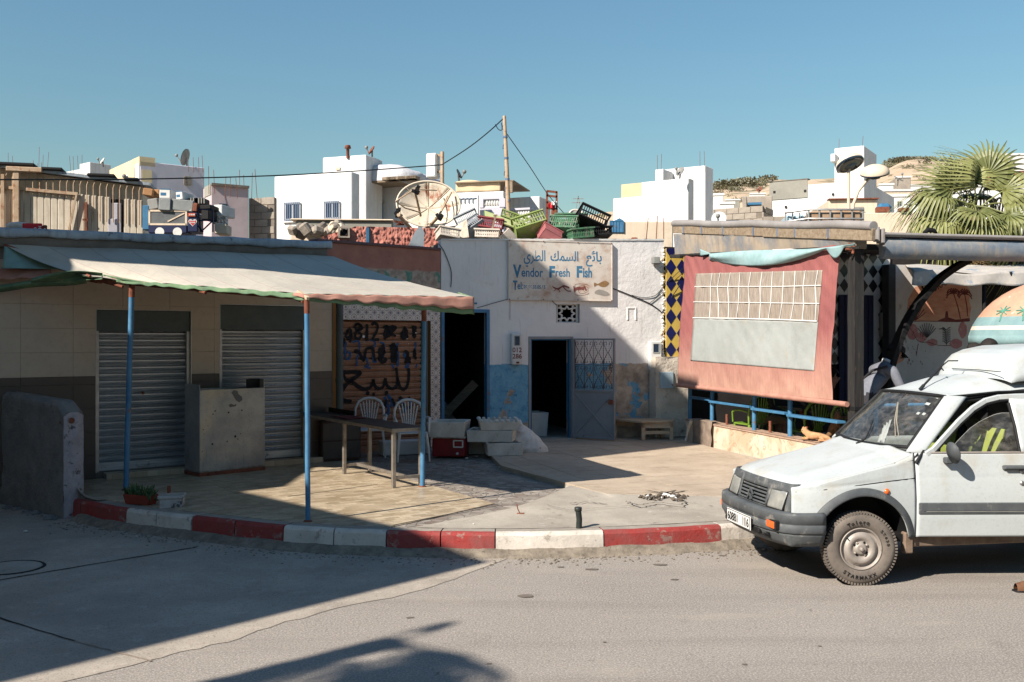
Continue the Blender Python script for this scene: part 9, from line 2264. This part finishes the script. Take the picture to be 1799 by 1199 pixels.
# man in sunglasses under the parasol
pm = D(1738, 592, 12.0)
e, P, f = human('person', 'short haired man in sunglasses just behind the van roof under the parasol', (pm.x, 12.0, RZ), R(52), {}, [m_skin, m_shirt, m_trous, m_black], S=1.0)
def hair(e, P, m=m_hair, beard=False):
 c = Vector(P['skull'][0]); mb = MB(); mb.grid(lambda u, v: c+Vector((cos(u*6.2832)*.090*cos(v*1.5), .012+sin(u*6.2832)*.104*cos(v*1.5), .012+.088*sin(v*1.5)-.045*(1-v)*(1 if sin(u*6.2832) > -.3 else -.2))), 26, 8); mb.build('hair', m, e, thick=.006)
def shades(e, P):
 c = Vector(P['skull'][0]); mb = MB(); mb.box(-.07, .07, -.118, -.105, -.045, -.015, 0, T3(c), .008); mb.tube([c+Vector((-.07, -.11, -.025)), c+Vector((-.092, .0, -.02))], .004, 4); mb.tube([c+Vector((.07, -.11, -.025)), c+Vector((.092, .0, -.02))], .004, 4); mb.build('sunglasses', m_black, e)
hair(e, P); shades(e, P)
pm = D(1712, 604, 12.6)
e, P, f = human('person', 'dark haired person in dark clothes bending beside the man in sunglasses', (pm.x, 12.6, RZ), R(-150), {}, [m_skin, m_black, m_trous, m_black], S=.97); hair(e, P)
pm = D(1752, 540, 17.6)
e, P, f = human('person', 'hooded figure in a white striped djellaba standing behind the parasol', (pm.x, 17.6, RZ+.55), R(30), {}, [m_skin, m_djell, m_djell, m_rust]); c_ = Vector(P['skull'][0])
mb = MB(); mb.lathe([(.15, -.16), (.135, -.06), (.125, .03), (.09, .10), (.02, .17), (.001, .19)], 18, 0, T3(c_+Vector((0, .03, 0)))); mb.build('hood', m_djell, e)
st_m = thing('market_step', 'raised concrete landing behind the pale awning', 'step', WC.W(WC.s_(1775), -1.0, .16), WC.a); MB().box(-1.3, 4, -1.2, 1, 0, RZ+.55-.16, 0, None, .01).build('landing', m_conc, st_m)
# seated people behind the canvas
def seated(label, loc, rz, mats, extra=None, lean=.1):
 J = {'pelvis': ((0, .0, .52), (.16, .13)), 'waist': ((0, -.02-lean*.3, .66), (.15, .115)), 'chest': ((0, -.04-lean, .86), (.175, .125)), 'shoulders': ((0, -.04-lean*1.4, 1.0), (.12, .09)), 'neck': ((0, -.06-lean*1.6, 1.09), .055), 'jaw': ((0, -.09-lean*1.8, 1.17), (.066, .075)), 'skull': ((0, -.07-lean*1.8, 1.25), (.078, .095)), 'crown': ((0, -.065-lean*1.8, 1.30), (.06, .075)), 'nose': ((0, -.185-lean*1.8, 1.205), .010), 'ear_l': ((-.086, -.06-lean*1.8, 1.21), .012), 'ear_r': ((.086, -.06-lean*1.8, 1.21), .012)}
 for s, k in ((-1, 'l'), (1, 'r')):
  J['shoulder_'+k] = ((s*.19, -.04-lean*1.3, .98), .062); J['elbow_'+k] = ((s*.25, -.10-lean, .72), .045); J['wrist_'+k] = ((s*.18, -.33-lean, .62), .030); J['palm_'+k] = ((s*.15, -.41-lean, .60), (.020, .036)); J['hip_'+k] = ((s*.10, -.02, .50), .10); J['knee_'+k] = ((s*.14, -.46, .49), .068); J['shin_'+k] = ((s*.14, -.45, .28), .056); J['ankle_'+k] = ((s*.14, -.43, .09), .040); J['ball_'+k] = ((s*.15, -.53, .04), .038); J['toe_'+k] = ((s*.155, -.60, .035), .028)
 e, P, f = human('person', label, loc, rz, J, mats, extra); hair(e, P); return e
seated('seated person in dark top and shorts with black shoes behind the canvas left half', (3.85, 15.85, RZ), R(95), [m_skin, m_black, m_khaki, m_black], {'bare_shin': 1})
seated('seated person in charcoal jacket with pink sandals behind the middle of the canvas', (4.42, 14.55, RZ), R(80), [m_skin, m_shirt, m_trous, mat('pink sandal', (206,120,124), (190,104,110), 6, .7, 0)], {'bare_shin': 1})
seated('seated person in black with blue sandals nearest the timber post', (4.85, 13.75, RZ), R(110), [m_skin, m_black, m_black, m_bluedk], {'bare_shin': 1}, .2)
# pedestrian whose shoe shows at the right edge
e, P, f = human('person', 'brown leather shoe of a pedestrian stepping in at the right edge under the van door', (4.37, 8.0, 0), R(-82), {'elbow_l': ((-.23, .12, 1.14), .045), 'elbow_r': ((.23, .12, 1.14), .045), 'wrist_l': ((-.16, .22, 1.0), .03), 'wrist_r': ((.16, .22, 1.0), .03), 'palm_l': ((-.10, .22, .95), (.02, .036)), 'palm_r': ((.10, .22, .95), (.02, .036))}, [m_skin, m_shirt, m_trous, m_black])
for s in (-1, 1):
 mb = MB(); pr_ = [(-.165, .0, .05), (-.14, .045, .085), (-.05, .05, .105), (.0, .048, .13), (.06, .045, .15), (.10, .0, .12)]
 def sh(u, v):
  t = u; L = -.27+.38*t; w = .048*sin(max(.02, min(1, t*1.15+.06))*pi)**.35; h = (.055+.06*max(0, t-.35)/.65+.03*sin(t*3)); a = v*pi
  return (s*.118+cos(a)*w, L, .012+h*sin(a)**.8)
 mb.grid(sh, 16, 12); mb.grid(lambda u, v: (s*.118+(v*2-1)*.05*sin(max(.02, min(1, u*1.15+.06))*pi)**.35, -.275+.39*u, .012), 14, 2); mb.build('shoe', mat('scuffed brown leather', (120,84,60), (92,62,46), 9, .6, .3, 40, .003), e)
 mb = MB(); mb.grid(lambda u, v: (s*.118+(v*2-1)*.055*sin(max(.02, min(1, u*1.12+.07))*pi)**.35, -.28+.395*u, .006), 14, 2); mb.build('sole', m_black, e, thick=.014)
# cats
def cat(label, loc, rz, J, m, S=1.0):
 e = thing('cat', label, 'cat', loc, rz); e.scale = (S,)*3
 E = [('rump','belly'),('belly','chest'),('chest','neck'),('neck','head'),('head','muzzle'),('head','ear_l'),('head','ear_r'),('rump','tail1'),('tail1','tail2'),('tail2','tail3')]
 for k in 'lr': E += [('chest','fsh_'+k),('fsh_'+k,'fwr_'+k),('fwr_'+k,'fpw_'+k),('rump','hkn_'+k),('hkn_'+k,'hok_'+k),('hok_'+k,'hpw_'+k)]
 skin_mesh('body', J, E, 'rump', [m], lambda a, b: 0, 2, e)
 h = Vector(J['head'][0]); mz = Vector(J['muzzle'][0]); f = (mz-h).normalized(); sd = f.cross(Vector((0,0,1))).normalized(); mb = MB()
 for s in (-1, 1): mb.ball(h+f*.034+sd*s*.018+Vector((0,0,.010)), .006, 6)
 mb.ball(mz+f*.014, .005, 6); mb.build('eyes_and_nose', m_black, e); return e
sit = {'rump': ((0, .10, .09), .075), 'belly': ((0, .05, .17), .072), 'chest': ((0, -.01, .25), .06), 'neck': ((0, -.03, .32), .042), 'head': ((0, -.05, .37), .045), 'muzzle': ((0, -.09, .36), .022), 'ear_l': ((-.035, -.04, .425), .010), 'ear_r': ((.035, -.04, .425), .010), 'tail1': ((.04, .18, .03), .02), 'tail2': ((.12, .14, .025), .017), 'tail3': ((.15, .04, .022), .012)}
for s, k in ((-1, 'l'), (1, 'r')): sit['fsh_'+k] = ((s*.035, -.04, .16), .026); sit['fwr_'+k] = ((s*.035, -.06, .06), .018); sit['fpw_'+k] = ((s*.035, -.085, .018), .018); sit['hkn_'+k] = ((s*.075, .03, .10), .045); sit['hok_'+k] = ((s*.08, .12, .03), .022); sit['hpw_'+k] = ((s*.08, .0, .018), .020)
cl_ = WL.at(1453, 773, .16); cat('brown tabby cat sitting upright in shade beside the timber post', (cl_.x+.12, cl_.y-.0, LZ+.01), R(20), sit, m_catb, 1.0)
ly = {'rump': ((.18, 0, .06), .062), 'belly': ((.08, 0, .065), .060), 'chest': ((-.05, 0, .065), .055), 'neck': ((-.11, -.01, .09), .038), 'head': ((-.16, -.02, .125), .042), 'muzzle': ((-.185, -.055, .115), .020), 'ear_l': ((-.185, .0, .178), .010), 'ear_r': ((-.13, -.01, .18), .010), 'tail1': ((.26, -.03, .03), .018), 'tail2': ((.22, -.10, .02), .015), 'tail3': ((.12, -.12, .018), .012)}
for s, k in ((-1, 'l'), (1, 'r')): ly['fsh_'+k] = ((-.08, s*.04, .03), .024); ly['fwr_'+k] = ((-.14, s*.035, .018), .018); ly['fpw_'+k] = ((-.19, s*.03, .016), .016); ly['hkn_'+k] = ((.12, s*.06, .05), .038); ly['hok_'+k] = ((.19, s*.075, .02), .02); ly['hpw_'+k] = ((.10, s*.08, .016), .018)
cl_ = WL.at(1432, 776, .06); cat('orange cat lying on top of the marble wall above the van bonnet', (cl_.x, cl_.y, LZ+.008), R(-50), ly, m_cato, 1.0)
# PALMS, AND UNSEEN BUILDINGS, SOME ADDED FOR THE SHADE THEY GIVE
def fan_leaf(seed, droop=.35, n=30, m=None):
 rnd = random.Random(seed); mb = MB(); Lp = .66; Rf = .74
 mb.tube([(0,0,0), (Lp*.5, 0, .04), (Lp, 0, .0)], [.022,.016,.012], 5)
 for i in range(n):
  a = (i/(n-1)-.5)*R(250); L = Rf*(.80+.25*cos(a*.7))*rnd.uniform(.92, 1.05); w = .026
  d = Vector((cos(a), sin(a), 0)); s = Vector((-d.y, d.x, 0)); rid = .020*(1 if i % 2 else -1)
  P = []; m_ = 7
  for k in range(m_+1):
   t = k/m_; z = .16*sin(t*1.3)*.5-droop*max(0, t-.45)**1.7*2.2*(1+.3*rnd.random())
   q = Vector((Lp, 0, 0))+d*(L*t*(1-.12*droop*t))+Vector((0,0,z+rid*(1-t)))
   P.append((q, w*(.25+1.0*min(t*2.2, 1))*(1-max(0, t-.45)/.56*.9)))
  vs = []
  for q, ww in P: vs += [q-s*ww, q+Vector((0,0,-.010)), q+s*ww]
  mb.add(vs, [(3*k+j, 3*k+j+1, 3*k+j+4, 3*k+j+3) for k in range(m_) for j in (0, 1)], 0, False)
 return mb
protoL = [fan_leaf(i, d) for i, d in enumerate((.42, .62, .95, 1.3))]
def palm(label, base, H, specs, S=1.0, dry=26, tr=1.0):
 e = thing('palm_tree', label, 'palm tree', base, 0); tk = MB()
 n = 40
 def trf(u, v):
  z = H*v; a = u*6.2832; r = .26*tr*(1-.25*v)+.02*(pn((cos(a)*2, sin(a)*2, z*5)))+.018*((z*7) % 1)
  return (cos(a)*r, sin(a)*r, z)
 tk.grid(trf, 24, 90); tk.build('trunk', m_trunk, e)
 cr = bpy.data.objects.new('crown', None); COL.objects.link(cr); cr.parent = e; cr.location = (0, 0, H)
 first = [None]*4; rnd = random.Random(3)
 for (d, nv, k, sc) in specs:
  if first[k] is None: o = protoL[k].build('leaf', m_leaf, cr, norm=False); first[k] = o
  else: o = first[k].copy(); COL.objects.link(o); o.parent = cr
  x = Vector(d).normalized(); z = Vector(nv); z = (z-x*z.dot(x)).normalized(); y = z.cross(x)
  o.rotation_euler = Matrix(((x.x, y.x, z.x), (x.y, y.y, z.y), (x.z, y.z, z.z))).to_euler(); o.scale = tuple(q*S for q in sc) if isinstance(sc, tuple) else (sc*S,)*3; o.location = (0, 0, rnd.uniform(-.12, .15))
 fd = None
 for i in range(dry):
  if fd is None: fd = protoL[3].build('dry_leaf', m_leafdry, cr, norm=False); o = fd
  else: o = fd.copy(); COL.objects.link(o); o.parent = cr
  o.rotation_euler = (R(rnd.uniform(-40, 40)), -R(rnd.uniform(-80, -55)), R(rnd.uniform(0, 360))); o.scale = (S*rnd.uniform(.45, .75),)*3; o.location = (0, 0, rnd.uniform(-.6, -.1))
 return e
pc_ = D(1708, 366, 20.5)
C_ = (-.2, -1, .35); specs = [((-.62, -.1, .78), C_, 0, 1.0), ((-.30, .2, .95), (.5, -1, .1), 1, .9), ((.02, -.1, 1), (.9, -.6, 0), 2, .95), ((.10, .3, .95), (-.9, -.5, 0), 2, .9), ((.42, .0, .9), C_, 0, 1.12), ((.75, -.2, .65), (-.5, -.6, .6), 1, 1.1), ((-.85, .1, .5), (.1, -.4, 1), 2, 1.05), ((-.95, -.2, .15), (0, -.3, 1), 2, 1.1), ((-.9, -.3, -.2), (0, -.4, 1), 2, 1.15), ((-.75, -.3, -.5), (-.2, -.5, .8), 3, 1.1), ((-.25, -.8, -.35), (-.2, -1, .4), 0, .95), ((.15, -.8, -.5), (0, -1, .4), 1, .9), ((.6, -.6, -.3), (.2, -.9, .5), 1, 1.05), ((.95, -.2, .2), (0, -.4, 1), 1, 1.1), ((.9, .2, -.15), (0, -.3, 1), 2, 1.15), ((.8, -.2, -.5), (.2, -.5, .8), 3, 1.1), ((-.4, .8, .3), (0, -.3, 1), 2, 1.0), ((.5, .8, .3), (0, -.3, 1), 2, 1.0), ((.0, .9, -.1), (0, 0, 1), 3, 1.0), ((-.5, -.5, -.75), (-.3, -.8, .3), 3, .9), ((.35, -.4, -.85), (.2, -.9, .2), 3, .9)]
palm('fan palm with pale trunk skirt rising behind the cafe roof', (pc_.x, pc_.y, 0), pc_.z-.05, specs, 1.05)
# palm standing behind the camera: only its shadow reaches the road in front
sp_ = G(690, 1128, 0); Hs = 7.0; L = Hs/TE
palm('slender palm behind the viewer whose shadow falls on the near road', (sp_.x-TX*L, sp_.y-TY*L, 0), Hs, [((cos(R(a)), sin(R(a)), z), (0, 0, 1), k, sc) for a, z, k, sc in [(50, 0, 0, (.62, .16, 1)), (-42, -.05, 0, (.95, .20, 1)), (-60, 0, 1, (1.05, .25, 1)), (-75, 0, 1, (1.1, .4, 1)), (-100, 0, 0, (1.1, .5, 1)), (-25, 0, 2, (.7, .2, 1)), (-130, 0, 1, (.9, .3, 1))]], 1.0, 0, .55)
# building on the near left, out of view: its corner casts the long street shadow
def occ(name, label, pts, z0, z1, m, extra=None):
 e = thing(name, label, 'building', (pts[0][0], pts[0][1], 0)); q = [(x-pts[0][0], y-pts[0][1]) for x, y in pts]; MB().prism(q, z0, z1).build('wall', m, e); return e
c0_ = G(862, 988, 0); HB = 6.5; L = HB/TE; cb_ = Vector((c0_.x-TX*L, c0_.y-TY*L, 0)); du = Vector((-.69, .73, 0)); dv = Vector((-TX, -TY, 0)).normalized(); dv = Vector((-.80, -.60, 0))
P0 = cb_; P1 = cb_+du*7.5; P2 = P1+Vector((-8, -7, 0)); P3 = cb_+Vector((-.66, -.75, 0))*12
occ('corner_house', 'two storey house out of view at the left, casting the long road shadow', [(p.x, p.y) for p in (P0, P1, P2, P3)][::-1], -.05, HB, m_cream)
# unseen overhanging storey, added and shaped to shade the upper awning and walls
e = occ('added_shade_house', 'house out of view at the left with a storey jutting out above the awning', [(-9.6, 9.5), (-5.1, 9.24), (-5.6, 11.58), (-5.9, 12.06), (-9.6, 12.2)], 6.5, 10.0, m_cream)
MB().prism([(-3, .5), (1.3, .45), (1.3, 3.4), (-3, 3.6)], 6.0, 6.49).build('middle_shade_wall', m_cream, e); MB().prism([(-3, -2.1), (1.3, -2.1), (1.3, 3.4), (-3, 3.6)], -.05, 5.99).build('lower_shade_wall', m_cream, e)
occ('sky_blocker_row', 'row of houses across the street behind the viewer', [(-3.5, -3.5), (30, -3.5), (30, -14), (-3.5, -14)][::-1], -.05, 5.0, m_cream)  # unseen row added behind the camera to cut sky fill
